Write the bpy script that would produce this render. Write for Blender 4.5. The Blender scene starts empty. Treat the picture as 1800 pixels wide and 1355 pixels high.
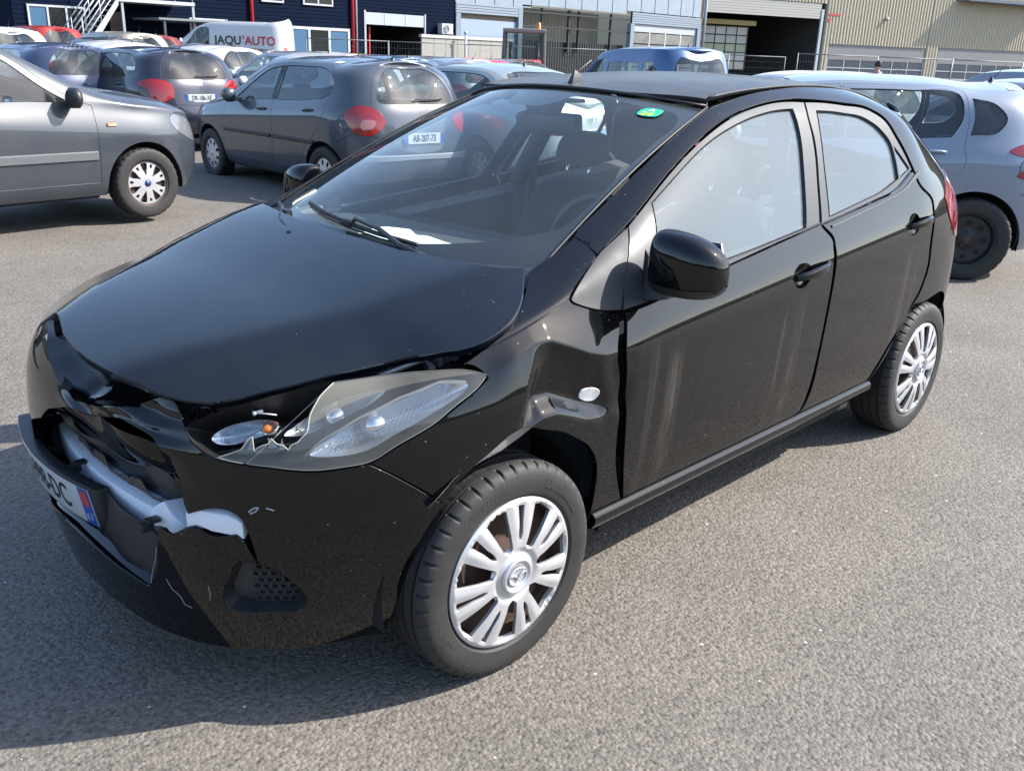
import bpy, bmesh, math, random, json
import numpy as np
from mathutils import Vector, Matrix, Quaternion
from mathutils.geometry import delaunay_2d_cdt
random.seed(7); R=math.radians
SC=bpy.context.scene; COL=SC.collection
# ---------------------------------------------------------------- camera, sky, sun, exposure
cam=bpy.data.cameras.new('camera'); cam.sensor_width=36; cam.lens=1605.20/1800*36; cam.clip_end=2000; cam.clip_start=.05
CAM=bpy.data.objects.new('camera',cam); COL.objects.link(CAM); SC.camera=CAM
yaw,pit,rol=R(44.3251),R(19.7243),R(1.9822)
f_=Vector((math.cos(pit)*math.cos(yaw),math.cos(pit)*math.sin(yaw),-math.sin(pit)))
r_=f_.cross(Vector((0,0,1))).normalized(); u_=r_.cross(f_)
r2=r_*math.cos(rol)+u_*math.sin(rol); u2=-r_*math.sin(rol)+u_*math.cos(rol)
CAM.matrix_world=Matrix((( r2.x,u2.x,-f_.x,-1.4599),(r2.y,u2.y,-f_.y,-2.2175),(r2.z,u2.z,-f_.z,1.5037),(0,0,0,1)))
SUN=Vector((.96,-.71,1.)).normalized()
W=bpy.data.worlds.new('World'); SC.world=W; W.use_nodes=True; nt=W.node_tree
sky=nt.nodes.new('ShaderNodeTexSky'); sky.sky_type='NISHITA'; sky.sun_disc=False
sky.sun_elevation=math.asin(SUN.z); sky.sun_rotation=math.atan2(SUN.x,SUN.y); sky.air_density=1.0; sky.dust_density=1.4; sky.ozone_density=2.0; sky.altitude=200
bg=nt.nodes['Background']; nt.links.new(sky.outputs[0],bg.inputs[0]); bg.inputs[1].default_value=.15
sl=bpy.data.lights.new('sun','SUN'); sl.energy=4.2; sl.angle=R(.53); sl.color=(1,.95,.87)
so=bpy.data.objects.new('sun',sl); COL.objects.link(so); so.rotation_euler=SUN.to_track_quat('Z','Y').to_euler(); so.location=(0,-10,20)
SC.view_settings.view_transform='Standard'; SC.view_settings.look='None'; SC.view_settings.exposure=1.33; SC.view_settings.gamma=1
SC.render.engine='CYCLES'; SC.cycles.max_bounces=8; SC.cycles.transparent_max_bounces=24; SC.cycles.glossy_bounces=4; SC.cycles.caustics_reflective=False; SC.cycles.caustics_refractive=False; SC.cycles.sample_clamp_indirect=6
# ---------------------------------------------------------------- materials
MATS={}
def N(nt,t,**k):
    n=nt.nodes.new(t)
    for a,b in k.items(): setattr(n,a,b)
    return n
def mat(name,col,rough=.5,metal=0,coat=0,spec=.5,emit=None,noise=0,nscale=40,bump=0,bscale=200,crough=.03,alpha=None,sheen=0):
    if name in MATS: return MATS[name]
    m=bpy.data.materials.new(name); m.use_nodes=True; t=m.node_tree; b=t.nodes['Principled BSDF']
    b.inputs['Base Color'].default_value=(*col,1); b.inputs['Roughness'].default_value=rough; b.inputs['Metallic'].default_value=metal
    b.inputs['Coat Weight'].default_value=coat; b.inputs['Coat Roughness'].default_value=crough; b.inputs['Specular IOR Level'].default_value=spec
    if sheen: b.inputs['Sheen Weight'].default_value=sheen
    tc=N(t,'ShaderNodeTexCoord')
    if noise:
        n=N(t,'ShaderNodeTexNoise'); n.inputs['Scale'].default_value=nscale; n.inputs['Detail'].default_value=6
        t.links.new(tc.outputs['Object'],n.inputs['Vector'])
        mx=N(t,'ShaderNodeMix',data_type='RGBA'); mx.inputs[6].default_value=(*[c*(1-noise) for c in col],1); mx.inputs[7].default_value=(*[min(1,c*(1+noise)) for c in col],1)
        t.links.new(n.outputs[0],mx.inputs[0]); t.links.new(mx.outputs[2],b.inputs['Base Color'])
        mr=N(t,'ShaderNodeMapRange'); mr.inputs[3].default_value=max(0,rough-.12*noise*2); mr.inputs[4].default_value=min(1,rough+.12*noise*2)
        t.links.new(n.outputs[0],mr.inputs[0]); t.links.new(mr.outputs[0],b.inputs['Roughness'])
    if bump:
        n2=N(t,'ShaderNodeTexNoise'); n2.inputs['Scale'].default_value=bscale; n2.inputs['Detail'].default_value=3
        t.links.new(tc.outputs['Object'],n2.inputs['Vector']); bp=N(t,'ShaderNodeBump'); bp.inputs['Strength'].default_value=bump; bp.inputs['Distance'].default_value=.002
        t.links.new(n2.outputs[0],bp.inputs['Height']); t.links.new(bp.outputs[0],b.inputs['Normal'])
    if emit: b.inputs['Emission Color'].default_value=(*emit[:3],1); b.inputs['Emission Strength'].default_value=emit[3]
    MATS[name]=m; return m
def paint(name,col,metal=.0,dust=.12,dustcol=(.30,.27,.23),rough=.35,dscale=3.0,speck=True,streaks=()):
    """car paint: base under clear coat with a thin uneven film of road dust, small specks and fine scratches"""
    if name in MATS: return MATS[name]
    m=mat(name,col,rough,metal,.85,.5 if metal else .0,crough=.025); t=m.node_tree; b=t.nodes['Principled BSDF']; b.inputs['Coat IOR'].default_value=1.5 if name.startswith('black_paint') else 1.55; tc=N(t,'ShaderNodeTexCoord')
    n=N(t,'ShaderNodeTexNoise'); n.inputs['Scale'].default_value=dscale; n.inputs['Detail'].default_value=8; n.inputs['Roughness'].default_value=.65
    t.links.new(tc.outputs['Object'],n.inputs['Vector'])
    geo=N(t,'ShaderNodeNewGeometry'); sx=N(t,'ShaderNodeSeparateXYZ'); t.links.new(geo.outputs['Normal'],sx.inputs[0])
    up=N(t,'ShaderNodeMapRange'); up.inputs[1].default_value=-.1; up.inputs[2].default_value=.9; up.inputs[3].default_value=.45; up.inputs[4].default_value=1.0
    t.links.new(sx.outputs[2],up.inputs[0])
    nr=N(t,'ShaderNodeMapRange'); nr.inputs[1].default_value=.3; nr.inputs[2].default_value=.75; nr.inputs[3].default_value=.4*dust; nr.inputs[4].default_value=1.5*dust
    t.links.new(n.outputs[0],nr.inputs[0])
    mu=N(t,'ShaderNodeMath',operation='MULTIPLY'); t.links.new(up.outputs[0],mu.inputs[0]); t.links.new(nr.outputs[0],mu.inputs[1])
    fac=mu.outputs[0]
    if speck:
        v=N(t,'ShaderNodeTexVoronoi'); v.inputs['Scale'].default_value=60; t.links.new(tc.outputs['Object'],v.inputs['Vector'])
        vr=N(t,'ShaderNodeMapRange'); vr.inputs[1].default_value=.15; vr.inputs[2].default_value=.05; vr.inputs[3].default_value=0; vr.inputs[4].default_value=1
        t.links.new(v.outputs['Distance'],vr.inputs[0])
        vc=N(t,'ShaderNodeSeparateColor'); t.links.new(v.outputs['Color'],vc.inputs[0])
        vt=N(t,'ShaderNodeMath',operation='GREATER_THAN'); vt.inputs[1].default_value=.945; t.links.new(vc.outputs[0],vt.inputs[0])
        vm=N(t,'ShaderNodeMath',operation='MULTIPLY'); t.links.new(vr.outputs[0],vm.inputs[0]); t.links.new(vt.outputs[0],vm.inputs[1])
        vs=N(t,'ShaderNodeMath',operation='MULTIPLY'); vs.inputs[1].default_value=.55; t.links.new(vm.outputs[0],vs.inputs[0])
        ad=N(t,'ShaderNodeMath',operation='ADD',use_clamp=True); t.links.new(mu.outputs[0],ad.inputs[0]); t.links.new(vs.outputs[0],ad.inputs[1]); fac=ad.outputs[0]
    if streaks:
        # dried run-off below mirrors and handles: narrow uneven vertical smears (x, half width, z top, strength)
        pos=N(t,'ShaderNodeSeparateXYZ'); t.links.new(tc.outputs['Object'],pos.inputs[0])
        mp=N(t,'ShaderNodeMapping'); mp.inputs['Scale'].default_value=(38,38,1.3); t.links.new(tc.outputs['Object'],mp.inputs[0]); sn=N(t,'ShaderNodeTexNoise'); sn.inputs['Scale'].default_value=1.6; sn.inputs['Detail'].default_value=4; t.links.new(mp.outputs[0],sn.inputs['Vector'])
        for (sx_,sw,szt,ss) in streaks:
            d=N(t,'ShaderNodeMath',operation='SUBTRACT'); d.inputs[1].default_value=sx_; t.links.new(pos.outputs[0],d.inputs[0]); ab=N(t,'ShaderNodeMath',operation='ABSOLUTE'); t.links.new(d.outputs[0],ab.inputs[0])
            a=N(t,'ShaderNodeMapRange',interpolation_type='SMOOTHSTEP'); a.inputs[1].default_value=0; a.inputs[2].default_value=sw; a.inputs[3].default_value=1; a.inputs[4].default_value=0; t.links.new(ab.outputs[0],a.inputs[0])
            zt=N(t,'ShaderNodeMapRange',interpolation_type='SMOOTHSTEP'); zt.inputs[1].default_value=szt; zt.inputs[2].default_value=szt-.12; t.links.new(pos.outputs[2],zt.inputs[0])
            zb=N(t,'ShaderNodeMapRange'); zb.inputs[1].default_value=.30; zb.inputs[2].default_value=.6; zb.inputs[3].default_value=.25; t.links.new(pos.outputs[2],zb.inputs[0])
            nn_=N(t,'ShaderNodeMapRange'); nn_.inputs[1].default_value=.35; nn_.inputs[2].default_value=.7; nn_.inputs[3].default_value=.1*ss; nn_.inputs[4].default_value=ss; t.links.new(sn.outputs[0],nn_.inputs[0])
            p=a.outputs[0]
            for q in (zt,zb,nn_):
                m_=N(t,'ShaderNodeMath',operation='MULTIPLY'); t.links.new(p,m_.inputs[0]); t.links.new(q.outputs[0],m_.inputs[1]); p=m_.outputs[0]
            ad=N(t,'ShaderNodeMath',operation='ADD',use_clamp=True); t.links.new(fac,ad.inputs[0]); t.links.new(p,ad.inputs[1]); fac=ad.outputs[0]
    mx=N(t,'ShaderNodeMix',data_type='RGBA'); mx.inputs[6].default_value=(*col,1); mx.inputs[7].default_value=(*dustcol,1)
    t.links.new(fac,mx.inputs[0]); t.links.new(mx.outputs[2],b.inputs['Base Color'])
    # dust dulls the coat
    cw=N(t,'ShaderNodeMapRange'); cw.inputs[1].default_value=0; cw.inputs[2].default_value=.5; cw.inputs[3].default_value=.9; cw.inputs[4].default_value=.35
    t.links.new(fac,cw.inputs[0]); t.links.new(cw.outputs[0],b.inputs['Coat Weight'])
    cr=N(t,'ShaderNodeMapRange'); cr.inputs[1].default_value=0; cr.inputs[2].default_value=.3; cr.inputs[3].default_value=.02; cr.inputs[4].default_value=.16
    t.links.new(fac,cr.inputs[0]); t.links.new(cr.outputs[0],b.inputs['Coat Roughness'])
    return m
def glassmat(name,tint=(.8,.86,.84),dust=.1,dustcol=(.55,.58,.58),refl=1.0,ior=1.5,dvar=.5):
    """thin pane: tinted see-through, sharp reflection by angle, and an uneven film of dust"""
    if name in MATS: return MATS[name]
    m=bpy.data.materials.new(name); m.use_nodes=True; t=m.node_tree; t.nodes.remove(t.nodes['Principled BSDF']); o=t.nodes['Material Output']
    tr=N(t,'ShaderNodeBsdfTransparent'); tr.inputs[0].default_value=(*tint,1)
    gl=N(t,'ShaderNodeBsdfAnisotropic') if False else N(t,'ShaderNodeBsdfGlossy'); gl.inputs['Roughness'].default_value=.01; gl.inputs['Color'].default_value=(refl,refl,refl,1)
    fr=N(t,'ShaderNodeFresnel'); gb=N(t,'ShaderNodeNewGeometry'); im_=N(t,'ShaderNodeMapRange'); im_.inputs[3].default_value=ior; im_.inputs[4].default_value=1/ior; t.links.new(gb.outputs['Backfacing'],im_.inputs[0]); t.links.new(im_.outputs[0],fr.inputs[0])
    m1=N(t,'ShaderNodeMixShader'); t.links.new(fr.outputs[0],m1.inputs[0]); t.links.new(tr.outputs[0],m1.inputs[1]); t.links.new(gl.outputs[0],m1.inputs[2])
    df=N(t,'ShaderNodeBsdfDiffuse'); df.inputs[0].default_value=(*dustcol,1)
    tc=N(t,'ShaderNodeTexCoord'); n=N(t,'ShaderNodeTexNoise'); n.inputs['Scale'].default_value=2.5; n.inputs['Detail'].default_value=7; t.links.new(tc.outputs['Object'],n.inputs['Vector'])
    mr=N(t,'ShaderNodeMapRange'); mr.inputs[1].default_value=.3; mr.inputs[2].default_value=.7; mr.inputs[3].default_value=dust*(1-dvar); mr.inputs[4].default_value=dust*(1+dvar)
    t.links.new(n.outputs[0],mr.inputs[0])
    m2=N(t,'ShaderNodeMixShader'); t.links.new(mr.outputs[0],m2.inputs[0]); t.links.new(m1.outputs[0],m2.inputs[1]); t.links.new(df.outputs[0],m2.inputs[2])
    t.links.new(m2.outputs[0],o.inputs[0]); MATS[name]=m; return m
# ---------------------------------------------------------------- scene graph helpers
def link(name,me,m=None,parent=None,smooth=True,label=None):
    o=bpy.data.objects.new(name,me); COL.objects.link(o)
    if m is not None: me.materials.append(m)
    if parent is not None: o.parent=parent
    if smooth: me.shade_smooth()
    if label: o['label']=label
    return o
def root(name,label,cat,loc=(0,0,0),rz=0,group=None):
    o=bpy.data.objects.new(name,None); COL.objects.link(o); o.location=loc; o.rotation_euler=(0,0,rz); o.empty_display_size=.2
    o['label']=label; o['category']=cat
    if group: o['group']=group
    return o
def tag(o,label,cat,group=None,kind=None):
    if kind: o['kind']=kind
    else: o['label']=label; o['category']=cat
    if group: o['group']=group
    return o
def kids(o): return [c for c in bpy.data.objects if c.parent==o]
def dup(o,loc=None,rz=None,label=None,swap=None,parent=None):
    """copy a thing with its parts and sub-parts, sharing mesh data; swap = {old material name: new material}"""
    def rec(s,par):
        c=s.copy(); COL.objects.link(c); c.parent=par
        if swap and c.type=='MESH':
            for i,ms in enumerate(c.material_slots):
                mn_=ms.material.name if ms.material else ''
                if mn_ in swap: ms.link='OBJECT'; ms.material=swap[mn_]
        for k in KID.get(s.name,()): rec(k,c)
        return c
    r=rec(o,parent)
    if loc is not None: r.location=loc
    if rz is not None: r.rotation_euler=(0,0,rz)
    if label: r['label']=label
    return r
KID={}
def index_kids():
    KID.clear()
    for c in bpy.data.objects:
        if c.parent: KID.setdefault(c.parent.name,[]).append(c)
def mesh(name,V,F):
    me=bpy.data.meshes.new(name); me.from_pydata([tuple(map(float,v)) for v in V],[],[tuple(int(i) for i in f) for f in F]); me.update(); return me
def grid(fn,us,vs,name='sheet'):
    U,V=np.meshgrid(us,vs,indexing='ij'); P=fn(U.ravel(),V.ravel()); nu,nv=len(us),len(vs)
    F=[(i*nv+j,(i+1)*nv+j,(i+1)*nv+j+1,i*nv+j+1) for i in range(nu-1) for j in range(nv-1)]
    return P,F
class MB:
    """collects simple solids into one mesh"""
    def __init__(s): s.V=[]; s.F=[]
    def add(s,V,F):
        n=len(s.V); s.V+= [tuple(map(float,v)) for v in V]; s.F+=[tuple(int(i)+n for i in f) for f in F]; return s
    def box(s,a,b,rot=None,piv=None):
        x0,y0,z0=a; x1,y1,z1=b
        V=[Vector(v) for v in ((x0,y0,z0),(x1,y0,z0),(x1,y1,z0),(x0,y1,z0),(x0,y0,z1),(x1,y0,z1),(x1,y1,z1),(x0,y1,z1))]
        if rot is not None:
            p=Vector(piv) if piv else (Vector(a)+Vector(b))/2
            V=[rot@(v-p)+p for v in V]
        return s.add(V,[(0,3,2,1),(4,5,6,7),(0,1,5,4),(1,2,6,5),(2,3,7,6),(3,0,4,7)])
    def tube(s,pts,r,n=8,cap=True,r2=None):
        pts=[Vector(p) for p in pts]; rings=[]; up=None
        for i,p in enumerate(pts):
            d=(pts[min(i+1,len(pts)-1)]-pts[max(i-1,0)]).normalized()
            if up is None: up=d.orthogonal().normalized()
            up=(up-d*up.dot(d)).normalized(); sd=d.cross(up)
            rr=r if r2 is None else r+(r2-r)*i/(len(pts)-1)
            rings.append([p+(up*math.cos(2*math.pi*k/n)+sd*math.sin(2*math.pi*k/n))*rr for k in range(n)])
        V=[v for g in rings for v in g]; F=[]
        for i in range(len(pts)-1):
            for k in range(n): F.append((i*n+k,i*n+(k+1)%n,(i+1)*n+(k+1)%n,(i+1)*n+k))
        if cap: F.append(tuple(range(n))[::-1]); F.append(tuple((len(pts)-1)*n+k for k in range(n)))
        return s.add(V,F)
    def lathe(s,prof,n=32,axis='y',c=(0,0,0),a0=0,a1=2*math.pi):
        """profile of (radius, along-axis)"""
        V=[];F=[]; full=abs(a1-a0-2*math.pi)<1e-6; m=n if full else n+1
        for k in range(m):
            a=a0+(a1-a0)*k/n
            for r,h in prof:
                p=(r*math.cos(a),h,r*math.sin(a)) if axis=='y' else ((r*math.cos(a),r*math.sin(a),h) if axis=='z' else (h,r*math.cos(a),r*math.sin(a)))
                V.append((p[0]+c[0],p[1]+c[1],p[2]+c[2]))
        q=len(prof)
        for k in range(n):
            k2=(k+1)%m
            for j in range(q-1): F.append((k*q+j,k*q+j+1,k2*q+j+1,k2*q+j))
        return s.add(V,F)
    def prism(s,poly,fn0,fn1):
        """polygon (2d) between two mappings"""
        n=len(poly); V=[fn0(*p) for p in poly]+[fn1(*p) for p in poly]
        return s.add(V,[tuple(range(n))[::-1],tuple(range(n,2*n))]+[(i,(i+1)%n,n+(i+1)%n,n+i) for i in range(n)])
    def build(s,name,m,parent=None,smooth=False,label=None,bevel=0,angle=None):
        me=mesh(name,s.V,s.F)
        bm=bmesh.new(); bm.from_mesh(me); bmesh.ops.recalc_face_normals(bm,faces=bm.faces)
        if bevel: bmesh.ops.bevel(bm,geom=[e for e in bm.edges if len(e.link_faces)==2 and e.calc_face_angle(0)>.5],offset=bevel,segments=2,affect='EDGES',profile=.6,clamp_overlap=True)
        bm.to_mesh(me); bm.free()
        if angle is not None or bevel:
            me.shade_smooth(); me.set_sharp_from_angle(angle=R(angle or 35)); return link(name,me,m,parent,False,label)
        return link(name,me,m,parent,smooth,label)
# ---------------------------------------------------------------- trimmed surface panels
def spline(pts,step):
    """closed outline; pts (u,v,corner); centripetal-ish Catmull-Rom between corners, resampled to step"""
    n=len(pts); P=[np.array(p[:2],float) for p in pts]; C=[bool(p[2]) if len(p)>2 else False for p in pts]; out=[]
    for i in range(n):
        a,b=P[i],P[(i+1)%n]
        p0=a if C[i] else P[i-1]; p3=b if C[(i+1)%n] else P[(i+2)%n]
        L=np.linalg.norm(b-a)
        if L<1e-9: continue
        k=max(1,int(round(L/step)))
        l0=max(np.linalg.norm(a-p0),1e-9); l3=max(np.linalg.norm(p3-b),1e-9)
        m1=(b-a) if C[i] else ((b-a)/L*l0+(a-p0)/l0*L)/(l0+L)*L
        m2=(b-a) if C[(i+1)%n] else ((b-a)/L*l3+(p3-b)/l3*L)/(l3+L)*L
        for j in range(k):
            t=j/k; h=2*t**3-3*t*t+1,t**3-2*t*t+t,-2*t**3+3*t*t,t**3-t*t
            out.append(h[0]*a+h[1]*m1+h[2]*b+h[3]*m2)
    return np.array(out)
def inpoly(P,poly):
    x,y=P[:,0],P[:,1]; r=np.zeros(len(P),bool); n=len(poly); j=n-1
    for i in range(n):
        a,b=poly[i],poly[j]; c=(a[1]>y)!=(b[1]>y)
        if abs(b[1]-a[1])>1e-12: r^=c&(x<(b[0]-a[0])*(y-a[1])/(b[1]-a[1])+a[0])
        j=i
    return r
def cdt(outer,holes,step):
    loops=[outer]+holes; V=[];E=[]
    for L in loops:
        n0=len(V); V+= [tuple(p) for p in L]; E+=[(n0+i,n0+(i+1)%len(L)) for i in range(len(L))]
    mn=outer.min(0); mx=outer.max(0)
    xs=np.arange(mn[0],mx[0]+step,step); ys=np.arange(mn[1],mx[1]+step*.87,step*.87)
    G=np.array([(x+(step/2 if j%2 else 0),y) for j,y in enumerate(ys) for x in xs])
    ok=inpoly(G,outer)
    for h in holes: ok&=~inpoly(G,h)
    G=G[ok]
    B=np.array(V)
    if len(G):
        keep=np.ones(len(G),bool)
        for c in range(0,len(G),4000):
            g=G[c:c+4000]; d=((g[:,None,:]-B[None])**2).sum(2).min(1); keep[c:c+4000]=d>(step*.55)**2
        G=G[keep]
    V2=[Vector(p) for p in V]+[Vector(p) for p in G]
    vo,eo,fo,_,_,_=delaunay_2d_cdt(V2,E,[],0,1e-7)
    vo=np.array([tuple(p) for p in vo]); fo=[f for f in fo]
    c=np.array([vo[list(f)].mean(0) for f in fo]); ok=inpoly(c,outer)
    for h in holes: ok&=~inpoly(c,h)
    return vo,[tuple(f) for f,k in zip(fo,ok) if k]
def patch(name,fn,outer,m,parent,holes=(),step=.02,sv=1.0,gap=.0015,thick=.012,off=0.0,flip=False,rawpoly=False,label=None,chamfer=.0012,post=None,bstep=None):
    """piece of the surface fn(u,v) cut along an outline, with turned-in edges of real thickness. sv scales v to metres; off moves it along the normal"""
    S=np.array([1,sv])
    def prep(L):
        if rawpoly: return np.array([p[:2] for p in L],float)*S
        return spline([(p[0],p[1]*sv,p[2] if len(p)>2 else 0) for p in L],bstep or step*.8)
    O=prep(outer); H=[prep(h) for h in holes]
    vo,F=cdt(O,H,step)
    e=.0015
    P=fn(vo[:,0],vo[:,1]/sv)
    Pu=fn(vo[:,0]+e,vo[:,1]/sv)-fn(vo[:,0]-e,vo[:,1]/sv); Pv=fn(vo[:,0],vo[:,1]/sv+e)-fn(vo[:,0],vo[:,1]/sv-e)
    Nn=np.cross(Pu,Pv); Nn/=np.maximum(np.linalg.norm(Nn,axis=1,keepdims=True),1e-12)
    if flip: Nn=-Nn; F=[f[::-1] for f in F]
    # faces from cdt are ccw in (u,v) so their normal is Pu x Pv
    P=P+Nn*off
    cnt={}
    for f in F:
        for i in range(len(f)): cnt[(f[i],f[(i+1)%len(f)])]=1
    bd=[(a,b) for (a,b) in cnt if (b,a) not in cnt]
    nx={a:b for a,b in bd}; pv={b:a for a,b in bd}
    bv=list(nx); V=[p for p in P]; sharp=[]
    inw={}
    for a in bv:
        t=P[nx[a]]-P[pv[a]] if a in pv else P[nx[a]]-P[a]
        d=np.cross(Nn[a],t); L=np.linalg.norm(d); inw[a]=d/L if L>1e-12 else np.zeros(3)
    if flip is None: pass
    for a in bv: V[a]=P[a]+inw[a]*(gap+chamfer)
    if thick>0:
        r1={};r2={}
        for a in bv:
            r1[a]=len(V); V.append(P[a]+inw[a]*gap-Nn[a]*chamfer)
            r2[a]=len(V); V.append(P[a]+inw[a]*gap-Nn[a]*thick)
        for a,b in bd:
            F.append((b,a,r1[a],r1[b])); F.append((r1[b],r1[a],r2[a],r2[b])); sharp+=[(a,b),(r1[a],r1[b])]
    V=np.array(V)
    if post is not None: V=post(V)
    me=mesh(name,V,F)
    me.shade_smooth()
    if sharp:
        ss={(min(a,b),max(a,b)) for a,b in sharp}
        at=me.attributes.new('sharp_edge','BOOLEAN','EDGE')
        ev=np.empty(len(me.edges)*2,int); me.edges.foreach_get('vertices',ev); ev=ev.reshape(-1,2)
        at.data.foreach_set('value',[ (min(a,b),max(a,b)) in ss for a,b in ev.tolist()])
    return link(name,me,m,parent,False,label)
def mirror(o,name=None,parent=None):
    """a copy of a part for the car's other side"""
    me=o.data.copy(); n=len(me.vertices); c=np.empty(n*3); me.vertices.foreach_get('co',c); c=c.reshape(-1,3); c[:,1]*=-1; me.vertices.foreach_set('co',c.ravel()); me.flip_normals(); me.update()
    q=bpy.data.objects.new(name or o.name.split('.')[0],me); COL.objects.link(q); q.parent=parent or o.parent; return q
_TXT={}
def text_geo(s,size,ext=0.0,bold=0.0,w=1.0):
    k=(s,size,ext,bold,w)
    if k in _TXT: return _TXT[k]
    cu=bpy.data.curves.new('t','FONT'); cu.body=s; cu.size=size; cu.extrude=ext; cu.offset=bold; cu.align_x='CENTER'; cu.align_y='CENTER'; cu.resolution_u=3
    o=bpy.data.objects.new('t',cu); COL.objects.link(o); dg=bpy.context.evaluated_depsgraph_get(); me=o.evaluated_get(dg).to_mesh()
    V=np.array([tuple(v.co) for v in me.vertices]); F=[tuple(p.vertices) for p in me.polygons]
    o.evaluated_get(dg).to_mesh_clear(); bpy.data.objects.remove(o); bpy.data.curves.remove(cu)
    if len(V): V[:,0]*=w
    _TXT[k]=(V,F); return V,F
def lettering(name,s,size,m,parent,origin,right,up,ext=.0004,bold=0,w=1,mapper=None,label=None):
    V,F=text_geo(s,size,ext,bold,w)
    if not len(V): return None
    r=np.array(right,float); r/=np.linalg.norm(r); u=np.array(up,float); u/=np.linalg.norm(u); n=np.cross(r,u); o=np.array(origin,float)
    P=o+V[:,:1]*r+V[:,1:2]*u+V[:,2:3]*n
    if mapper is not None: P=mapper(V)
    return link(name,mesh(name,P,F),m,parent,False,label)

# ---- body surfaces of the damaged hatchback
def smooth(a,b,x):
    t=np.clip((x-a)/(b-a),0,1); return t*t*(3-2*t)
def bspline(P,t):
    """uniform cubic b-spline with doubled ends along axis 0; t in [0,1]"""
    P=np.asarray(P,float); n=len(P)
    Q=np.concatenate([2*P[:1]-P[1:2],P,2*P[-1:]-P[-2:-1]])
    s=np.clip(t,0,1)*(n-1); i=np.minimum(s.astype(int),n-2); f=s-i
    f=f.reshape(f.shape+(1,)*(P.ndim-1))
    b0=(1-f)**3/6; b1=(3*f**3-6*f**2+4)/6; b2=(-3*f**3+3*f**2+3*f+1)/6; b3=f**3/6
    return b0*Q[i]+b1*Q[i+1]+b2*Q[i+2]+b3*Q[i+3]
NL=12
def _side_levels(x):
    zc=.782+(x-.38)*.086
    zb=np.interp(x,[.2,.45,.98,1.48,1.8,2.06,2.3],[.93,.905,.93,.975,1.015,1.055,1.09])
    # top curve
    yt=np.interp(x,[.2,.45,.8,1.10,1.3,2.1,2.35],[.643,.622,.57,.522,.515,.51,.50])
    zt=np.interp(x,[.2,.45,.8,1.10,1.35,1.65,1.95,2.15,2.35],[.995,1.095,1.255,1.378,1.42,1.443,1.440,1.425,1.385])
    w=smooth(.2,.5,x)
    zb2=min(zb,zt-.07)
    ib=(.008+.42*(zb2-zc-.03))*w+.075*(1-w)
    zm=(zc+.03+zb2)/2
    L=[(.20,.110),(.285,.050),(.40,.030),(.54,.010),(zc-.075,.001),(zc-.015,0),(zc+.028,.008),(zm,(.008+ib)/2*w+.032*(1-w))]
    L.append((zb2,ib))
    zf=zt-.045
    yf=.848-ib-(zf-zb2)*.52
    yf=max(yf,yt+.055)
    L.append(((zb2+zf)/2,(ib+.848-yf)/2-.012*w))
    L.append((zf,.848-yf))
    L.append((zt,.848-yt))
    return L
_F={0:_side_levels(.2),
 35:[(.175,.10),(.285,.05),(.40,.025),(.52,.008),(.62,0),(.70,.004),(.74,.012),(.77,.025),(.80,.045),(.82,.065),(.835,.087),(.845,.11)],
 65:[(.165,.045),(.285,.02),(.38,.01),(.47,.005),(.55,0),(.62,.004),(.67,.012),(.70,.022),(.73,.036),(.755,.053),(.775,.07),(.79,.09)],
 90:[(.165,.04),(.285,.015),(.37,.008),(.45,.004),(.53,0),(.60,.004),(.65,.008),(.68,.014),(.71,.024),(.735,.034),(.76,.045),(.78,.06)]}
_R={0:_side_levels(2.3),
 30:[(.22,.11),(.30,.05),(.40,.03),(.55,.012),(.68,.01),(.80,.015),(.92,.03),(1.0,.05),(1.08,.10),(1.16,.17),(1.24,.25),(1.33,.34)],
 60:[(.24,.09),(.32,.04),(.42,.02),(.55,.01),(.66,.02),(.78,.05),(.90,.07),(1.0,.10),(1.10,.16),(1.2,.22),(1.3,.29),(1.40,.38)],
 90:[(.24,.09),(.32,.04),(.42,.02),(.55,.01),(.66,.02),(.78,.05),(.90,.07),(1.0,.10),(1.10,.14),(1.2,.18),(1.3,.24),(1.42,.32)]}
def _se(th,a,b,n):
    s,c=abs(math.sin(th)),abs(math.cos(th))
    return ((s/a)**n+(c/b)**n)**(-1/n)
def _lev(T,deg):
    ks=sorted(T); A=np.array([T[k] for k in ks])
    out=np.zeros((NL,2))
    for i in range(NL):
        for j in range(2):
            # smooth (cosine free) cubic through keys via pchip-like linear blend
            out[i,j]=np.interp(deg,ks,A[:,i,j])
    return out
NET=[];US=[]
XC,RX=.2,2.3
for deg in list(range(90,0,-9)):
    th=math.radians(deg); r=_se(th,.965,.848,2.7); NET.append([(XC-(r-d)*math.sin(th),-(r-d)*math.cos(th),z) for z,d in _lev(_F,deg)]); US.append(XC-th*.92)
for x in np.linspace(.2,2.3,15):
    NET.append([(x,-(.848-d),z) for z,d in _side_levels(x)]); US.append(x)
for deg in range(10,91,10):
    th=math.radians(deg); r=_se(th,.82,.848,3.5); NET.append([(RX+(r-d)*math.sin(th),-(r-d)*math.cos(th),z) for z,d in _lev(_R,deg)]); US.append(RX+th*.92)
NET=np.array(NET); US=np.array(US)
U0,U1=US[0],US[-1]
def _dentfn(u,v,P):
    """collision damage: displacements on the front left"""
    return P
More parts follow.
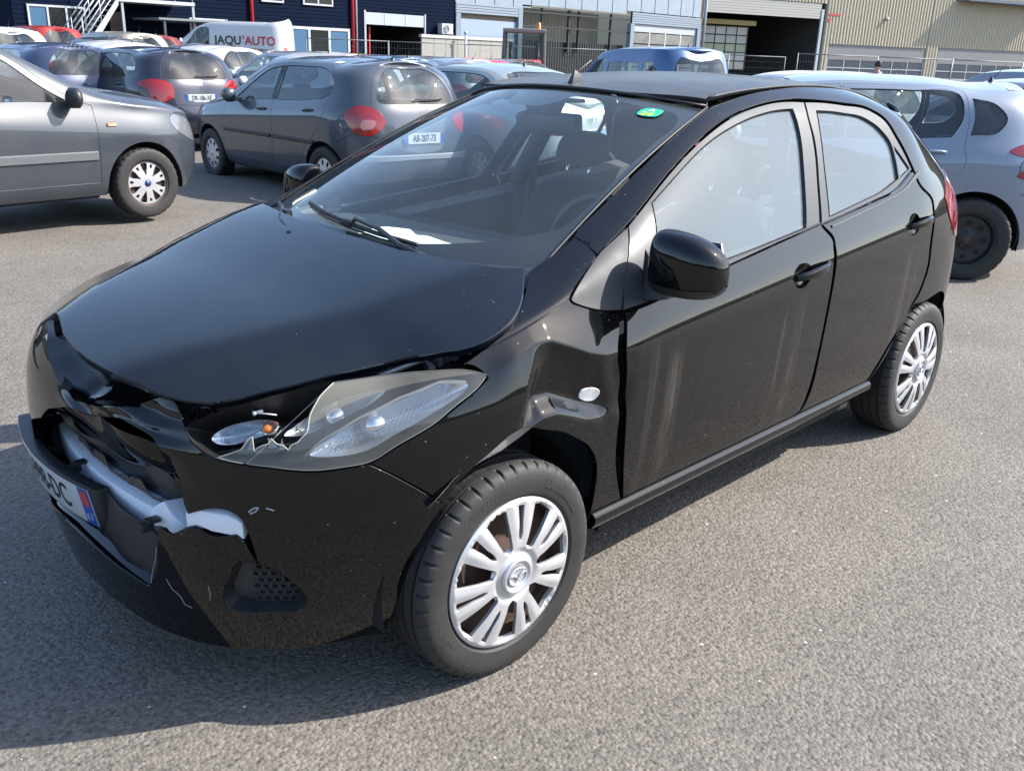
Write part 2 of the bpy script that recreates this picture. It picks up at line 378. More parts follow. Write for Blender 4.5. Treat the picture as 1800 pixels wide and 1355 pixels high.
def side(u,v,dent=True):
    """u ~ metres along the body from nose (U0) to tail (U1); v 0..1 sill to roof edge. u<U0 mirrors to the other side"""
    u=np.atleast_1d(np.asarray(u,float)); v=np.atleast_1d(np.asarray(v,float))
    m=u<U0; uu=np.where(m,2*U0-u,u)
    t=np.interp(uu,US,np.linspace(0,1,len(US)))
    # mirrored extension at both ends for smoothness
    N=NET
    a=N[1:3][::-1]*[1,-1,1]; b=N[-3:-1][::-1]*[1,-1,1]
    M=np.concatenate([a,N,b]); n=len(M)
    s=2+t*(len(N)-1); s=np.clip(s,0,n-1.0001); i=s.astype(int); f=s-i
    idx=lambda k: M[np.clip(i+k,0,n-1)]
    f=f[:,None,None]
    R=((1-f)**3*idx(-1)+(3*f**3-6*f**2+4)*idx(0)+(-3*f**3+3*f**2+3*f+1)*idx(1)+f**3*idx(2))/6
    # along v
    Q=np.concatenate([2*R[:,:1]-R[:,1:2],R,2*R[:,-1:]-R[:,-2:-1]],1)
    s=np.clip(v,0,1)*(NL-1); i=np.minimum(s.astype(int),NL-2); f=(s-i)[:,None]
    k=np.arange(len(u))
    P=((1-f)**3*Q[k,i]+(3*f**3-6*f**2+4)*Q[k,i+1]+(-3*f**3+3*f**2+3*f+1)*Q[k,i+2]+f**3*Q[k,i+3])/6
    P[m,1]*=-1
    if dent: P=dents(u,v,P)
    return P
def dents(u,v,P):
    x,y,z=P[:,0],P[:,1],P[:,2]
    m=(u>-.14)&(u<.42)&(v>.25)&(v<.8)&(y<0)
    zr=np.interp(x,[-.15,-.09,0,.06,.11,.17,.22,.28,.34,.4],[.80,.818,.85,.868,.866,.842,.82,.803,.797,.80])
    xc=np.interp(z,[.60,.687,.868],[-.05,-.022,.06])
    A=.040*np.clip((x-xc)/.05,0,1)*(1-.75*smooth(.18,.36,x))
    t=(zr-z)
    prof=np.clip(t/.125,0,1)**.9*(1-smooth(.130,.185,t))
    rip=.0022*np.sin(x*70+z*30)*smooth(.22,.30,x)*smooth(0,.05,t)*(1-smooth(.12,.25,t))
    d=(A*prof+rip-.011*np.exp(-(np.abs(t)/.035)**1.3)*smooth(-.1,0.,x)*(1-smooth(.25,.38,x)))*(1-smooth(.37,.42,u))
    P=P.copy(); P[:,1]+=np.where(m,d,0)
    w=smooth(-1.32,-1.15,u)*(1-smooth(-.86,-.74,u))*smooth(.34,.44,v)*(1-smooth(.86,.97,v))
    s=(u+1.15)*.8+(v-.65)*.9
    f=.007*np.abs(((s*5.0+.6*np.sin(v*9))%1)-.5)*2+.006*np.sin(u*17+v*21)+.0015*np.sin(u*41-v*30)
    c=np.cos((u+1.245)/.92); sn=np.sin((u+1.245)/.92)
    P[:,0]+=np.where(u>-1.6,w*f*np.abs(c),0); P[:,1]+=np.where(u>-1.6,w*f*sn*.8,0); P[:,2]+=np.where(u>-1.6,w*.004*np.sin(u*23+v*8),0)
    return P
def hood(x,y):
    x=np.atleast_1d(np.asarray(x,float)); y=np.atleast_1d(np.asarray(y,float))
    zc=np.interp(x,[-.80,-.72,-.6,-.45,-.3,-.1,.1,.3],[.765,.805,.848,.885,.915,.955,.995,1.03])
    # smooth by averaging
    zc=sum(np.interp(x+d,[-.80,-.72,-.6,-.45,-.3,-.1,.1,.3],[.765,.805,.848,.885,.915,.955,.995,1.03]) for d in np.linspace(-.09,.09,9))/9
    ed=np.interp(x,[-.75,-.6,-.45,-.15,.0,.2],[.3,.47,.60,.70,.72,.70])
    yc=np.interp(x,[-.75,-.5,-.2,.1,.3],[.20,.36,.50,.575,.62])
    q=np.abs(y)-yc; q=(q+np.sqrt(q*q+.0006))/2
    z=zc+.008+.022*smooth(-.3,.15,x)-.05*y**2-(.27+.12*smooth(0,-.5,x))*q
    z=z-.014*np.clip((-.15-x)/.10,0,1)*np.clip((-y-.48)/.16,0,1.2)
    return np.stack([x,y,z],1)
def screen(s,y):
    s=np.atleast_1d(np.asarray(s,float)); y=np.atleast_1d(np.asarray(y,float))
    xb=.03+.45*y**2; xt=.955+.55*y**2; zb=.975+0*y; zt=1.414-.14*y**2
    b=4*s*(1-s)
    return np.stack([xb+(xt-xb)*s-.008*b,y,zb+(zt-zb)*s+.028*b],1)
def roof(x,y):
    x=np.atleast_1d(np.asarray(x,float)); y=np.atleast_1d(np.asarray(y,float))
    X=[.90,.96,1.1,1.27,1.6,1.9,2.2,2.5,2.8,2.9]; Z=[1.402,1.413,1.435,1.455,1.474,1.474,1.450,1.385,1.30,1.28]
    zc=sum(np.interp(x+d,X,Z) for d in np.linspace(-.1,.1,9))/9
    return np.stack([x,y,zc-.105*y**2-.25*np.clip(np.abs(y)-.38,0,1)**2],1)

BAKE=json.loads("""{"fender":[[-0.1168,0.6456,1],[-0.1423,0.7083,0],[-0.1771,0.7655,1],[-0.1343,0.7909,0],[-0.0921,0.8176,0],[-0.0274,0.8677,0],[0.0262,0.9126,0],[0.0815,0.951,0],[0.1418,0.9812,0],[0.1793,1.0,1],[0.1986,1.0,0],[0.2709,0.9947,0],[0.3252,0.99,0],[0.3753,0.9926,1],[0.3814,0.9586,0],[0.3788,0.9164,1],[0.2429,0.8641,0],[0.225,0.84,0],[0.2258,0.7812,0],[0.2665,0.7307,0],[0.3808,0.6789,1],[0.3658,0.6252,0],[0.3355,0.5322,0],[0.3626,0.3574,0],[0.3653,0.2849,0],[0.3808,0.2286,0],[0.4155,0.1718,0],[0.4556,0.1152,1],[0.3806,0.1032,0],[0.3143,0.0941,1],[0.3094,0.1716,0],[0.3021,0.2195,0],[0.2888,0.2471,0],[0.2483,0.2813,0],[0.1866,0.3099,0],[0.1444,0.328,1],[0.0533,0.3598,0],[-0.0156,0.3868,0],[-0.038,0.3896,1],[-0.065,0.3825,0],[-0.1104,0.3637,0],[-0.1628,0.3433,0],[-0.1899,0.3298,0],[-0.2246,0.3075,0],[-0.241,0.2839,1],[-0.3251,0.3527,0],[-0.4098,0.4314,1],[-0.3493,0.4667,0],[-0.2714,0.5155,0],[-0.2138,0.5702,0],[-0.1494,0.6194,0]],"lens":[[-0.1185,0.6585,1],[-0.1565,0.7024,0],[-0.23,0.7837,0],[-0.314,0.8786,0],[-0.3948,0.9407,0],[-0.4884,0.9782,1],[-0.5015,0.9238,0],[-0.5151,0.8604,0],[-0.5247,0.7897,0],[-0.532,0.7279,0],[-0.5338,0.6647,0],[-0.5344,0.6422,1],[-0.5396,0.6216,1],[-0.5472,0.6018,0],[-0.5525,0.5847,1],[-0.5669,0.5713,1],[-0.5711,0.5487,1],[-0.5816,0.5765,1],[-0.5954,0.5905,1],[-0.6065,0.6235,1],[-0.6114,0.5954,1],[-0.6227,0.5888,0],[-0.6339,0.5758,0],[-0.6394,0.5617,1],[-0.6452,0.6439,1],[-0.6509,0.6386,1],[-0.6665,0.576,1],[-0.6922,0.5551,0],[-0.7163,0.5399,1],[-0.6881,0.5218,0],[-0.648,0.5017,0],[-0.5979,0.4804,0],[-0.5733,0.4682,0],[-0.5155,0.4483,0],[-0.4672,0.4422,0],[-0.4097,0.4401,0],[-0.3492,0.4755,0],[-0.2713,0.5236,0],[-0.2134,0.5808,0],[-0.1487,0.6264,0]],"lamp":[[-0.1161,0.6523,1],[-0.1562,0.705,0],[-0.2292,0.7979,0],[-0.3134,0.8938,0],[-0.3947,0.964,0],[-0.4841,1.0,0],[-0.5722,0.967,0],[-0.642,0.9112,0],[-0.7115,0.8412,0],[-0.7776,0.7613,0],[-0.8023,0.7102,1],[-0.7867,0.6533,0],[-0.7584,0.588,0],[-0.7187,0.5345,0],[-0.648,0.497,0],[-0.5733,0.4641,0],[-0.5156,0.4446,0],[-0.4673,0.4387,0],[-0.4097,0.4366,0],[-0.3492,0.471,0],[-0.2714,0.5182,0],[-0.2136,0.5756,0],[-0.1491,0.6218,0]],"bumper_top":[[-1.62,0.99,1],[-1.5089,0.9454,0],[-1.4605,0.8969,0],[-1.3898,0.8391,0],[-1.3198,0.7838,0],[-1.268,0.7507,0],[-1.2186,0.7242,0],[-1.1825,0.6991,0],[-1.1394,0.717,0],[-1.0706,0.7323,0],[-1.0057,0.7657,0],[-0.9728,0.7921,0],[-0.9547,0.8217,0],[-0.9223,0.8749,0],[-0.8924,0.9169,1],[-0.8588,0.8999,0],[-0.8298,0.833,0],[-0.8162,0.7345,1],[-0.7984,0.6891,0],[-0.7732,0.6135,0],[-0.7445,0.5634,0],[-0.7174,0.5318,0],[-0.688,0.5142,0],[-0.648,0.4947,0],[-0.5979,0.474,0],[-0.5734,0.4621,0],[-0.5156,0.441,0],[-0.4673,0.4351,0],[-0.4121,0.4322,1],[-0.3251,0.3513,0],[-0.2439,0.2822,1],[-0.2699,0.2561,0],[-0.3033,0.2089,0],[-0.3297,0.1499,0],[-0.3536,0.0808,0],[-0.376,0.0138,1]],"tear":[[-1.5219,0.3653,1],[-1.3909,0.4422,1],[-1.3285,0.5224,1],[-1.1566,0.6418,0],[-1.08,0.6489,1],[-0.976,0.6835,0],[-0.8874,0.6436,0],[-0.8428,0.5404,0],[-0.8083,0.4315,0],[-0.7989,0.3734,1],[-0.7897,0.3437,1],[-0.7686,0.3522,0],[-0.7353,0.362,0],[-0.6984,0.3574,0],[-0.6704,0.3304,0],[-0.6593,0.2929,0],[-0.6473,0.2225,1],[-0.6602,0.2475,0],[-0.6714,0.2788,0],[-0.6857,0.2934,1],[-0.7361,0.2889,0],[-0.7798,0.3097,0],[-0.8409,0.281,1],[-0.8731,0.2945,1],[-0.8864,0.2357,0],[-0.903,0.1685,0],[-0.9404,0.1096,1],[-1.0577,0.1238,0],[-1.2089,0.1369,0],[-1.3618,0.1364,0],[-1.5404,0.1307,0],[-1.5468,0.1658,1],[-1.5597,0.2362,0]],"fog":[[-0.6844,0.2263,1],[-0.6462,0.2211,0],[-0.6059,0.1981,0],[-0.5714,0.163,0],[-0.5562,0.1232,0],[-0.5678,0.1065,0],[-0.6317,0.103,0],[-0.6925,0.0976,0],[-0.7294,0.107,0],[-0.7355,0.1313,0],[-0.7153,0.1789,0],[-0.6956,0.2145,0]],"door_front":[[0.4041,0.6759,1],[0.3699,0.5131,0],[0.3828,0.3598,0],[0.4165,0.2212,0],[0.4608,0.1153,1],[0.7002,0.1142,0],[0.917,0.1147,0],[1.1939,0.1156,0],[1.4132,0.1169,0],[1.4751,0.1302,0],[1.4888,0.1736,0],[1.4886,0.2814,0],[1.4898,0.3507,0],[1.4868,0.456,0],[1.4981,0.5916,0],[1.4966,0.6913,0],[1.4516,0.7349,1],[1.1482,0.7305,0],[0.8709,0.7255,0],[0.6118,0.7088,0]],"frame_front":[[0.5296,0.9179,1],[0.7866,0.9318,0],[0.9156,0.9346,0],[1.0798,0.9326,0],[1.2878,0.9406,0],[1.5116,0.9396,0],[1.6264,0.93,1],[1.5916,0.8898,0],[1.5716,0.859,0],[1.5458,0.8309,0],[1.5099,0.7992,0],[1.4534,0.7371,1],[1.1498,0.7328,0],[0.8723,0.7283,0],[0.6129,0.7128,0],[0.3989,0.6895,1],[0.4424,0.8165,0]],"win_front":[[0.6524,0.9139,1],[0.7628,0.9157,0],[0.9349,0.9195,0],[1.118,0.9161,0],[1.2999,0.9205,0],[1.4191,0.9204,0],[1.5281,0.9165,1],[1.5162,0.8905,0],[1.488,0.8549,0],[1.4579,0.8289,0],[1.4225,0.7973,0],[1.363,0.7389,1],[1.0862,0.7386,0],[0.88,0.7418,0],[0.662,0.7385,0],[0.5279,0.7341,1]],"belt_front":[[0.5274,0.7323,1],[0.6614,0.7371,0],[0.8786,0.7395,0],[1.0854,0.7375,0],[1.3621,0.7378,0],[1.4508,0.7386,1],[1.4516,0.7349,1],[1.149,0.7317,0],[0.8716,0.7269,0],[0.6257,0.7112,0],[0.5184,0.6968,1]],"door_rear":[[1.4648,0.7319,1],[1.5066,0.6958,0],[1.5129,0.6068,0],[1.5036,0.4496,0],[1.5032,0.3493,0],[1.5023,0.2801,0],[1.5085,0.1649,0],[1.4885,0.1292,0],[1.4423,0.1078,1],[1.5585,0.109,0],[1.7774,0.1141,0],[2.0195,0.1167,1],[2.0821,0.1804,0],[2.1296,0.2245,0],[2.196,0.258,0],[2.2512,0.2848,0],[2.312,0.3089,0],[2.3422,0.3375,0],[2.3201,0.384,0],[2.3207,0.5612,0],[2.3268,0.631,0],[2.231,0.7301,0],[2.2153,0.7644,1],[2.0226,0.7336,0],[1.8586,0.7324,0],[1.6885,0.7327,0]],"frame_rear":[[1.6336,0.9296,1],[1.7003,0.9271,0],[1.87,0.9173,0],[2.0667,0.9014,0],[2.1323,0.879,0],[2.1591,0.8435,0],[2.1869,0.8099,0],[2.2141,0.7688,1],[2.0248,0.7363,0],[1.8607,0.735,0],[1.4666,0.7342,1],[1.5206,0.7984,0],[1.5566,0.8303,0],[1.5824,0.8585,0],[1.5987,0.8895,0]],"win_rear":[[1.6719,0.9053,1],[1.8344,0.8971,0],[2.0027,0.8798,0],[2.0681,0.8579,0],[2.1044,0.8297,0],[2.1003,0.7966,0],[2.0841,0.7587,1],[1.9518,0.7473,0],[1.7961,0.7446,0],[1.5246,0.7413,1],[1.5711,0.8032,0],[1.6265,0.8591,0]],"win_quarter":[[2.1222,0.8258,1],[2.1558,0.8034,0],[2.1972,0.7729,1],[2.1044,0.7593,1],[2.1208,0.7979,0]],"side_lower":[[0.378,0.9928,1],[0.3827,0.9178,1],[0.532,0.922,0],[0.7892,0.9358,0],[0.9185,0.9387,0],[1.0827,0.9368,0],[1.2947,0.9453,0],[1.52,0.945,0],[1.7092,0.9324,0],[1.8795,0.9226,0],[2.0765,0.9066,0],[2.1445,0.8838,0],[2.1717,0.8461,0],[2.1992,0.8121,0],[2.2278,0.7664,1],[2.2477,0.7298,0],[2.349,0.6325,0],[2.3415,0.5601,0],[2.3408,0.3852,0],[2.3631,0.3379,0],[2.3341,0.3077,0],[2.27,0.2837,0],[2.2164,0.2551,0],[2.1502,0.2206,0],[2.1055,0.1731,0],[2.0432,0.1139,1],[2.0955,0.152,0],[2.1379,0.1879,0],[2.1631,0.2235,0],[2.2107,0.2672,0],[2.2653,0.2831,0],[2.3922,0.2871,0],[2.4753,0.3011,0],[2.5974,0.3081,0],[2.7943,0.2965,1]],"sill":[[0.4725,0.1044,1],[0.9245,0.1049,0],[1.4399,0.102,0],[1.5678,0.1002,0],[2.0506,0.1078,1],[2.1361,0.0425,1],[1.9734,0.0738,0],[1.5023,0.0828,0],[0.9413,0.0851,0],[0.5011,0.078,0],[0.4905,0.078,1]],"sail":[[0.5254,0.9169,1],[0.4424,0.8165,0],[0.3907,0.6914,1],[0.3231,0.7033,0],[0.2671,0.7333,0],[0.2304,0.782,0],[0.2281,0.8308,0],[0.2464,0.86,0],[0.3802,0.9153,0]],"marker":[[0.2188,0.3814,0],[0.2241,0.4044,0],[0.2568,0.4017,0],[0.282,0.3872,0],[0.2878,0.3728,0],[0.2773,0.3603,0],[0.2448,0.3622,0]],"scr1":[[-0.8887,0.2319,0],[-0.8996,0.193,0],[-0.9163,0.1564,0],[-0.9289,0.1227,0]],"scr2":[[-0.8767,0.1502,0],[-0.8644,0.1264,0],[-0.8441,0.1125,0],[-0.8383,0.0933,0],[-0.8197,0.0892,0]],"scr3":[[-0.7659,0.1563,0],[-0.7643,0.1343,0],[-0.7686,0.1188,0]],"scr4":[[-0.6546,0.3523,0],[-0.6435,0.3621,0],[-0.633,0.3627,0],[-0.6406,0.3527,0],[-0.6514,0.3475,0]],"scr5":[[-0.6183,0.3596,0],[-0.6094,0.3555,0],[-0.6027,0.3517,0]],"hood":[[0.1419,0.5205,1],[0.1001,0.3413,0],[0.0743,0.1514,0],[0.0617,-0.0223,0],[0.0603,-0.1678,0],[0.0679,-0.3015,0],[0.082,-0.4232,0],[0.0967,-0.5195,0],[0.125,-0.5887,0],[0.1843,-0.6414,1],[0.1358,-0.6901,0],[0.079,-0.7375,0],[0.0284,-0.762,0],[-0.0207,-0.7688,0],[-0.0702,-0.764,0],[-0.1101,-0.7498,0],[-0.1714,-0.7059,0],[-0.2331,-0.6554,0],[-0.3473,-0.5956,0],[-0.4845,-0.5337,0],[-0.5493,-0.5005,0],[-0.5987,-0.4663,1],[-0.6369,-0.4126,0],[-0.668,-0.3496,0],[-0.6823,-0.3068,0],[-0.7051,-0.244,0],[-0.7149,-0.1448,0],[-0.7091,-0.0137,0],[-0.694,0.089,0],[-0.6704,0.196,1]]}""")

# ================================================================ the damaged black hatchback
def b_side(u,v): return side(u,v,True)
def s_side(u,v): return side(u,v,False)
BLK=paint('black_paint',(.0015,.0018,.0025),metal=0,dust=.007,dustcol=(.34,.32,.29),rough=.25)
BLKTOP=paint('black_paint_dusty',(.003,.005,.009),metal=0,dust=.035,dustcol=(.20,.225,.25),rough=.3)
ROOFP=paint('black_roof_dusty',(.010,.011,.013),metal=0,dust=.30,dustcol=(.155,.15,.145),rough=.45,dscale=6)
SAT=mat('satin_black_trim',(.036,.040,.046),.52,spec=.3,coat=.12,noise=.3,nscale=25,crough=.25)
SATG=mat('grey_sail_trim',(.030,.032,.036),.55,spec=.35,metal=0,noise=.4,nscale=18)
PLA=mat('black_plastic',(.018,.019,.021),.42,noise=.35,nscale=30)
PLAG=mat('grey_textured_plastic',(.035,.036,.038),.6,bump=.3,bscale=500,noise=.2)
DARK=mat('engine_bay_black',(.006,.006,.007),.85)
RUB=mat('rubber_seal',(.010,.010,.011),.55)
TYRE=mat('tyre_rubber',(.020,.0185,.0175),.68,noise=.45,nscale=14,bump=.25,bscale=300)
TYREL=mat('tyre_lettering',(.030,.028,.027),.6)
SILV=mat('silver_hubcap',(.56,.56,.57),.30,metal=.55,noise=.10,nscale=20)
CHR=mat('chrome',(.85,.86,.88),.07,metal=1)
RUST=mat('rusty_steel',(.075,.045,.034),.65,metal=.3,noise=.6,nscale=22)
GSIDE=glassmat('dusty_side_glass',(.62,.70,.70),dust=.30,dustcol=(.26,.33,.36),dvar=.22,ior=1.65)
GSCR=glassmat('windscreen_glass',(.90,.96,.95),dust=.045,dustcol=(.45,.52,.50),dvar=.5,ior=1.45)
GCLR=glassmat('clear_side_glass',(.94,.97,.97),dust=.02,dustcol=(.5,.55,.55),ior=1.4)
LENS=glassmat('headlight_lens',(.86,.88,.88),dust=.12,dustcol=(.46,.47,.46),dvar=.7,ior=1.45)
LENSY=glassmat('yellowed_lens',(.82,.80,.72),dust=.24,dustcol=(.40,.385,.33),dvar=.5,ior=1.3)
FOAM=mat('white_foam',(.72,.75,.80),.8,bump=.6,bscale=260,noise=.06,nscale=30)
STEEL=mat('bare_scraped_steel',(.35,.35,.35),.4,metal=.6,noise=.4,nscale=30)
INT=mat('dark_grey_fabric',(.020,.021,.023),.9,sheen=.2,noise=.25,nscale=60)
DASH=mat('dashboard_plastic',(.030,.034,.035),.75,noise=.2,bump=.2,bscale=700)
WHITE=mat('white_plastic',(.7,.7,.66),.4)
REDL=mat('red_tail_light',(.26,.008,.006),.12,coat=1)
AMB=mat('amber_plastic',(.55,.13,.01),.2,coat=1)
DOORP=paint('door_paint',(.0015,.0018,.0025),dust=.008,dustcol=(.34,.31,.27),rough=.25,streaks=((.60,.055,.80,.16),(.50,.03,.84,.10),(1.30,.045,.83,.12),(1.20,.02,.80,.10),(2.14,.05,.90,.16),(2.22,.02,.90,.10)))
MATS['door_paint'].node_tree.nodes['Principled BSDF'].inputs['Coat IOR'].default_value=1.5
MATS['black_roof_dusty'].node_tree.nodes['Principled BSDF'].inputs['Coat IOR'].default_value=1.22; _rb=MATS['black_roof_dusty'].node_tree.nodes['Principled BSDF']; [MATS['black_roof_dusty'].node_tree.links.remove(l) for l in list(_rb.inputs['Coat Weight'].links)]; _rb.inputs['Coat Weight'].default_value=.22; _rb.inputs['Specular IOR Level'].default_value=.12; MATS['black_paint_dusty'].node_tree.nodes['Principled BSDF'].inputs['Coat IOR'].default_value=1.5
CAR=root('damaged_hatchback','black five-door hatchback with crushed front bumper, bent bonnet and dented front wing','car')
def uvc(L): return [tuple(p) for p in L]
def flipu(L): return [(2*U0-p[0],p[1],p[2] if len(p)>2 else 0) for p in L][::-1]
SV=1.45
B=BAKE
# --- bonnet
hood_o=patch('bonnet',hood,B['hood'][:],BLKTOP,CAR,step=.022,thick=.022,gap=.001,chamfer=.003) if False else None
hL=uvc(B['hood'])            # left half plus nose, traced; right edge mirrors the undamaged line
nose=[(-.645,.27,0),(-.60,.44,1)]
right=[(-.54,.50,0),(-.45,.565,0),(-.30,.635,0),(-.15,.69,0),(0.,.715,0),(.10,.70,0),(.175,.655,1),(.150,.56,0),(.118,.42,0),(.090,.28,0)]
left=[p for p in hL if not (p[1]>.05 and p[0]>-.3) and not (p[1]>.15)]
# left list starts at the rear edge centre, runs down the near side to the nose
rear=[p for p in left if p[0]>.03 and p[1]>-.60]; rest=[p for p in left if not(p[0]>.03 and p[1]>-.60)]
ho=rear+rest+nose+right
patch('bonnet',hood,ho[::-1],BLKTOP,CAR,step=.022,thick=.02,gap=.001,chamfer=.003,post=None)
# --- front wings
wing=patch('front_wing',b_side,uvc(B['fender'])[::-1],BLK,CAR,step=.010,sv=SV,thick=.018,label='crumpled front wing with a deep dent above the wheel')
wR=[p for p in uvc(B['fender'])]
patch('front_wing',s_side,flipu(wR)[::-1],BLK,CAR,step=.035,sv=SV,thick=.018)
# --- bumper
bt=uvc(B['bumper_top']); lam=uvc(B['lamp'])
arch=[(-.3804,.0144,1),(-.385,0.0,1)]
lampR=flipu(bt[17:])         # other side's lamp edge, seam and arch
bump_out=bt+[(-.39,0,1)]+[(2*U0+.39,0,1)]+lampR
tear=uvc(B['tear']); fog=uvc(B['fog'])
fogR=flipu(fog)
patch('front_bumper',b_side,bump_out[::-1],BLK,CAR,holes=[tear,fog,fogR],step=.016,sv=1.0,thick=.006,gap=.0008,label='front bumper torn open across the middle')
def inset(fn,d):
    def g(u,v):
        P=fn(u,v); e=.002; Pu=fn(np.asarray(u)+e,v)-fn(np.asarray(u)-e,v); Pv=fn(u,np.asarray(v)+e)-fn(u,np.asarray(v)-e); n=np.cross(Pu,Pv); n/=np.maximum(np.linalg.norm(n,axis=1,keepdims=True),1e-9); return P-n*d
    return g
def ribbon(name,fn,pts,d0,d1,m,parent,shrink=0,step=.012,closed=True,n=3,curve=1.0):
    """band from the outline on the surface inwards to depth d1, drawn towards the outline's centre by shrink"""
    O=spline([(p[0],p[1],p[2] if len(p)>2 else 0) for p in pts],step); c=O.mean(0); L=[]
    for k in range(n+1):
        t=k/n; Q=O+(c-O)*shrink*t; L.append(inset(fn,d0+(d1-d0)*t**curve)(Q[:,0],Q[:,1]))
    m0=len(O); V=np.concatenate(L); F=[]
    for k in range(n):
        for i in range(m0 if closed else m0-1): j=(i+1)%m0; F.append((k*m0+i,k*m0+j,(k+1)*m0+j,(k+1)*m0+i))
    me=mesh(name,V,F); me.shade_smooth(); return link(name,me,m,parent,False)
# fog lamp blanks
for fg in (fog,fogR):
    ribbon('fog_recess',s_side,fg,.001,.045,PLA,CAR,shrink=.10,n=4,curve=.8)
    fo=spline([(p[0],p[1],p[2]) for p in fg],.01); c=fo.mean(0); fo2=c+(fo-c)*.93
    o=patch('fog_blank',inset(s_side,.040),[(a,b,0) for a,b in fo2],PLAG,CAR,step=.012,thick=0)
    if fg is fog: BL=o
hx=MB()
for i in range(7):
    for j in range(6):
        u=-.665+i*.020+(j%2)*.010; v=.112+j*.0165
        if inpoly(np.array([[u,v]]),fo2 if False else c*0+spline([(p[0],p[1],p[2]) for p in fog],.01))[0] and u>-.672:
            ring=[]
            for q in range(6):
                a=R(60*q+30); ring.append((u+.0112*math.cos(a),v+.0095*math.sin(a)))
            ring=np.array(ring); A=inset(s_side,.030)(ring[:,0],ring[:,1]); cc=np.array([u,v]); r2=cc+(ring-cc)*.78; A2=inset(s_side,.030)(r2[:,0],r2[:,1]); A3=inset(s_side,.041)(r2[:,0],r2[:,1])
            hx.add(np.concatenate([A,A2,A3]),[(q,(q+1)%6,6+(q+1)%6,6+q) for q in range(6)]+[(6+q,6+(q+1)%6,12+(q+1)%6,12+q) for q in range(6)])
hx.build('honeycomb',PLAG,BL)
# lower centre panel, intake grille, lip
def sp(x,y,z): return np.array([x,y,z],float)
# the torn black centre panel behind the plate (hangs forward)
def cpanel(u,v):   # u = y, v = z ; bowed
    u=np.asarray(u,float); v=np.asarray(v,float); return np.stack([-.725+.30*(u-.05)**2+.05*(v-.42)+.018*smooth(-.20,-.06,u),u,v],1)
cp=[(-.335,.30,1),(-.345,.36,0),(-.338,.405,0),(-.325,.425,1),(-.27,.440,0),(-.17,.450,0),(-.10,.455,0),(.02,.460,1),(.03,.40,0),(.0,.335,0),(-.05,.318,1),(-.15,.312,0),(-.25,.305,0)]
patch('lower_grille_panel',cpanel,cp,PLA,CAR,step=.02,thick=.006,flip=True)
for (y,z,dx) in ((-.30,.43,.05),(-.315,.40,.04)):
    pass
for y,s in ((-.315,.022),(.11,.026)):
    cl=MB(); cl.box((-.722,y-.008,.445),(-.690,y+.008,.468)); cl.box((-.705,y-.014,.464),(-.675,y+.013,.472))
    cl.build('bumper_clip',PLA,CAR,bevel=.002)

# plate carrier with plate (bowed)
pa=Vector((-.046,-.999,-.0)).normalized(); PC=Vector((-.738,.220,.409)); tl=R(-9.8)
def plt(a,b,d=0):     # a along to the car's left, b up, d outwards
    a=np.asarray(a,float); b=np.asarray(b,float); bow=-.035*(a/.26)**2
    n=np.array([-.9997,.0245,0]); up=np.array([0,0,1.])*math.cos(tl)-n*math.sin(tl)
    A=np.array([-.0245,-.999,-.036]); c=np.array(PC)
    return c+np.multiply.outer(a,A)+np.multiply.outer(b,up)+np.multiply.outer(d+bow+.012,n)
def plate_obj(name,half_w,half_h,d0,d1,m,par,bev=.004):
    us=np.linspace(-half_w,half_w,25); mb=MB(); V=[];F=[]
    for a in us:
        for (b,d) in ((-half_h,d0),(-half_h,d1),(half_h,d1),(half_h,d0)): V.append(plt(a,b,d))
    for i in range(24):
        for j in range(4): F.append((i*4+j,i*4+(j+1)%4,(i+1)*4+(j+1)%4,(i+1)*4+j))
    F.append((0,1,2,3)); F.append((99,98,97,96)); mb.add(V,F); return mb.build(name,m,par,bevel=bev)
carr=plate_obj('plate_carrier',.292,.066,-.035,0,PLA,CAR)
PLW=mat('plate_white',(.45,.47,.49),.35,coat=.5); PLB=mat('plate_blue',(.01,.07,.33),.35,coat=.5); PLK=mat('plate_black',(.01,.01,.012),.4); PLR=mat('plate_red',(.5,.05,.04),.4)
num=plate_obj('number_plate',.26,.055,.0005,.003,PLW,CAR,.001)
def ptxt(name,s,size,a,b,m,w=1,bold=0):
    V,F=text_geo(s,size,.0,bold,w)
    return link(name,mesh(name,plt(a+V[:,0],b+V[:,1],.0040),F),m,num,False)
def pband(a0,a1,m):
    us=np.linspace(a0,a1,6); V=[];F=[]
    for a in us: V+= [plt(a,-.0545,.0036),plt(a,.0545,.0036)]
    for i in range(5): F.append((2*i,2*i+1,2*i+3,2*i+2))
    link('plate_band',mesh('plate_band',V,F),m,num,False)
pband(-.259,-.218,PLB); pband(.218,.259,PLB)
ptxt('lettering','GJ-998-DC',.098,0,-.002,PLK,w=.72,bold=.0012)
ptxt('lettering','67',.032,.238,-.032,PLW,w=.9); ptxt('lettering','F',.03,-.238,-.034,PLW)
rs=MB(); q=[plt(.238+x,.028+z,.0042) for x,z in ((-.014,-.022),(.0,-.03),(.014,-.022),(.014,.018),(-.014,.018))]; rs.add(q,[(0,1,2,3,4)]); rs.build('regional_crest',PLR,num)
st=MB()
for k in range(12):
    a=2*math.pi*k/12; c=(-.238+.013*math.cos(a),.026+.013*math.sin(a)); st.add([plt(c[0]-.002,c[1],.0042),plt(c[0],c[1]-.002,.0042),plt(c[0]+.002,c[1],.0042),plt(c[0],c[1]+.002,.0042)],[(0,1,2,3)])
st.build('star_ring',mat('plate_yellow',(.7,.6,.05),.4),num)
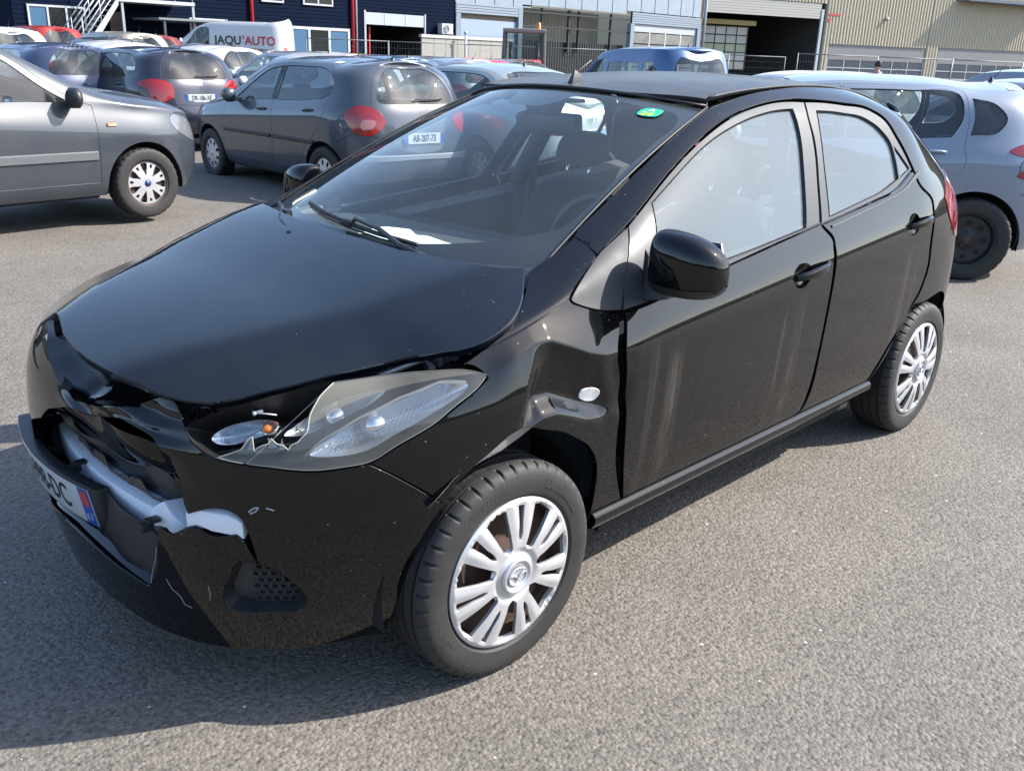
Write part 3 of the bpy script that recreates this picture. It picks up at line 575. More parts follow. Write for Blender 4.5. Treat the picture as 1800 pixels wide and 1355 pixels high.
# lower lip band and intake
lo=[(u,np.interp(u,[-1.62,-1.56,-1.25,-1.0,-.93],[.20,.13,.105,.09,.105])) for u in np.linspace(-1.60,-.94,40)]
def lip(name,off0,off1,v0,v1,m,n=4):
    V=[];F=[]; us=np.linspace(2*U0+.95,-.95,48); vs=np.linspace(0,1,n+1)
    for u in us:
        for t in vs: V.append(inset(s_side,off0+(off1-off0)*t)(np.array([u]),np.array([v0+(v1-v0)*t]))[0])
    m_=n+1
    for i in range(len(us)-1):
        for j in range(n): F.append((i*m_+j,(i+1)*m_+j,(i+1)*m_+j+1,i*m_+j+1))
    me=mesh(name,V,F); me.shade_smooth(); return link(name,me,m,CAR,False)
ledge=lip('lower_lip',.0,.055,.10,.135,BLK)
lip('intake_floor',.055,.12,.135,.12,DARK,2)
# honeycomb intake mesh (real cells)
hm=MB()
for i in range(34):
    for j in range(5):
        y=-.33+i*.0195+(j%2)*.00975; z=.238+j*.0165
        if z>.32: continue
        x=-.712+.32*y*y
        rg=[]
        for q in range(6):
            a=R(60*q+30); rg.append((y+.0112*math.cos(a),z+.0112*math.sin(a)))
        V=[(x-.0,p,q2) for p,q2 in rg]+[(x,y+(p-y)*.8,z+(q2-z)*.8) for p,q2 in rg]+[(x+.02,y+(p-y)*.8,z+(q2-z)*.8) for p,q2 in rg]
        hm.add(V,[(k,(k+1)%6,6+(k+1)%6,6+k) for k in range(6)]+[(6+k,6+(k+1)%6,12+(k+1)%6,12+k) for k in range(6)])
hm.build('intake_mesh',PLAG,CAR)
# foam absorber and beam behind the tear
def bar(name,m,path,hh,dd,z0,bev=.006,wob=0,seed=1,parent=CAR):
    """curved bar following the nose: path of (y), x=f(y)"""
    rnd=random.Random(seed); V=[];F=[]; k=len(path)
    for (x,y,z,h,d) in path:
        w=lambda: rnd.uniform(-wob,wob)
        for (dx,dz) in ((0,0),(0,h),(d,h),(d,0)): V.append((x+dx+w(),y+w(),z+dz+w()))
    for i in range(k-1):
        for j in range(4): F.append((i*4+j,i*4+(j+1)%4,(i+1)*4+(j+1)%4,(i+1)*4+j))
    F.append((0,1,2,3)); F.append((4*k-1,4*k-2,4*k-3,4*k-4))
    mb=MB(); mb.add(V,F); return mb.build(name,m,parent,bevel=bev)
ys=np.linspace(-.27,.42,16)
bar('foam_absorber',FOAM,[(-.722+.28*y*y,y,.385,.095,.062) for y in ys],0,0,0,bev=.01,label=None) if False else bar('foam_absorber',FOAM,[(-.682+.28*y*y,y,.392,.078,.05) for y in ys],0,0,0,bev=.010)
bar('foam_block',FOAM,[(-.712+.40*y*y,y,.40+dz,h,.075) for y,dz,h in ((-.285,.035,.05),(-.325,.045,.065),(-.36,.03,.06),(-.395,.015,.055),(-.42,.01,.045))],0,0,0,bev=.008,wob=.006)
def on(u,v,d): return tuple(inset(s_side,d)(np.array([u]),np.array([v]))[0])
fb=MB(); V=[];F=[]
for i,(u,v,h) in enumerate(((-.80,.325,.020),(-.775,.335,.022),(-.74,.320,.028),(-.705,.313,.028),(-.682,.305,.024),(-.672,.298,.020))):
    V+=[on(u,v-.022,.004),on(u,v+h,.006),on(u,v+h+.01,.045),on(u,v-.02,.05)]
for i in range(5):
    for j in range(4): F.append((i*4+j,i*4+(j+1)%4,(i+1)*4+(j+1)%4,(i+1)*4+j))
F+=[(0,1,2,3),(23,22,21,20)]; fb.add(V,F); fb.build('foam_strip',FOAM,CAR,bevel=.004)
bar('bumper_beam',mat('beam_steel',(.05,.065,.085),.45,metal=.5,noise=.4),[(-.635+.26*y*y,y,.40,.12,.05) for y in np.linspace(-.5,.5,15)],0,0,0,bev=.006)
# the ragged torn edge of the crush zone behind the foam
rg=MB(); rnd=random.Random(4); pv=None
for i in range(26):
    y=-.30+i*.022; x=-.648+.27*y*y; z=.49+rnd.uniform(-.018,.018); cur=((x,y,z-.06),(x-.008,y,z))
    if pv: rg.add([pv[0],cur[0],cur[1],pv[1]],[(0,1,2,3)])
    pv=cur
rg.build('torn_edge',mat('torn_rusty_edge',(.09,.055,.04),.7,noise=.7,nscale=80),CAR)
# crumpled folds of bumper skin hanging in the hole
def fold(name,pts,wid,m,amp=.012,seed=0):
    rnd=random.Random(seed); n=len(pts); k=9; V=[];F=[]
    ph=[rnd.uniform(0,6) for _ in range(4)]
    for i in range((n-1)*8+1):
        s=i/8; a=min(int(s),n-2); f=s-a; p=np.array(pts[a])*(1-f)+np.array(pts[a+1])*f; w=wid[a]*(1-f)+wid[a+1]*f
        for j in range(k):
            t=j/(k-1); o=amp*(math.sin(s*2.3+ph[0]+t*3)+.6*math.sin(s*4.1+ph[1]-t*6))
            V.append((p[0]+o+.6*w*t*t,p[1]+o*.3,p[2]-w*t+o*.4))
    for i in range((n-1)*8):
        for j in range(k-1): F.append((i*k+j,(i+1)*k+j,(i+1)*k+j+1,i*k+j+1))
    me=mesh(name,V,F); me.shade_smooth(); return link(name,me,m,CAR,False)
fold('crumpled_skin',[(-.70,.38,.655),(-.73,.2,.66),(-.735,.0,.672),(-.72,-.15,.675),(-.68,-.28,.665),(-.63,-.38,.64),(-.60,-.44,.60)],[.05,.07,.10,.13,.15,.16,.16],BLK,.007,3)
fold('crumpled_skin',[(-.68,.3,.60),(-.69,.1,.585),(-.685,-.08,.58),(-.655,-.22,.57),(-.62,-.34,.55),(-.60,-.41,.50)],[.05,.07,.09,.10,.12,.13],PLA,.008,8)
fold('crumpled_skin',[(-.64,-.34,.60),(-.635,-.38,.56),(-.625,-.41,.52),(-.62,-.43,.47)],[.03,.06,.08,.06],BLK,.006,12)
# upper grille recess: bevelled inner edge, honeycomb and broken badge holder
ge=[p for p in bt[0:15]]
O=spline([(p[0],p[1],p[2]) for p in ge],.012); nO=len(O)
k=int(np.argmax(O[:,0])); O=O[:k+1]
L=[]
for t in np.linspace(0,1,6):
    Q=s_side(O[:,0],O[:,1]); tgt=Q.copy(); tgt[:,0]+=.085; tgt[:,1]*=.86; tgt[:,2]=Q[:,2]+.022*(1-np.abs(np.linspace(-1,1,len(O))))+.01
    L.append(Q*(1-t)+tgt*t+np.array([0,0,-.012])*math.sin(math.pi*t))
V=np.concatenate(L); m0=len(O); F=[(k*m0+i,k*m0+i+1,(k+1)*m0+i+1,(k+1)*m0+i) for k in range(5) for i in range(m0-1)]
me=mesh('grille_surround',V,F); me.shade_smooth(); link('grille_surround',me,BLK,CAR,False)
gm=MB()
for i in range(30):
    for j in range(6):
        y=-.42+i*.0285+(j%2)*.01425; z=.665+j*.0235
        x=-.625+.42*y*y+(z-.7)*.3
        if z>.80-.25*y*y: continue
        rg6=[(y+.0165*math.cos(R(60*q+30)),z+.0150*math.sin(R(60*q+30))) for q in range(6)]
        V=[(x,p,q2) for p,q2 in rg6]+[(x,y+(p-y)*.80,z+(q2-z)*.80) for p,q2 in rg6]+[(x+.02,y+(p-y)*.8,z+(q2-z)*.8) for p,q2 in rg6]
        gm.add(V,[(k,(k+1)%6,6+(k+1)%6,6+k) for k in range(6)]+[(6+k,6+(k+1)%6,12+(k+1)%6,12+k) for k in range(6)])
gm.build('grille_mesh',PLAG,CAR)
bh=MB(); bh.lathe([(.0,-.665),(.048,-.668),(.052,-.660),(.052,-.62)],24,axis='x',c=(0.0,-.02,.715)); bh.build('badge_holder',PLA,CAR,smooth=True)
# --- doors (side surface)
HC=[(1.282,.512,.056,.075),(2.135,.522,.050,.070)]
def cup(c,k=1): return [(c[0]+c[2]*k*math.cos(a),c[1]+c[3]*k*math.sin(a),0) for a in np.linspace(0,2*math.pi,20,endpoint=False)]
patch('front_door',b_side,uvc(B['door_front'])[::-1],DOORP,CAR,holes=[cup(HC[0])],step=.02,sv=SV,gap=.0022)
patch('rear_door',s_side,uvc(B['door_rear'])[::-1],DOORP,CAR,holes=[cup(HC[1])],step=.02,sv=SV,gap=.0022)
fs=uvc(B['frame_front']); wf=uvc(B['win_front']); fr=uvc(B['frame_rear']); wr=uvc(B['win_rear']); wq=uvc(B['win_quarter'])
def grow(L,d):
    P=np.array([p[:2] for p in L]); c=P.mean(0); q=(P-c); return [tuple(c+q[i]*(1+d))+(L[i][2],) for i in range(len(L))]
patch('door_frame',s_side,fs[::-1],SAT,CAR,holes=[wf],step=.02,sv=SV,gap=.001,off=-.003,thick=.01)
patch('door_frame',s_side,fr[::-1],SAT,CAR,holes=[wr,wq],step=.02,sv=SV,gap=.001,off=-.003,thick=.01)
for w_,o_ in ((wf,-.011),(wr,-.011)):
    ribbon('window_seal',s_side,w_,.0005,.012,RUB,CAR,shrink=.018,n=2)
    patch('side_window',s_side,grow(w_,.02)[::-1],GSIDE,CAR,step=.04,sv=SV,off=o_,thick=0)
patch('quarter_window',s_side,grow(wq,.02)[::-1],GSIDE,CAR,step=.04,sv=SV,off=-.009,thick=0)
patch('belt_moulding',s_side,uvc(B['belt_front'])[::-1],SAT,CAR,step=.015,sv=SV,off=.004,thick=.008)
br=[(p[0],p[1],p[2]) for p in uvc(B['door_rear'])[22:]]
bm_=[(1.5146,.7235,1),(1.75,.7250,0),(1.913,.7255,0),(2.073,.7290,0),(2.262,.7640,1),(2.275,.7490,1),(2.073,.7185,0),(1.913,.7155,0),(1.75,.7150,0),(1.518,.7140,1)]
patch('belt_moulding',s_side,bm_[::-1],SAT,CAR,step=.015,sv=SV,off=.004,thick=.008)
patch('sail_trim',s_side,uvc(B['sail'])[::-1],SATG,CAR,step=.015,sv=SV,off=-.001,thick=.008)
# --- body side: pillar, roof rail, rear quarter (outline behind the tail is out of sight and follows the tail)
SL=uvc(B['side_lower']); SL=[p for p in SL[:-3]]
A0=2.49; 
def archpts(x0,z0,r,a0,a1,n):
    out=[]
    for k in range(n+1):
        a=R(a0+(a1-a0)*k/n); out.append((x0+r*math.cos(a),z0+r*math.sin(a)))
    return out
# invert (x,z) -> (u,v) on the side surface numerically
_gu=np.linspace(U0,U1,420); _gv=np.linspace(0,1,160); _U,_V=np.meshgrid(_gu,_gv,indexing='ij'); _PP=s_side(_U.ravel(),_V.ravel())
def xz(x,z,c=0):
    d=(_PP[:,0]-x)**2+(_PP[:,2]-z)**2; d=d+np.where(_PP[:,1]>-.35,1,0); i=int(d.argmin()); return (float(_U.ravel()[i]),float(_V.ravel()[i]),c)
ra=[xz(x,z) for x,z in archpts(2.50,.284,.335,25,160,14)]   # rear arch from behind to front
i0=[i for i,p in enumerate(SL) if abs(p[0]-2.0517)<.02 and p[1]<.13][0]
fl=SL[i0+1:]                 # traced flange up and over the tyre
tail=[(2.86,.27,0),xz(2.80,.42,1),(3.0,.36,0),(3.25,.40,1),(3.25,.62,0),(3.22,.74,1),(3.05,.78,0),(2.9,.84,0),(2.86,.93,0),(2.84,1.0,1)]
tail=[(2.72,.285,0),(2.80,.24,1),(2.86,.36,0),(2.83,.50,1),(2.80,.62,0),(2.78,.70,1),(2.90,.78,0),(2.92,.88,0),(2.86,1.0,1)]
side_o=SL[:i0+1]+fl+tail+[(2.6,1.0,0),(2.3,1.0,0),(1.9,1.0,0),(1.5,1.0,0),(1.1,1.0,0),(.75,1.0,0),(.40,1.0,0)]
patch('body_side',s_side,side_o[::-1],BLK,CAR,step=.02,sv=SV,gap=.001,thick=.015)
mb=MB(); V=[];F=[]; us=np.linspace(.325,2.05,50); pr=[(.119,.004),(.117,-.010),(.110,-.017),(.098,-.020),(.084,-.017),(.073,-.006),(.066,.03),(.060,.09)]
for u in us:
    for v,d in pr: V.append(inset(s_side,d)(np.array([u]),np.array([v]))[0])
for i in range(49):
    for j in range(7): F.append((i*8+j,(i+1)*8+j,(i+1)*8+j+1,i*8+j+1))
mb.add(V,F); mb.build('sill',BLK,CAR,True)
# tail: bumper, lamps, tailgate
tb=[(2.805,.235,1),(2.865,.36,0),(2.835,.50,1),(3.0,.55,0),(3.3,.56,0),(U1,.56,0)]
tbR=[(2*U1-p[0],p[1],p[2]) for p in tb[:-1]][::-1]
def rside(u,v):
    u=np.atleast_1d(np.asarray(u,float)); m=u>U1; P=side(np.where(m,2*U1-u,u),v,False); P[m,1]*=-1; return P
patch('rear_bumper',rside,[(2.80,0,1)]+[(2*U1-2.80,0,1)]+tbR+tb[::-1],BLK,CAR,step=.03,sv=SV,thick=.01)
tl_=[(2.66,.47,1),(2.55,.54,0),(2.515,.64,1),(2.60,.70,0),(2.80,.755,1),(2.96,.735,0),(3.02,.64,0),(2.97,.53,0),(2.82,.48,0)]
patch('tail_light',s_side,tl_[::-1],REDL,CAR,step=.02,sv=SV,thick=.02,off=.004)
tg=[(3.0,.54,1),(3.03,.60,0),(3.0,.73,0),(2.91,.78,0),(2.93,.88,0),(2.87,1.0,1)]
tgR=[(2*U1-p[0],p[1],p[2]) for p in tg][::-1]
rw=[(3.13,.80,0),(3.08,.90,0),(3.06,.965,0),(U1,.97,0)]; rwh=[(p[0],p[1],0) for p in rw]+[(2*U1-p[0],p[1],0) for p in rw[:-1]][::-1]+[(U1,.78,0)]
patch('tailgate',rside,tg[::-1]+[(2*U1-3.0,.54,1)][:0]+[],BLK,CAR,step=.03,sv=SV) if False else patch('tailgate',rside,(tg+tgR)[::-1] if False else ([(3.0,.54,1)]+[(2*U1-3.0,.54,1)]+tgR[:0]+[(2*U1-p[0],p[1],p[2]) for p in tg[1:]]+tg[1:][::-1]),BLK,CAR,holes=[rwh],step=.03,sv=SV)
patch('rear_window',rside,rwh,GSCR,CAR,step=.04,sv=SV,off=-.005,thick=0)
# --- roof and windscreen
yl=lambda x: float(np.interp(x,[.96,1.10,1.35,2.1,2.35,2.62],[.520,.520,.513,.508,.503,.50]))
ro=[(1.110,-.519,1),(1.35,-.511,0),(1.8,-.508,0),(2.3,-.500,0),(2.48,-.48,1),(2.56,-.25,0),(2.58,0,0),(2.56,.25,0),(2.48,.48,1),(2.3,.500,0),(1.8,.508,0),(1.35,.511,0),(1.110,.519,1),(1.025,.35,0),(.98,.18,0),(.963,0,0),(.98,-.18,0),(1.025,-.35,0)]
patch('roof',roof,ro,ROOFP,CAR,step=.03,thick=.010,gap=.002,off=-.001)
def edge(s): return .638+(.524-.638)*s
so_=[(-.06,-.66,1)]+[(s,-edge(s),0) for s in (.1,.25,.4,.55,.7,.85)]+[(.995,-.522,1),(.995,-.3,0),(.995,0,0),(.995,.3,0),(.995,.522,1)]+[(s,edge(s),0) for s in (.85,.7,.55,.4,.25,.1)]+[(-.06,.66,1),(-.06,0,0)]
patch('windscreen',screen,so_,GSCR,CAR,step=.05,thick=0,off=-.004)
# black printed border inside the screen
fi=[(.17,-.52,0),(.22,-.575,0),(.32,-.580,0),(.5,-.56,0),(.7,-.535,0),(.88,-.508,0),(.925,-.48,0),(.935,-.40,0),(.945,-.13,0),(.90,-.11,0),(.86,-.08,0),(.85,0,0),(.86,.08,0),(.90,.11,0),(.945,.13,0),(.935,.40,0),(.925,.48,0),(.88,.508,0),(.7,.535,0),(.5,.56,0),(.3,.583,0),(.20,.59,0),(.13,.56,0),(.085,.3,0),(.078,0,0),(.088,-.3,0)]
patch('screen_border',screen,so_,mat('black_glass_print',(.008,.008,.009),.25),CAR,holes=[fi],step=.04,thick=0,off=-.0065)
# seals
mb=MB(); pts=[tuple(screen([s],[-edge(s)-.004])[0]+np.array([0,0,.001])) for s in np.linspace(.0,1,20)]; mb.tube(pts,.004,6); pts=[(p[0],-p[1],p[2]) for p in pts]; mb.tube(pts,.004,6)
pts=[tuple(screen([1.0],[y])[0]+np.array([.004,0,.003])) for y in np.linspace(-.522,.522,20)]; mb.tube(pts,.0055,6); mb.build('windscreen_seal',RUB,CAR,True)
for sg in (-1,1):
    mb=MB(); pts=[(x,sg*(yl(x)+.002),float(roof([x],[yl(x)])[0][2])+.0005) for x in np.linspace(1.12,2.40,24)]; mb.tube(pts,.0045,6); mb.build('roof_ditch_moulding',SATG,CAR,True)
# antenna
mb=MB(); z0=float(roof([1.07],[0.0])[0][2]); mb.prism([(-.035,0),(.03,0),(.02,.03),(-.012,.045)],lambda a,b:(1.08+a-.0,-.012+.01*(b/.045)+.0,z0-.004+b),lambda a,b:(1.08+a,.012-.01*(b/.045),z0-.004+b)); mb.tube([(1.075,0,z0+.03),(1.155,0,z0+.075)],.004,6,r2=.002); mb.build('roof_antenna',PLA,CAR,bevel=.002)
# mirrored side of the car (largely out of sight, seen through the glass and past the bonnet)
for nm in ('rear_door','front_door','door_frame','side_window','quarter_window','body_side','sill','tail_light','belt_moulding','sail_trim','window_seal'):
    for o in [o for o in list(bpy.data.objects) if o.parent==CAR and o.name.split('.')[0]==nm]:
        q=mirror(o)
        if nm in ('side_window','quarter_window'): q.data.materials[0]=GCLR
# --- headlights
CAV=mat('lamp_housing',(.010,.010,.011),.45)
REF=mat('lamp_reflector',(.62,.64,.67),.24,metal=.9)
def lampset(full,lens,par,detail):
    ribbon('lamp_housing',s_side,full,.002,.11,CAV,par,shrink=.12,n=3,curve=.7)
    P=spline([(p[0],p[1],p[2]) for p in full],.02); c=P.mean(0); P=c+(P-c)*.88
    patch('lamp_housing',inset(s_side,.105),[(a,b,0) for a,b in P][::-1] if detail else [(a,b,0) for a,b in P],CAV,par,step=.04,thick=0)
LAMP=bpy.data.objects.new('headlight',None); COL.objects.link(LAMP); LAMP.parent=CAR; LAMP['label']='smashed headlight with its clear cover broken away at the inner end'
lampset(lam,None,LAMP,True)
ln=uvc(B['lens'])
patch('lamp_lens',s_side,ln[::-1],LENS,LAMP,step=.02,sv=1.0,thick=.003,gap=.0005,chamfer=.0008)
# yellowed upper part of the cover as a second skin
yy=[(-.13,.672,1),(-.1596,.706,0),(-.234,.790,0),(-.319,.885,0),(-.401,.948,0),(-.494,.985,1),(-.520,.86,0),(-.538,.73,0),(-.5395,.66,1),(-.50,.70,0),(-.44,.76,0),(-.36,.78,0),(-.27,.745,0),(-.19,.70,0)]
patch('yellowed_film',s_side,yy[::-1],LENSY,LAMP,step=.02,thick=0,off=.0006)
def bowl(name,uvs,d_edge,d_mid,m,par,ribs=0,seg=.01,chrome=None):
    """concave ribbed reflector behind the cover, bounded by an outline"""
    P=spline([(a,b,0) for a,b in uvs],seg); c=P.mean(0); L=[]; K=9
    for k in range(K):
        t=k/(K-1); Q=c+(P-c)*(1-t*.98); d=d_edge+(d_mid-d_edge)*(1-(1-t)**2); X=inset(s_side,d)(Q[:,0],Q[:,1])
        if ribs: X[:,2]+=.0004*np.sin(Q[:,1]*ribs)*(1 if k else 0)
        L.append(X)
    V=np.concatenate(L); m0=len(P); F=[(k*m0+i,k*m0+(i+1)%m0,(k+1)*m0+(i+1)%m0,(k+1)*m0+i) for k in range(K-1) for i in range(m0)]
    F.append(tuple((K-1)*m0+i for i in range(m0)))
    me=mesh(name,V,F); me.shade_smooth(); return link(name,me,m,par,False)
RFL=[('main_reflector',[(-.165,.655),(-.20,.70),(-.28,.715),(-.36,.70),(-.44,.64),(-.50,.56),(-.53,.50),(-.48,.475),(-.42,.470),(-.34,.52),(-.26,.575)],.018,.075,500),
     ('inner_reflector',[(-.375,.86),(-.42,.90),(-.47,.87),(-.52,.79),(-.565,.70),(-.585,.635),(-.55,.625),(-.50,.66),(-.44,.72),(-.39,.78)],.03,.085,420),
     ('indicator_reflector',[(-.605,.735),(-.64,.765),(-.695,.745),(-.735,.69),(-.745,.645),(-.725,.61),(-.70,.605),(-.655,.635),(-.615,.665)],.022,.06,520)]
for nm,uvs,a,b,rb in RFL: bowl(nm,uvs,a,b,REF,LAMP,rb)
def stripe(name,pts,w,d,m,par,n=60):
    V=[];F=[]; P=np.array(pts); t=np.linspace(0,len(P)-1,n); Q=np.stack([np.interp(t,range(len(P)),P[:,i]) for i in (0,1)],1)
    for i,(a,b) in enumerate(Q):
        V+= [on(a,b-w,d),on(a,b+w,d-.004)]
    for i in range(n-1): F.append((2*i,2*i+2,2*i+3,2*i+1))
    me=mesh(name,V,F); return link(name,me,m,par,True)
stripe('reflector_rim',[(-.17,.665),(-.24,.725),(-.34,.72),(-.43,.665),(-.50,.58),(-.54,.50)],.008,.016,REF,LAMP)
# pale yellowish broken rim of the cover; fine flutes across the reflectors; bulb shields
lp=spline([(p[0],p[1],p[2]) for p in ln],.008); kk=[i for i,q in enumerate(lp) if q[0]<-.49 and not (q[1]<.505)]
X=inset(s_side,-.0012)(lp[kk,0],lp[kk,1]); mb=MB(); mb.tube([tuple(q) for q in X],.0011,5); mb.build('lens_rim',mat('broken_plastic_edge',(.48,.46,.40),.4),LAMP)
lp=spline([(p[0],p[1],p[2]) for p in ln],.008); X=inset(s_side,-.0008)(lp[:,0],lp[:,1]); kk=[i for i,q in enumerate(lp) if not( q[0]<-.49 and not (q[1]<.505))]; mb=MB(); mb.tube([tuple(X[i]) for i in kk],.0011,4); mb.build('lens_rim',mat('lens_edge_grey',(.16,.16,.14),.4),LAMP)
for (ua,ub,va,vb,dd,nn) in ((-.20,-.52,.66,.50,.040,26),(-.42,-.57,.80,.66,.055,14),(-.63,-.735,.715,.64,.042,16)):
    for k in range(nn):
        t=k/(nn-1); u=ua+(ub-ua)*t; vm=va+(vb-va)*t; h=.055*math.sin(math.pi*(.12+.76*t)); mb=MB(); mb.tube([on(u-.01,vm-h,dd-.014),on(u,vm,dd),on(u+.01,vm+h*.9,dd-.014)],.0009,3); mb.build('flute',mat('flute_grey',(.22,.24,.27),.2,metal=.8),LAMP)
for (u,v,d,r) in ((-.40,.60,.03,.020),(-.49,.74,.05,.018)):
    c=on(u,v,d); mb=MB(); mb.lathe([(0,-r*.9),(r*.7,-r*.7),(r,0),(r,r)],16,axis='x',c=c); mb.build('bulb_shield',CHR,LAMP,True)
stripe('lamp_divider',[(-.53,.50),(-.60,.56),(-.66,.575),(-.72,.55),(-.75,.55)],.016,.03,CAV,LAMP)
stripe('lamp_divider',[(-.50,.60),(-.56,.605),(-.62,.60),(-.67,.585)],.010,.045,CAV,LAMP)
for (u,v,d,m,r) in ((-.625,.70,.034,AMB,.011),(-.622,.70,.05,CHR,.018)):
    mb=MB(); c=on(u,v,d); mb.lathe([(0,-r*1.3),(r*.6,-r*1.1),(r,-r*.3),(r,r*.4),(r*.7,r)],16,axis='x',c=c); mb.build('indicator_bulb',m,LAMP,True)
mb=MB(); c=on(-.66,.84,.03); mb.lathe([(0,-.008),(.006,-.006),(.004,0),(.0045,.015)],10,axis='x',c=c); mb.tube([c,(c[0]+.02,c[1]-.05,c[2]+.005)],.0016,5); mb.build('adjuster_pin',WHITE,LAMP,True)
# broken shards standing on the lower edge
sh=MB()
for (u,v,h,w,a) in ((-.655,.60,.035,.010,.5),(-.61,.60,.03,.014,-.4),(-.59,.585,.03,.01,.3)):
    p=np.array(on(u,v-.03,.002)); q=np.array(on(u+w,v-.03,.002)); t_=np.array(on(u+a*.012,v+h,.004)); sh.add([p,q,t_,p+[.002,.002,0],q+[.002,.002,0],t_+[.002,.002,0]],[(0,1,2),(3,5,4),(0,3,4,1),(1,4,5,2),(2,5,3,0)])
sh.build('lens_shard',LENS,LAMP)
LR=bpy.data.objects.new('headlight',None); COL.objects.link(LR); LR.parent=CAR; LR['label']='intact headlight on the far side'
lamR=flipu(lam); ribbon('lamp_housing',s_side,lamR,.002,.09,CAV,LR,shrink=.12,n=3); 
P=spline([(p[0],p[1],p[2]) for p in lamR],.02); c=P.mean(0); P=c+(P-c)*.88; patch('lamp_housing',inset(s_side,.088),[(a,b,0) for a,b in P][::-1],CAV,LR,step=.05,thick=0)
patch('lamp_lens',s_side,lamR[::-1],LENS,LR,step=.03,thick=.003,gap=.0005)
# --- engine bay things seen through the gap, dark liners
mb=MB(); mb.box((-.50,-.60,.25),(.28,.60,.68)); mb.build('engine_bay',DARK,CAR)
mb=MB(); mb.lathe([(.0,0),(.020,0),(.020,.07),(.025,.072),(.025,.088),(0,.09)],20,axis='z',c=(-.36,-.475,.715)); mb.build('washer_bottle',WHITE,CAR,True)
mb=MB(); rr=random.Random(9)
for i in range(9): mb.box((-.13+i*.022,-.655+rr.uniform(-.03,.01),.795+i*.006),(-.115+i*.022,-.60+rr.uniform(0,.02),.815+i*.007),Matrix.Rotation(rr.uniform(-.6,.6),3,'Z'))
mb.tube([(-.25,-.60,.80),(-.1,-.65,.84),(.05,-.655,.88)],.008); mb.build('hinge_bracket',STEEL,CAR)
mb=MB()
mb.tube([(-.55,-.40,.74),(-.3,-.58,.76),(-.05,-.66,.80),(.15,-.64,.88)],.014,8); mb.box((-.45,-.5,.66),(-.1,-.3,.72)); mb.build('wing_rail',mat('rail_black',(.012,.012,.013),.5),CAR,True)
# wheel-arch liners
def liner(cx,y0,y1,r,z0,name='wheel_arch_liner'):
    mb=MB(); mb.lathe([(r,y0),(r,y1)],28,axis='y',c=(cx,0,z0),a0=R(-12),a1=R(192)); mb.lathe([(0.01,y1),(r,y1)],28,axis='y',c=(cx,0,z0),a0=R(-12),a1=R(192)); return mb.build(name,DARK,CAR,True)
liner(.0,-.74,-.48,.355,.29); liner(2.50,-.79,-.50,.35,.29); liner(.0,.74,.48,.355,.29); liner(2.50,.79,.50,.35,.29)
# inner arch edge strip (grey) bent down over the tyre
mb=MB(); pp=[(-.27,-.80,.545),(-.20,-.808,.600),(-.12,-.812,.636),(-.05,-.812,.655),(.01,-.812,.668),(.08,-.812,.676)]; ww=[.006,.016,.024,.034,.030,.014]
V=[];F=[]
for (x,y,z),w in zip(pp,ww): V+= [(x,y-.006,z),(x+.006,y+.006,z-w)]
F=[(2*i,2*i+1,2*i+3,2*i+2) for i in range(5)]; mb.add(V,F); mb.build('arch_lip',STEEL,CAR)
mb=MB(); mb.box((-.50,-.44,.17),(2.95,.44,.28)); mb.box((.45,-.73,.19),(2.05,.73,.27)); mb.build('underbody',DARK,CAR)
# black valance under the bumper
def val(u,v): 
    P=s_side(u,np.zeros(len(np.atleast_1d(u)))); v=np.atleast_1d(v); c=P.copy(); c[:,0]+=.05*v; c[:,1]*=(1-.05*v); c[:,2]-=.035*v; return c
patch('valance',val,[(-.40,.0,1),(2*U0+.40,0,1),(2*U0+.45,1,1),(-.45,1,1)],PLAG,CAR,step=.05,thick=.004,flip=True)
# --- side marker
mk=uvc(B['marker']); patch('side_marker',b_side,mk[::-1],mat('marker_clear',(.62,.62,.62),.15,coat=1,noise=.15,nscale=500),CAR,step=.008,sv=SV,off=.003 if True else 0,thick=.008)
# --- door handles
def handle(u0,u1,v,hc):
    d=bpy.data.objects.new('door_handle',None); COL.objects.link(d); d.parent=CAR
    us=np.linspace(u0,u1,14); mb=MB(); V=[];F=[]
    for i,u in enumerate(us):
        t=i/13; h=.013+.004*math.sin(math.pi*t); d0=-.030*math.sin(math.pi*min(1,max(0,t*1.05)))**.6-.004; vv=v+.006*t
        c=np.array(on(u,vv,d0)); V+=[c+[0,.007,-h],c+[0,-.006,-h*.6],c+[0,-.006,h*.6],c+[0,.007,h]]
    for i in range(13):
        for j in range(4): F.append((i*4+j,i*4+(j+1)%4,(i+1)*4+(j+1)%4,(i+1)*4+j))
    F+=[(0,1,2,3),(55,54,53,52)]; mb.add(V,F); mb.build('handle_grip',BLK,d,bevel=.004)
    bowl('handle_cup',[(a,b) for a,b,_ in cup(hc,1.03)],.0008,.026,BLK,d,0,.008)
    return d
handle(1.235,1.455,.505,HC[0]); handle(2.09,2.285,.515,HC[1])
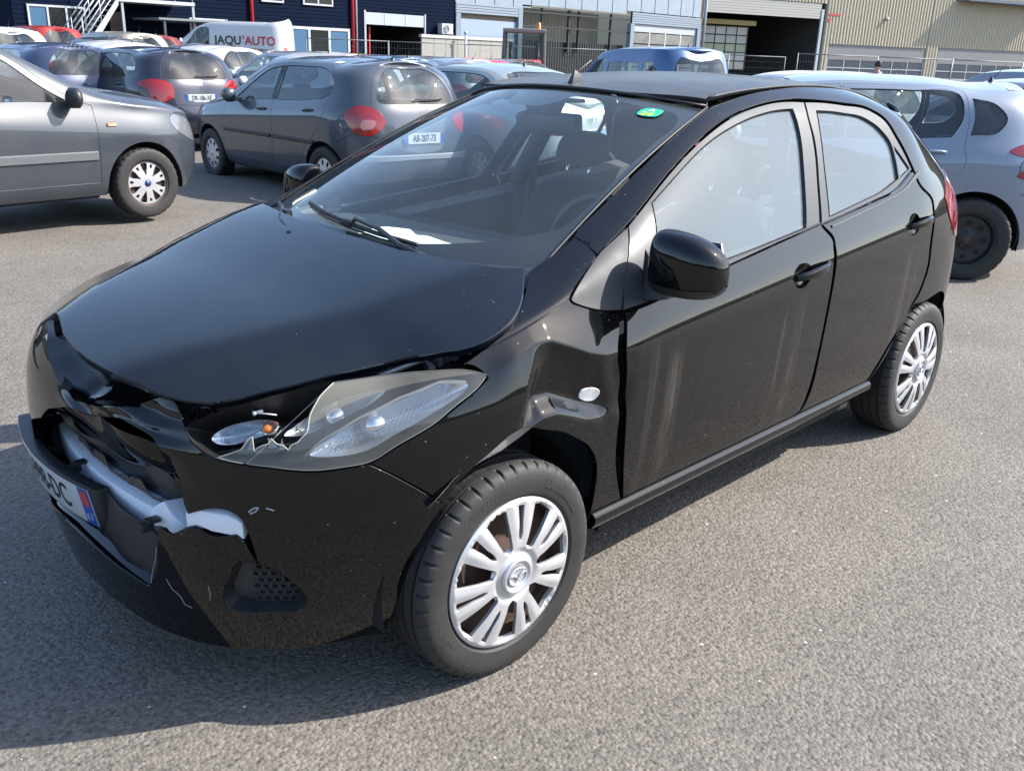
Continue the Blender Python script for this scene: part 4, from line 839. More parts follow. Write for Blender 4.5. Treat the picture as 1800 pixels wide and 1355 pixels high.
# --- door mirrors
def door_mirror(sg):
    M=bpy.data.objects.new('door_mirror',None); COL.objects.link(M); M.parent=CAR
    def shell(t,a,grow=0):
        pass
    # housing: rounded box-like pod, loft of rings along y
    secs=[(-.805,.045,.070,1.013,.530),(-.815,.062,.084,1.013,.525),(-.86,.070,.086,1.013,.522),(-.92,.068,.082,1.009,.528),(-.965,.058,.070,1.002,.537),(-.992,.040,.050,.996,.548),(-1.004,.015,.020,.992,.556)]
    n=24; V=[];F=[]
    for (y,rx,rz,zc,xc) in secs:
        for k in range(n):
            a=2*math.pi*k/n; ca,sa=math.cos(a),math.sin(a); ex=.72
            V.append((xc+rx*math.copysign(abs(ca)**ex,ca)*(1 if ca<0 else .75),y*sg*-1 if False else (y if sg<0 else -y),zc+rz*math.copysign(abs(sa)**ex,sa)))
    for i in range(len(secs)-1):
        for k in range(n): F.append((i*n+k,i*n+(k+1)%n,(i+1)*n+(k+1)%n,(i+1)*n+k))
    F.append(tuple(range(n))); F.append(tuple((len(secs)-1)*n+k for k in range(n)))
    up=[f for f in F if sum(V[i][2] for i in f)/len(f)>.962]; lo=[f for f in F if f not in up]
    mb=MB(); mb.add(V,up); o=mb.build('mirror_shell',BLK,M,angle=50); 
    md=o.modifiers.new('s','SUBSURF'); md.levels=1; md.render_levels=2
    mb=MB(); mb.add([(x,y*(1.0),z-.002) for x,y,z in V],lo); o=mb.build('mirror_base_shell',PLA,M,angle=50); md=o.modifiers.new('s','SUBSURF'); md.levels=1; md.render_levels=2
    s=1 if sg<0 else -1
    mb=MB(); mb.box((.50,-.835*s if s>0 else .74,.905),(.60,-.74*s if s>0 else .835,.935)); mb.add([(.47,-.765*s,.90),(.62,-.765*s,.90),(.60,-.755*s,.985),(.545,-.745*s,1.03),(.50,-.86*s,.915),(.60,-.86*s,.915),(.60,-.85*s,.95),(.50,-.85*s,.95)],[(0,1,2,3),(0,1,5,4),(1,2,6,5),(2,3,7,6),(3,0,4,7),(4,5,6,7)]); mb.build('mirror_arm',PLA,M,bevel=.004)
    mb=MB(); mb.prism([(-.075,-.06),(.075,-.055),(.085,.0),(.07,.058),(-.06,.062),(-.08,0)],lambda a,b:(.577,(-.90+a)*s,1.010+b),lambda a,b:(.583,(-.90+a)*s,1.010+b)); mb.build('mirror_glass',CHR,M)
door_mirror(-1); door_mirror(1)
# --- wipers and cowl
mb=MB()
V=[];F=[]
cy=np.linspace(-.66,.66,30)
for y in cy:
    x0=.03+.45*y*y; V+= [(x0+.07,y,1.000-.0*abs(y)),(x0-.06,y,.955),(x0-.12,y,.93)]
for i in range(29):
    for j in range(2): F.append((i*3+j,(i+1)*3+j,(i+1)*3+j+1,i*3+j+1))
mb.add(V,F); mb.build('cowl_panel',PLA,CAR,True)
def wiper(arm,blade,name='wiper'):
    w=bpy.data.objects.new(name,None); COL.objects.link(w); w.parent=CAR
    mb=MB(); mb.tube(arm,.009,8,r2=.006); mb.lathe([(0,.012),(.014,.010),(.016,-.01)],14,axis='z',c=arm[0]); mb.build('wiper_arm',PLA,w,True)
    mb=MB(); mb.tube(blade,.007,6); mb.tube([(x,y,z-.012) for x,y,z in blade],.003,5); mb.build('wiper_blade',RUB,w,True)
    mb=MB(); mb.box(tuple(np.array(blade[len(blade)//2])-[.012,.025,.008]),tuple(np.array(blade[len(blade)//2])+[.012,.025,.014])); mb.build('wiper_joint',PLA,w,bevel=.003)
def sc(s,y,h=.012): q=screen([s],[y])[0]; return (q[0]-.4*h,q[1],q[2]+h)
wiper([sc(-.02,-.42,.03),sc(.02,-.28,.03),sc(.07,-.16,.028),sc(.10,-.02,.02)],[sc(.055,-.30),sc(.07,-.15),sc(.085,0),sc(.10,.15),sc(.115,.30)])
wiper([sc(-.03,.15,.03),sc(.0,.3,.03),sc(.05,.45,.02)],[sc(.02,.20),sc(.04,.38),sc(.05,.56)])
# far-side hinge corner parts beside the cowl (bare metal seen past the bonnet)
mb=MB(); mb.box((.20,.60,.93),(.42,.655,.965),Matrix.Rotation(R(-8),3,'Y')); mb.tube([(.18,.58,.94),(.30,.60,1.0),(.40,.62,1.03)],.012); mb.lathe([(0,.008),(.010,.007),(.012,0)],12,axis='z',c=(.32,.63,.975)); mb.lathe([(0,.008),(.010,.007),(.012,0)],12,axis='z',c=(.26,.63,.970)); mb.build('hinge_bracket',STEEL,CAR,bevel=.003)
# --- sticker, paper
GR=mat('green_sticker',(.02,.38,.22),.5); YE=mat('yellow_print',(.62,.62,.05),.5)
so2=[(.868,-.452,1),(.868,-.398,1),(.922,-.394,1),(.925,-.448,1)]
st_=patch('inspection_sticker',screen,[(a,b,0) for a,b,_ in so2],GR,CAR,step=.02,thick=0,off=.0008)
def scm(V,a,b,sc_=1):
    out=[]
    for x,y,_ in V:
        out.append(screen([a+y*.95],[b-x])[0]+np.array([-.0007,0,.0016]))
    return np.array(out)
V,F=text_geo('24',.034,0,.001,1); link('lettering',mesh('lettering',scm(V,.880,-.422),F),YE,st_,False)
V,F=text_geo('A',.026,0,.001,1); link('lettering',mesh('lettering',scm(V,.910,-.422),F),WHITE,st_,False)

# scratches down to pale plastic on the near side of the bumper
for k_ in ('scr1','scr2','scr3','scr4','scr5'):
    q=np.array([p[:2] for p in B[k_]]); tt=np.linspace(0,len(q)-1,16); u=np.interp(tt,range(len(q)),q[:,0]); v=np.interp(tt,range(len(q)),q[:,1]); X=inset(b_side,-.0003)(u,v); mb=MB(); mb.tube([tuple(a) for a in X],.0007 if k_ not in('scr4','scr5') else .0018,4); mb.build('scratch',mat('bare_scratch',(.32,.33,.34),.5),CAR)

# ---------------------------------------------------------------- wheels
def tyre(R0,w,rim,parent,n=360,tread=True,m=None,lowres=False):
    """tyre around the y axis, outer face towards -y"""
    h=w/2
    prof=[(rim,-h*.80),(rim+.006,-h*.86),(rim+.012,-h*.90),(rim+.016,-h*.955),(rim+.04,-h*1.0),(R0-.035,-h*.995),(R0-.022,-h*.96),(R0-.012,-h*.90),(R0-.006,-h*.82),(R0-.003,-h*.72)]
    if tread:
        for g in (-.55,-.18,.18,.55): prof+=[(R0-.0015,h*(g-.09)),(R0-.001,h*(g-.045)),(R0-.008,h*(g-.04)),(R0-.008,h*(g+.04)),(R0-.001,h*(g+.045)),(R0-.0015,h*(g+.09))]
    prof+=[(R0-.003,h*.72),(R0-.006,h*.82),(R0-.012,h*.90),(R0-.022,h*.96),(R0-.035,h*.995),(rim+.04,h),(rim+.012,h*.9),(rim,h*.8)]
    P=np.array(prof); q=len(P); V=np.zeros((n,q,3)); a=np.arange(n)*2*np.pi/n
    r=np.repeat(P[None,:,0],n,0).copy()
    if tread:
        for k in range(0,n,8 if n>300 else 5):
            for j in (7,8,9,10): r[k,j]-=.0065
            for j in range(q-9,q-5): r[(k+2)%n,j]-=.005
            for j in (15,16,21,22,27,28): r[(k+2)%n,j]-=.002
    V[:,:,0]=r*np.cos(a)[:,None]; V[:,:,2]=r*np.sin(a)[:,None]; V[:,:,1]=P[None,:,1]
    F=[(k*q+j,k*q+j+1,((k+1)%n)*q+j+1,((k+1)%n)*q+j) for k in range(n) for j in range(q-1)]
    me=mesh('tyre',V.reshape(-1,3),F); me.shade_smooth(); me.set_sharp_from_angle(angle=R(32)); return link('tyre',me,m or TYRE,parent,False)
def arcword(name,s,size,r,a_mid,y,parent,m,ext=.0006):
    V,F=text_geo(s,size,ext,.0004,1.05)
    x=V[:,0]; rr=r+V[:,1]; a=a_mid+ (-x/r)   # letters read clockwise seen from -y side
    P=np.stack([rr*np.cos(a),y+.0012-V[:,2]*.5,rr*np.sin(a)],1); return link(name,mesh(name,P,F),m,parent,False)
def capdisc(name,Rc,holes,dome,m,parent,step=.006,thick=.006,y0=0):
    def fn(u,v):
        u=np.asarray(u,float); v=np.asarray(v,float); return np.stack([u,y0-dome(u,v),v],1)
    O=[(Rc*math.cos(a),Rc*math.sin(a),0) for a in np.linspace(0,2*math.pi,72,endpoint=False)]
    return patch(name,fn,O,m,parent,holes=holes,step=step,thick=thick,gap=0,chamfer=.001,flip=False)
def wheel(name,R0,w,rim,style,parent=None,rot=0,n=352,tread=True):
    """wheel hub at origin, outer face -y"""
    Wh=bpy.data.objects.new(name,None); COL.objects.link(Wh); Wh.parent=parent
    tyre(R0,w,rim,Wh,n=n,tread=tread); h=w/2
    mb=MB(); mb.lathe([(rim+.004,-h*.86),(rim-.004,-h*.84),(rim-.010,-h*.70),(rim-.016,-h*.5),(rim-.02,h*.5),(rim,h*.8)],48); mb.lathe([(rim-.018,-h*.45),(rim*.75,-h*.50),(rim*.5,-h*.30),(.07,-h*.35),(.03,-h*.62),(0,-h*.62)],48)
    mb.build('steel_rim',RUST if style in('blades','notched','nine') else mat('black_steel_wheel',(.012,.012,.013),.5),Wh,True)
    yo=h*.72 if style!='blades' else h*1.035
    if style=='blades':
        holes=[]; nb=7
        def pol(r,a): a=R(a); return (r*math.cos(a),r*math.sin(a))
        for k in range(nb):
            a0=rot+k*360/nb; w2=360/nb/2
            # slot between two blades of a pair
            s=[pol(.102,a0-1.8),pol(.145,a0-2.6),pol(.186,a0-3.2),pol(.187,a0+3.0),pol(.145,a0+2.4),pol(.102,a0+1.8),pol(.096,a0)]
            holes.append([(x,z,1 if i in(2,3) else 0) for i,(x,z) in enumerate(s)])
            b=a0+w2; g=[pol(.072,b),pol(.078,b-7.5),pol(.105,b-9.5),pol(.145,b-9.8),pol(.186,b-10.2),pol(.189,b),pol(.186,b+10.2),pol(.145,b+9.8),pol(.105,b+9.5),pol(.078,b+7.5)]
            holes.append([(x,z,1 if i in(4,6) else 0) for i,(x,z) in enumerate(g)])
        def dome(u,v):
            r=np.hypot(u,v); a=np.degrees(np.arctan2(v,u)); per=360/nb; d=(a-rot+per/2)%per-per/2
            base=.008+.009*np.cos(np.clip(r/.20,0,1)*math.pi*.5)+.004*np.sin(np.clip((r-.06)/.13,0,1)*math.pi)
            blade=-.0007*np.maximum(np.abs(np.abs(d)-8.5)-1.0,0)*np.clip((r-.08)/.08,0,1)*(r<.192)
            hub=-.007*np.clip(1-np.abs(r-.062)/.014,0,1)
            ring=-.006*np.clip((r-.1925)/.010,0,1)
            return base+blade+hub+ring
        c=capdisc('hubcap',.2035,holes,dome,SILV,Wh,step=.0048,thick=.012,y0=-yo+.012)
        mb=MB(); yy=-yo+.012; mb.lathe([(.047,yy-.016),(.048,yy-.023),(.044,yy-.026),(.040,yy-.024),(.038,yy-.021),(0,yy-.021)],40); 
        for k in range(8): a=k*math.pi/4; mb.lathe([(0,yy-.0235),(.0018,yy-.023),(.002,yy-.020)],8,c=(.043*math.cos(a),-.0015,.043*math.sin(a)))
        mb.build('centre_cap',SILV,c,True)
        mb=MB(); ring=[(.030*math.cos(a),yy-.023,.023*math.sin(a)) for a in np.linspace(0,2*math.pi,33)]; mb.tube(ring,.0022,6,cap=False)
        mb.tube([(-.029,yy-.023,.004),(-.018,yy-.024,.008),(-.007,yy-.024,.002),(0,yy-.024,-.011),(.007,yy-.024,.002),(.018,yy-.024,.008),(.029,yy-.023,.004)],.0026,6); mb.build('wing_emblem',SILV,c,True)
    elif style=='notched':
        holes=[]; nb=7
        for k in range(nb):
            a0=rot+k*360/nb
            def pol(r,a): a=R(a); return (r*math.cos(a),r*math.sin(a))
            b=a0+180/nb; g=[pol(.072,b),pol(.105,b-7),pol(.150,b-11),pol(.172,b-10),pol(.176,b),pol(.172,b+10),pol(.150,b+11),pol(.105,b+7)]
            holes.append([(x,z,0) for x,z in g])
            s=[pol(.135,a0-4),pol(.165,a0-4.5),pol(.165,a0+4.5),pol(.135,a0+4)]; holes.append([(x,z,1) for x,z in s])
        dome=lambda u,v: .012+.012*np.cos(np.clip(np.hypot(u,v)/.19,0,1)*math.pi*.5)
        c=capdisc('hubcap',.188,holes,dome,SILV,Wh,step=.008,thick=.01,y0=-yo+.012)
        mb=MB(); mb.lathe([(.030,-yo-.012),(.030,-yo-.016),(0,-yo-.017)],24); mb.build('centre_cap',mat('blue_cap',(.03,.05,.16),.3,coat=.5),c,True)
    elif style=='nine':
        holes=[]
        for k in range(9):
            a=R(rot+40*k); cx,cz=.135*math.cos(a),.135*math.sin(a)
            holes.append([(cx+.030*math.cos(t)*math.cos(a)-.021*math.sin(t)*math.sin(a),cz+.030*math.cos(t)*math.sin(a)+.021*math.sin(t)*math.cos(a),0) for t in np.linspace(0,2*math.pi,12,endpoint=False)])
        dome=lambda u,v: .012+.014*np.cos(np.clip(np.hypot(u,v)/.19,0,1)*math.pi*.5)
        c=capdisc('hubcap',.188,holes,dome,SILV,Wh,step=.009,thick=.01,y0=-yo+.012)
        mb=MB(); mb.lathe([(.03,-yo-.014),(.028,-yo-.019),(0,-yo-.019)],20); mb.build('centre_cap',SILV,c,True)
    elif style=='steel':
        mb=MB()
        for k in range(8):
            a=R(45*k); mb.lathe([(.0,-h*.52),(.017,-h*.51)],12,c=(.128*math.cos(a),-.004,.128*math.sin(a)))
        mb.build('rim_hole',DARK,Wh)
        mb=MB()
        for k in range(5): a=R(72*k+20); mb.lathe([(0,-h*.60),(.009,-h*.58),(.010,-h*.3)],6,c=(.054*math.cos(a),0,.054*math.sin(a)))
        mb.lathe([(0,-h*.70),(.026,-h*.68),(.03,-h*.4)],16); mb.build('wheel_nut',RUST,Wh)
    return Wh
WF=wheel('wheel',.292,.185,.1985,'blades',CAR,rot=84); WF.location=(-.01,-.742,.2835); WF.rotation_euler=(0,0,R(-1.8))
arcword('lettering','Continental',.034,.243,R(46),-.0937,WF,TYREL); arcword('lettering','XL   86H',.026,.243,R(118),-.0937,WF,TYREL); arcword('lettering','CONTACT',.026,.243,R(-140),-.0937,WF,TYREL); arcword('lettering','185/55 R15',.020,.24,R(200),-.0937,WF,TYREL)
index_kids()
WR=dup(WF,(2.49,-.737,.2835),0,parent=CAR); 
WFR=dup(WF,(-.01,.742,.2835),R(180-1.8),parent=CAR); WRR=dup(WF,(2.49,.737,.2835),R(180),parent=CAR)
WR.rotation_euler=(0,R(28),0)
for w_ in (WF,WFR,WR,WRR): pass
# ---------------------------------------------------------------- interior
def soft(name,V,F,m,par,lv=2,label=None):
    mb=MB(); mb.add(V,F); o=mb.build(name,m,par); md=o.modifiers.new('s','SUBSURF'); md.levels=1; md.render_levels=lv; o.data.shade_smooth()
    if label: o['label']=label
    return o
def slab(secs):
    """loft of rounded rectangles: (centre xyz, half width y, half depth vector, up)"""
    V=[];F=[];n=8
    for (c,hw,hd) in secs:
        c=Vector(c); hd=Vector(hd)
        for (a,b) in ((-1,-.5),(-.7,-1),(.7,-1),(1,-.5),(1,.5),(.7,1),(-.7,1),(-1,.5)): V.append(tuple(c+Vector((0,a*hw,0))+hd*b))
    for i in range(len(secs)-1):
        for k in range(n): F.append((i*n+k,i*n+(k+1)%n,(i+1)*n+(k+1)%n,(i+1)*n+k))
    F.append(tuple(range(n))); F.append(tuple((len(secs)-1)*n+k for k in range(n))); return V,F
def seat(x,y,par):
    S=bpy.data.objects.new('seat',None); COL.objects.link(S); S.parent=par; S.location=(x,y,0)
    soft('cushion',*slab([((-.20,0,.50),.24,(0,0,.07)),((.1,0,.49),.25,(0,0,.08)),((.32,0,.47),.24,(0,0,.08))]),INT,S,1)
    soft('backrest',*slab([((.30,0,.48),.24,(.07,0,.02)),((.36,0,.70),.26,(.075,0,.02)),((.44,0,.95),.23,(.06,0,.02)),((.48,0,1.06),.16,(.045,0,.015))]),INT,S,1)
    soft('headrest',*slab([((.49,0,1.085),.10,(.035,0,.01)),((.50,0,1.12),.135,(.055,0,.01)),((.515,0,1.17),.135,(.055,0,.01)),((.525,0,1.225),.11,(.04,0,.01))]),INT,S,2)
    mb=MB(); mb.tube([(.475,-.06,1.02),(.49,-.06,1.11)],.006); mb.tube([(.475,.06,1.02),(.49,.06,1.11)],.006); mb.build('headrest_post',CHR,S,True)
    return S
seat(1.05,-.36,CAR); seat(1.05,.36,CAR)
soft('rear_bench',*slab([((1.85,0,.52),.60,(0,0,.07)),((2.15,0,.5),.6,(0,0,.08)),((2.25,0,.60),.6,(.07,0,.03)),((2.38,0,.92),.58,(.06,0,.03))]),INT,CAR,1)
for y in (-.38,0,.38): soft('headrest',*slab([((2.40,y,.94),.10,(.04,0,.01)),((2.43,y,1.02),.12,(.045,0,.01)),((2.45,y,1.08),.09,(.03,0,.01))]),INT,CAR,1)
# dashboard: long sloping shelf under the screen
def dash(u,v):
    y=np.asarray(u,float); t=np.asarray(v,float); x=.10+.45*y*y*(1-t)+t*.62; z=.968-.045*t**1.5-.02*y*y+.035*np.exp(-((y+.36)/.17)**2)*np.exp(-((t-.85)/.25)**2)
    z=z-np.where(t>1,(t-1)*3,0); return np.stack([x,y,z],1)
patch('dashboard',dash,[(-.64,0,1),(.64,0,1),(.64,1.0,1),(-.64,1.0,1)],DASH,CAR,step=.035,thick=.25,flip=True,gap=0,chamfer=.02)
vt=MB()
for i in range(46):
    y=-.45+i*.02; p=dash([y],[.045])[0]; vt.box((p[0]-.012,y-.006,p[2]-.002),(p[0]+.022,y+.003,p[2]+.003),Matrix.Rotation(R(30),3,'Z'))
vt.build('demister_vent',mat('vent_black',(.012,.013,.014),.5),CAR)
mb=MB(); rg=[(.80+.055*math.sin(a)*.5,-.36+.185*math.cos(a),.93+.165*math.sin(a)) for a in np.linspace(0,2*math.pi,41)]; mb.tube(rg,.015,8,cap=False); mb.tube([(.80,-.54,.93),(.77,-.36,.92),(.80,-.18,.93)],.02,8); mb.tube([(.72,-.36,.90),(.77,-.36,.92)],.05,12,r2=.06); mb.build('steering_wheel',PLA,CAR,True)
def pap(u,v): 
    P=dash(u,v); P[:,2]+=.006+.010*np.sin(np.asarray(u)*14+np.asarray(v)*5)**2+.012*np.clip(np.asarray(v)-.30,0,1); return P
patch('paper_sheet',pap,[(-.22,.26,1),(-.05,.17,0),(.14,.20,1),(.17,.42,0),(.11,.52,1),(-.06,.44,0),(-.20,.47,1)],mat('paper',(.72,.76,.80),.6),CAR,step=.02,thick=0,flip=True,label='loose white paper sheet lying on the dashboard')
mb=MB(); mb.box((-.06,-.12,-.035),(.0,.12,.035)); o=mb.build('rear_view_mirror',PLA,CAR,bevel=.015); o.location=(.97,-.0,1.30); o.rotation_euler=(0,R(-10),R(12))
mb=MB(); mb.tube([(.93,0,1.385),(.955,0,1.32)],.010); mb.box((.86,-.03,1.345),(.93,.03,1.375)); mb.build('mirror_stalk',PLA,CAR,bevel=.004)
for s in (-1,1):
    mb=MB(); mb.box((1.13,s*.12 if s>0 else -.46,1.352),(1.28,.46 if s>0 else -.12,1.366)); mb.build('sun_visor',mat('visor_grey',(.10,.105,.10),.8),CAR,bevel=.006)
    yy=.59*s; mb=MB(); mb.tube([(1.47,s*.66,.98),(1.53,s*.575,1.20),(1.56,s*.515,1.36)],.040,8); mb.tube([(1.46,s*.68,.3),(1.47,s*.66,.98)],.05,8); mb.build('door_pillar',mat('pillar_trim',(.045,.047,.046),.7),CAR,True)
    mb=MB(); mb.add([(.45,s*.72,.88),(2.25,s*.72,1.04),(2.25,s*.70,.35),(.45,s*.70,.35),(.45,s*.64,.87),(2.25,s*.64,1.02),(2.25,s*.64,.35),(.45,s*.64,.35)],[(0,1,5,4),(4,5,6,7)]); mb.build('door_card',INT,CAR)
    mb=MB(); mb.tube([(1.52,s*.60,1.26),(1.50,s*.60,1.0),(1.47,s*.62,.6)],.004,4); mb.add([(1.51,s*.585,1.27),(1.55,s*.585,1.27),(1.52,s*.60,.9),(1.47,s*.60,.9)],[(0,1,2,3)]); mb.build('seat_belt',mat('belt_webbing',(.05,.05,.05),.8),CAR)
mb=MB(); mb.box((.1,-.70,.26),(2.9,.70,.30)); mb.build('cabin_floor',INT,CAR)
def rl(u,v): P=roof(u,v); P[:,2]-=.035; return P
patch('roof_lining',rl,[(1.16,-.47,1),(2.45,-.47,1),(2.45,.47,1),(1.16,.47,1)],mat('roof_lining',(.16,.165,.16),.9),CAR,step=.08,thick=0,flip=True)

# ---------------------------------------------------------------- ground
def asphalt():
    m=bpy.data.materials.new('asphalt'); m.use_nodes=True; t=m.node_tree; b=t.nodes['Principled BSDF']; tc=N(t,'ShaderNodeTexCoord'); L=t.links.new
    def noise(sc,det=5,rough=.6):
        n=N(t,'ShaderNodeTexNoise'); n.inputs['Scale'].default_value=sc; n.inputs['Detail'].default_value=det; n.inputs['Roughness'].default_value=rough; L(tc.outputs['Object'],n.inputs['Vector']); return n.outputs[0]
    def vor(sc,feat='F1'):
        n=N(t,'ShaderNodeTexVoronoi'); n.feature=feat; n.inputs['Scale'].default_value=sc; L(tc.outputs['Object'],n.inputs['Vector']); return n
    v1=vor(95); v2=vor(190)
    base=N(t,'ShaderNodeValToRGB'); e=base.color_ramp.elements; e[0].position=.25; e[0].color=(.128,.114,.098,1); e[1].position=.8; e[1].color=(.203,.181,.156,1)
    L(noise(1.1,7,.7),base.inputs[0])
    # stone to stone variation
    sc_=N(t,'ShaderNodeSeparateColor'); L(v1.outputs['Color'],sc_.inputs[0])
    r1=N(t,'ShaderNodeMapRange'); r1.inputs[3].default_value=.72; r1.inputs[4].default_value=1.22; L(sc_.outputs[0],r1.inputs[0])
    mul=N(t,'ShaderNodeMix',data_type='RGBA',blend_type='MULTIPLY'); mul.inputs[0].default_value=1; L(base.outputs[0],mul.inputs[6]); L(r1.outputs[0],mul.inputs[7])
    # dark pits between stones
    pit=N(t,'ShaderNodeMapRange'); pit.inputs[1].default_value=.50; pit.inputs[2].default_value=.64; pit.inputs[3].default_value=1; pit.inputs[4].default_value=.50; L(noise(62,4,.7),pit.inputs[0])
    m2=N(t,'ShaderNodeMix',data_type='RGBA',blend_type='MULTIPLY'); m2.inputs[0].default_value=1; L(mul.outputs[2],m2.inputs[6]); L(pit.outputs[0],m2.inputs[7])
    # occasional bright grit
    v3=vor(26); s3=N(t,'ShaderNodeSeparateColor'); L(v3.outputs['Color'],s3.inputs[0])
    g1=N(t,'ShaderNodeMath',operation='GREATER_THAN'); g1.inputs[1].default_value=.955; L(s3.outputs[1],g1.inputs[0]); g2=N(t,'ShaderNodeMath',operation='LESS_THAN'); g2.inputs[1].default_value=.11; L(v3.outputs['Distance'],g2.inputs[0]); g3=N(t,'ShaderNodeMath',operation='MULTIPLY'); L(g1.outputs[0],g3.inputs[0]); L(g2.outputs[0],g3.inputs[1])
    m3=N(t,'ShaderNodeMix',data_type='RGBA'); L(g3.outputs[0],m3.inputs[0]); L(m2.outputs[2],m3.inputs[6]); m3.inputs[7].default_value=(.6,.57,.54,1)
    # stains
    st=N(t,'ShaderNodeMapRange'); st.inputs[1].default_value=.62; st.inputs[2].default_value=.78; st.inputs[3].default_value=0; st.inputs[4].default_value=.30; L(noise(.55,5,.6),st.inputs[0])
    m4=N(t,'ShaderNodeMix',data_type='RGBA'); L(st.outputs[0],m4.inputs[0]); L(m3.outputs[2],m4.inputs[6]); m4.inputs[7].default_value=(.06,.058,.056,1)
    L(m4.outputs[2],b.inputs['Base Color']); b.inputs['Roughness'].default_value=.82; b.inputs['Specular IOR Level'].default_value=.35
    bp=N(t,'ShaderNodeBump'); bp.inputs['Strength'].default_value=.9; bp.inputs['Distance'].default_value=.0035
    ad=N(t,'ShaderNodeMath',operation='SUBTRACT'); L(noise(75,4,.7),ad.inputs[0]); L(v1.outputs['Distance'],ad.inputs[1]); L(ad.outputs[0],bp.inputs['Height']); L(bp.outputs[0],b.inputs['Normal'])
    return m

def _hg(x,y): return .40*smooth(12,34,y)*(1-smooth(7.5,13,x))
xs_=np.unique(np.concatenate([[-400,-120,-40],np.linspace(-12,60,37),[80,150,400]])); ys_=np.unique(np.concatenate([[-400,-120,-30,0,8],np.linspace(12,40,15),[60,150,400]]))
X_,Y_=np.meshgrid(xs_,ys_,indexing='ij'); Vg=np.stack([X_.ravel(),Y_.ravel(),_hg(X_.ravel(),Y_.ravel())],1); q_=len(ys_)
me=mesh('ground',Vg,[(i*q_+j,(i+1)*q_+j,(i+1)*q_+j+1,i*q_+j+1) for i in range(len(xs_)-1) for j in range(q_-1)]); me.shade_smooth(); g=link('ground',me,asphalt(),None,False); g['kind']='structure'

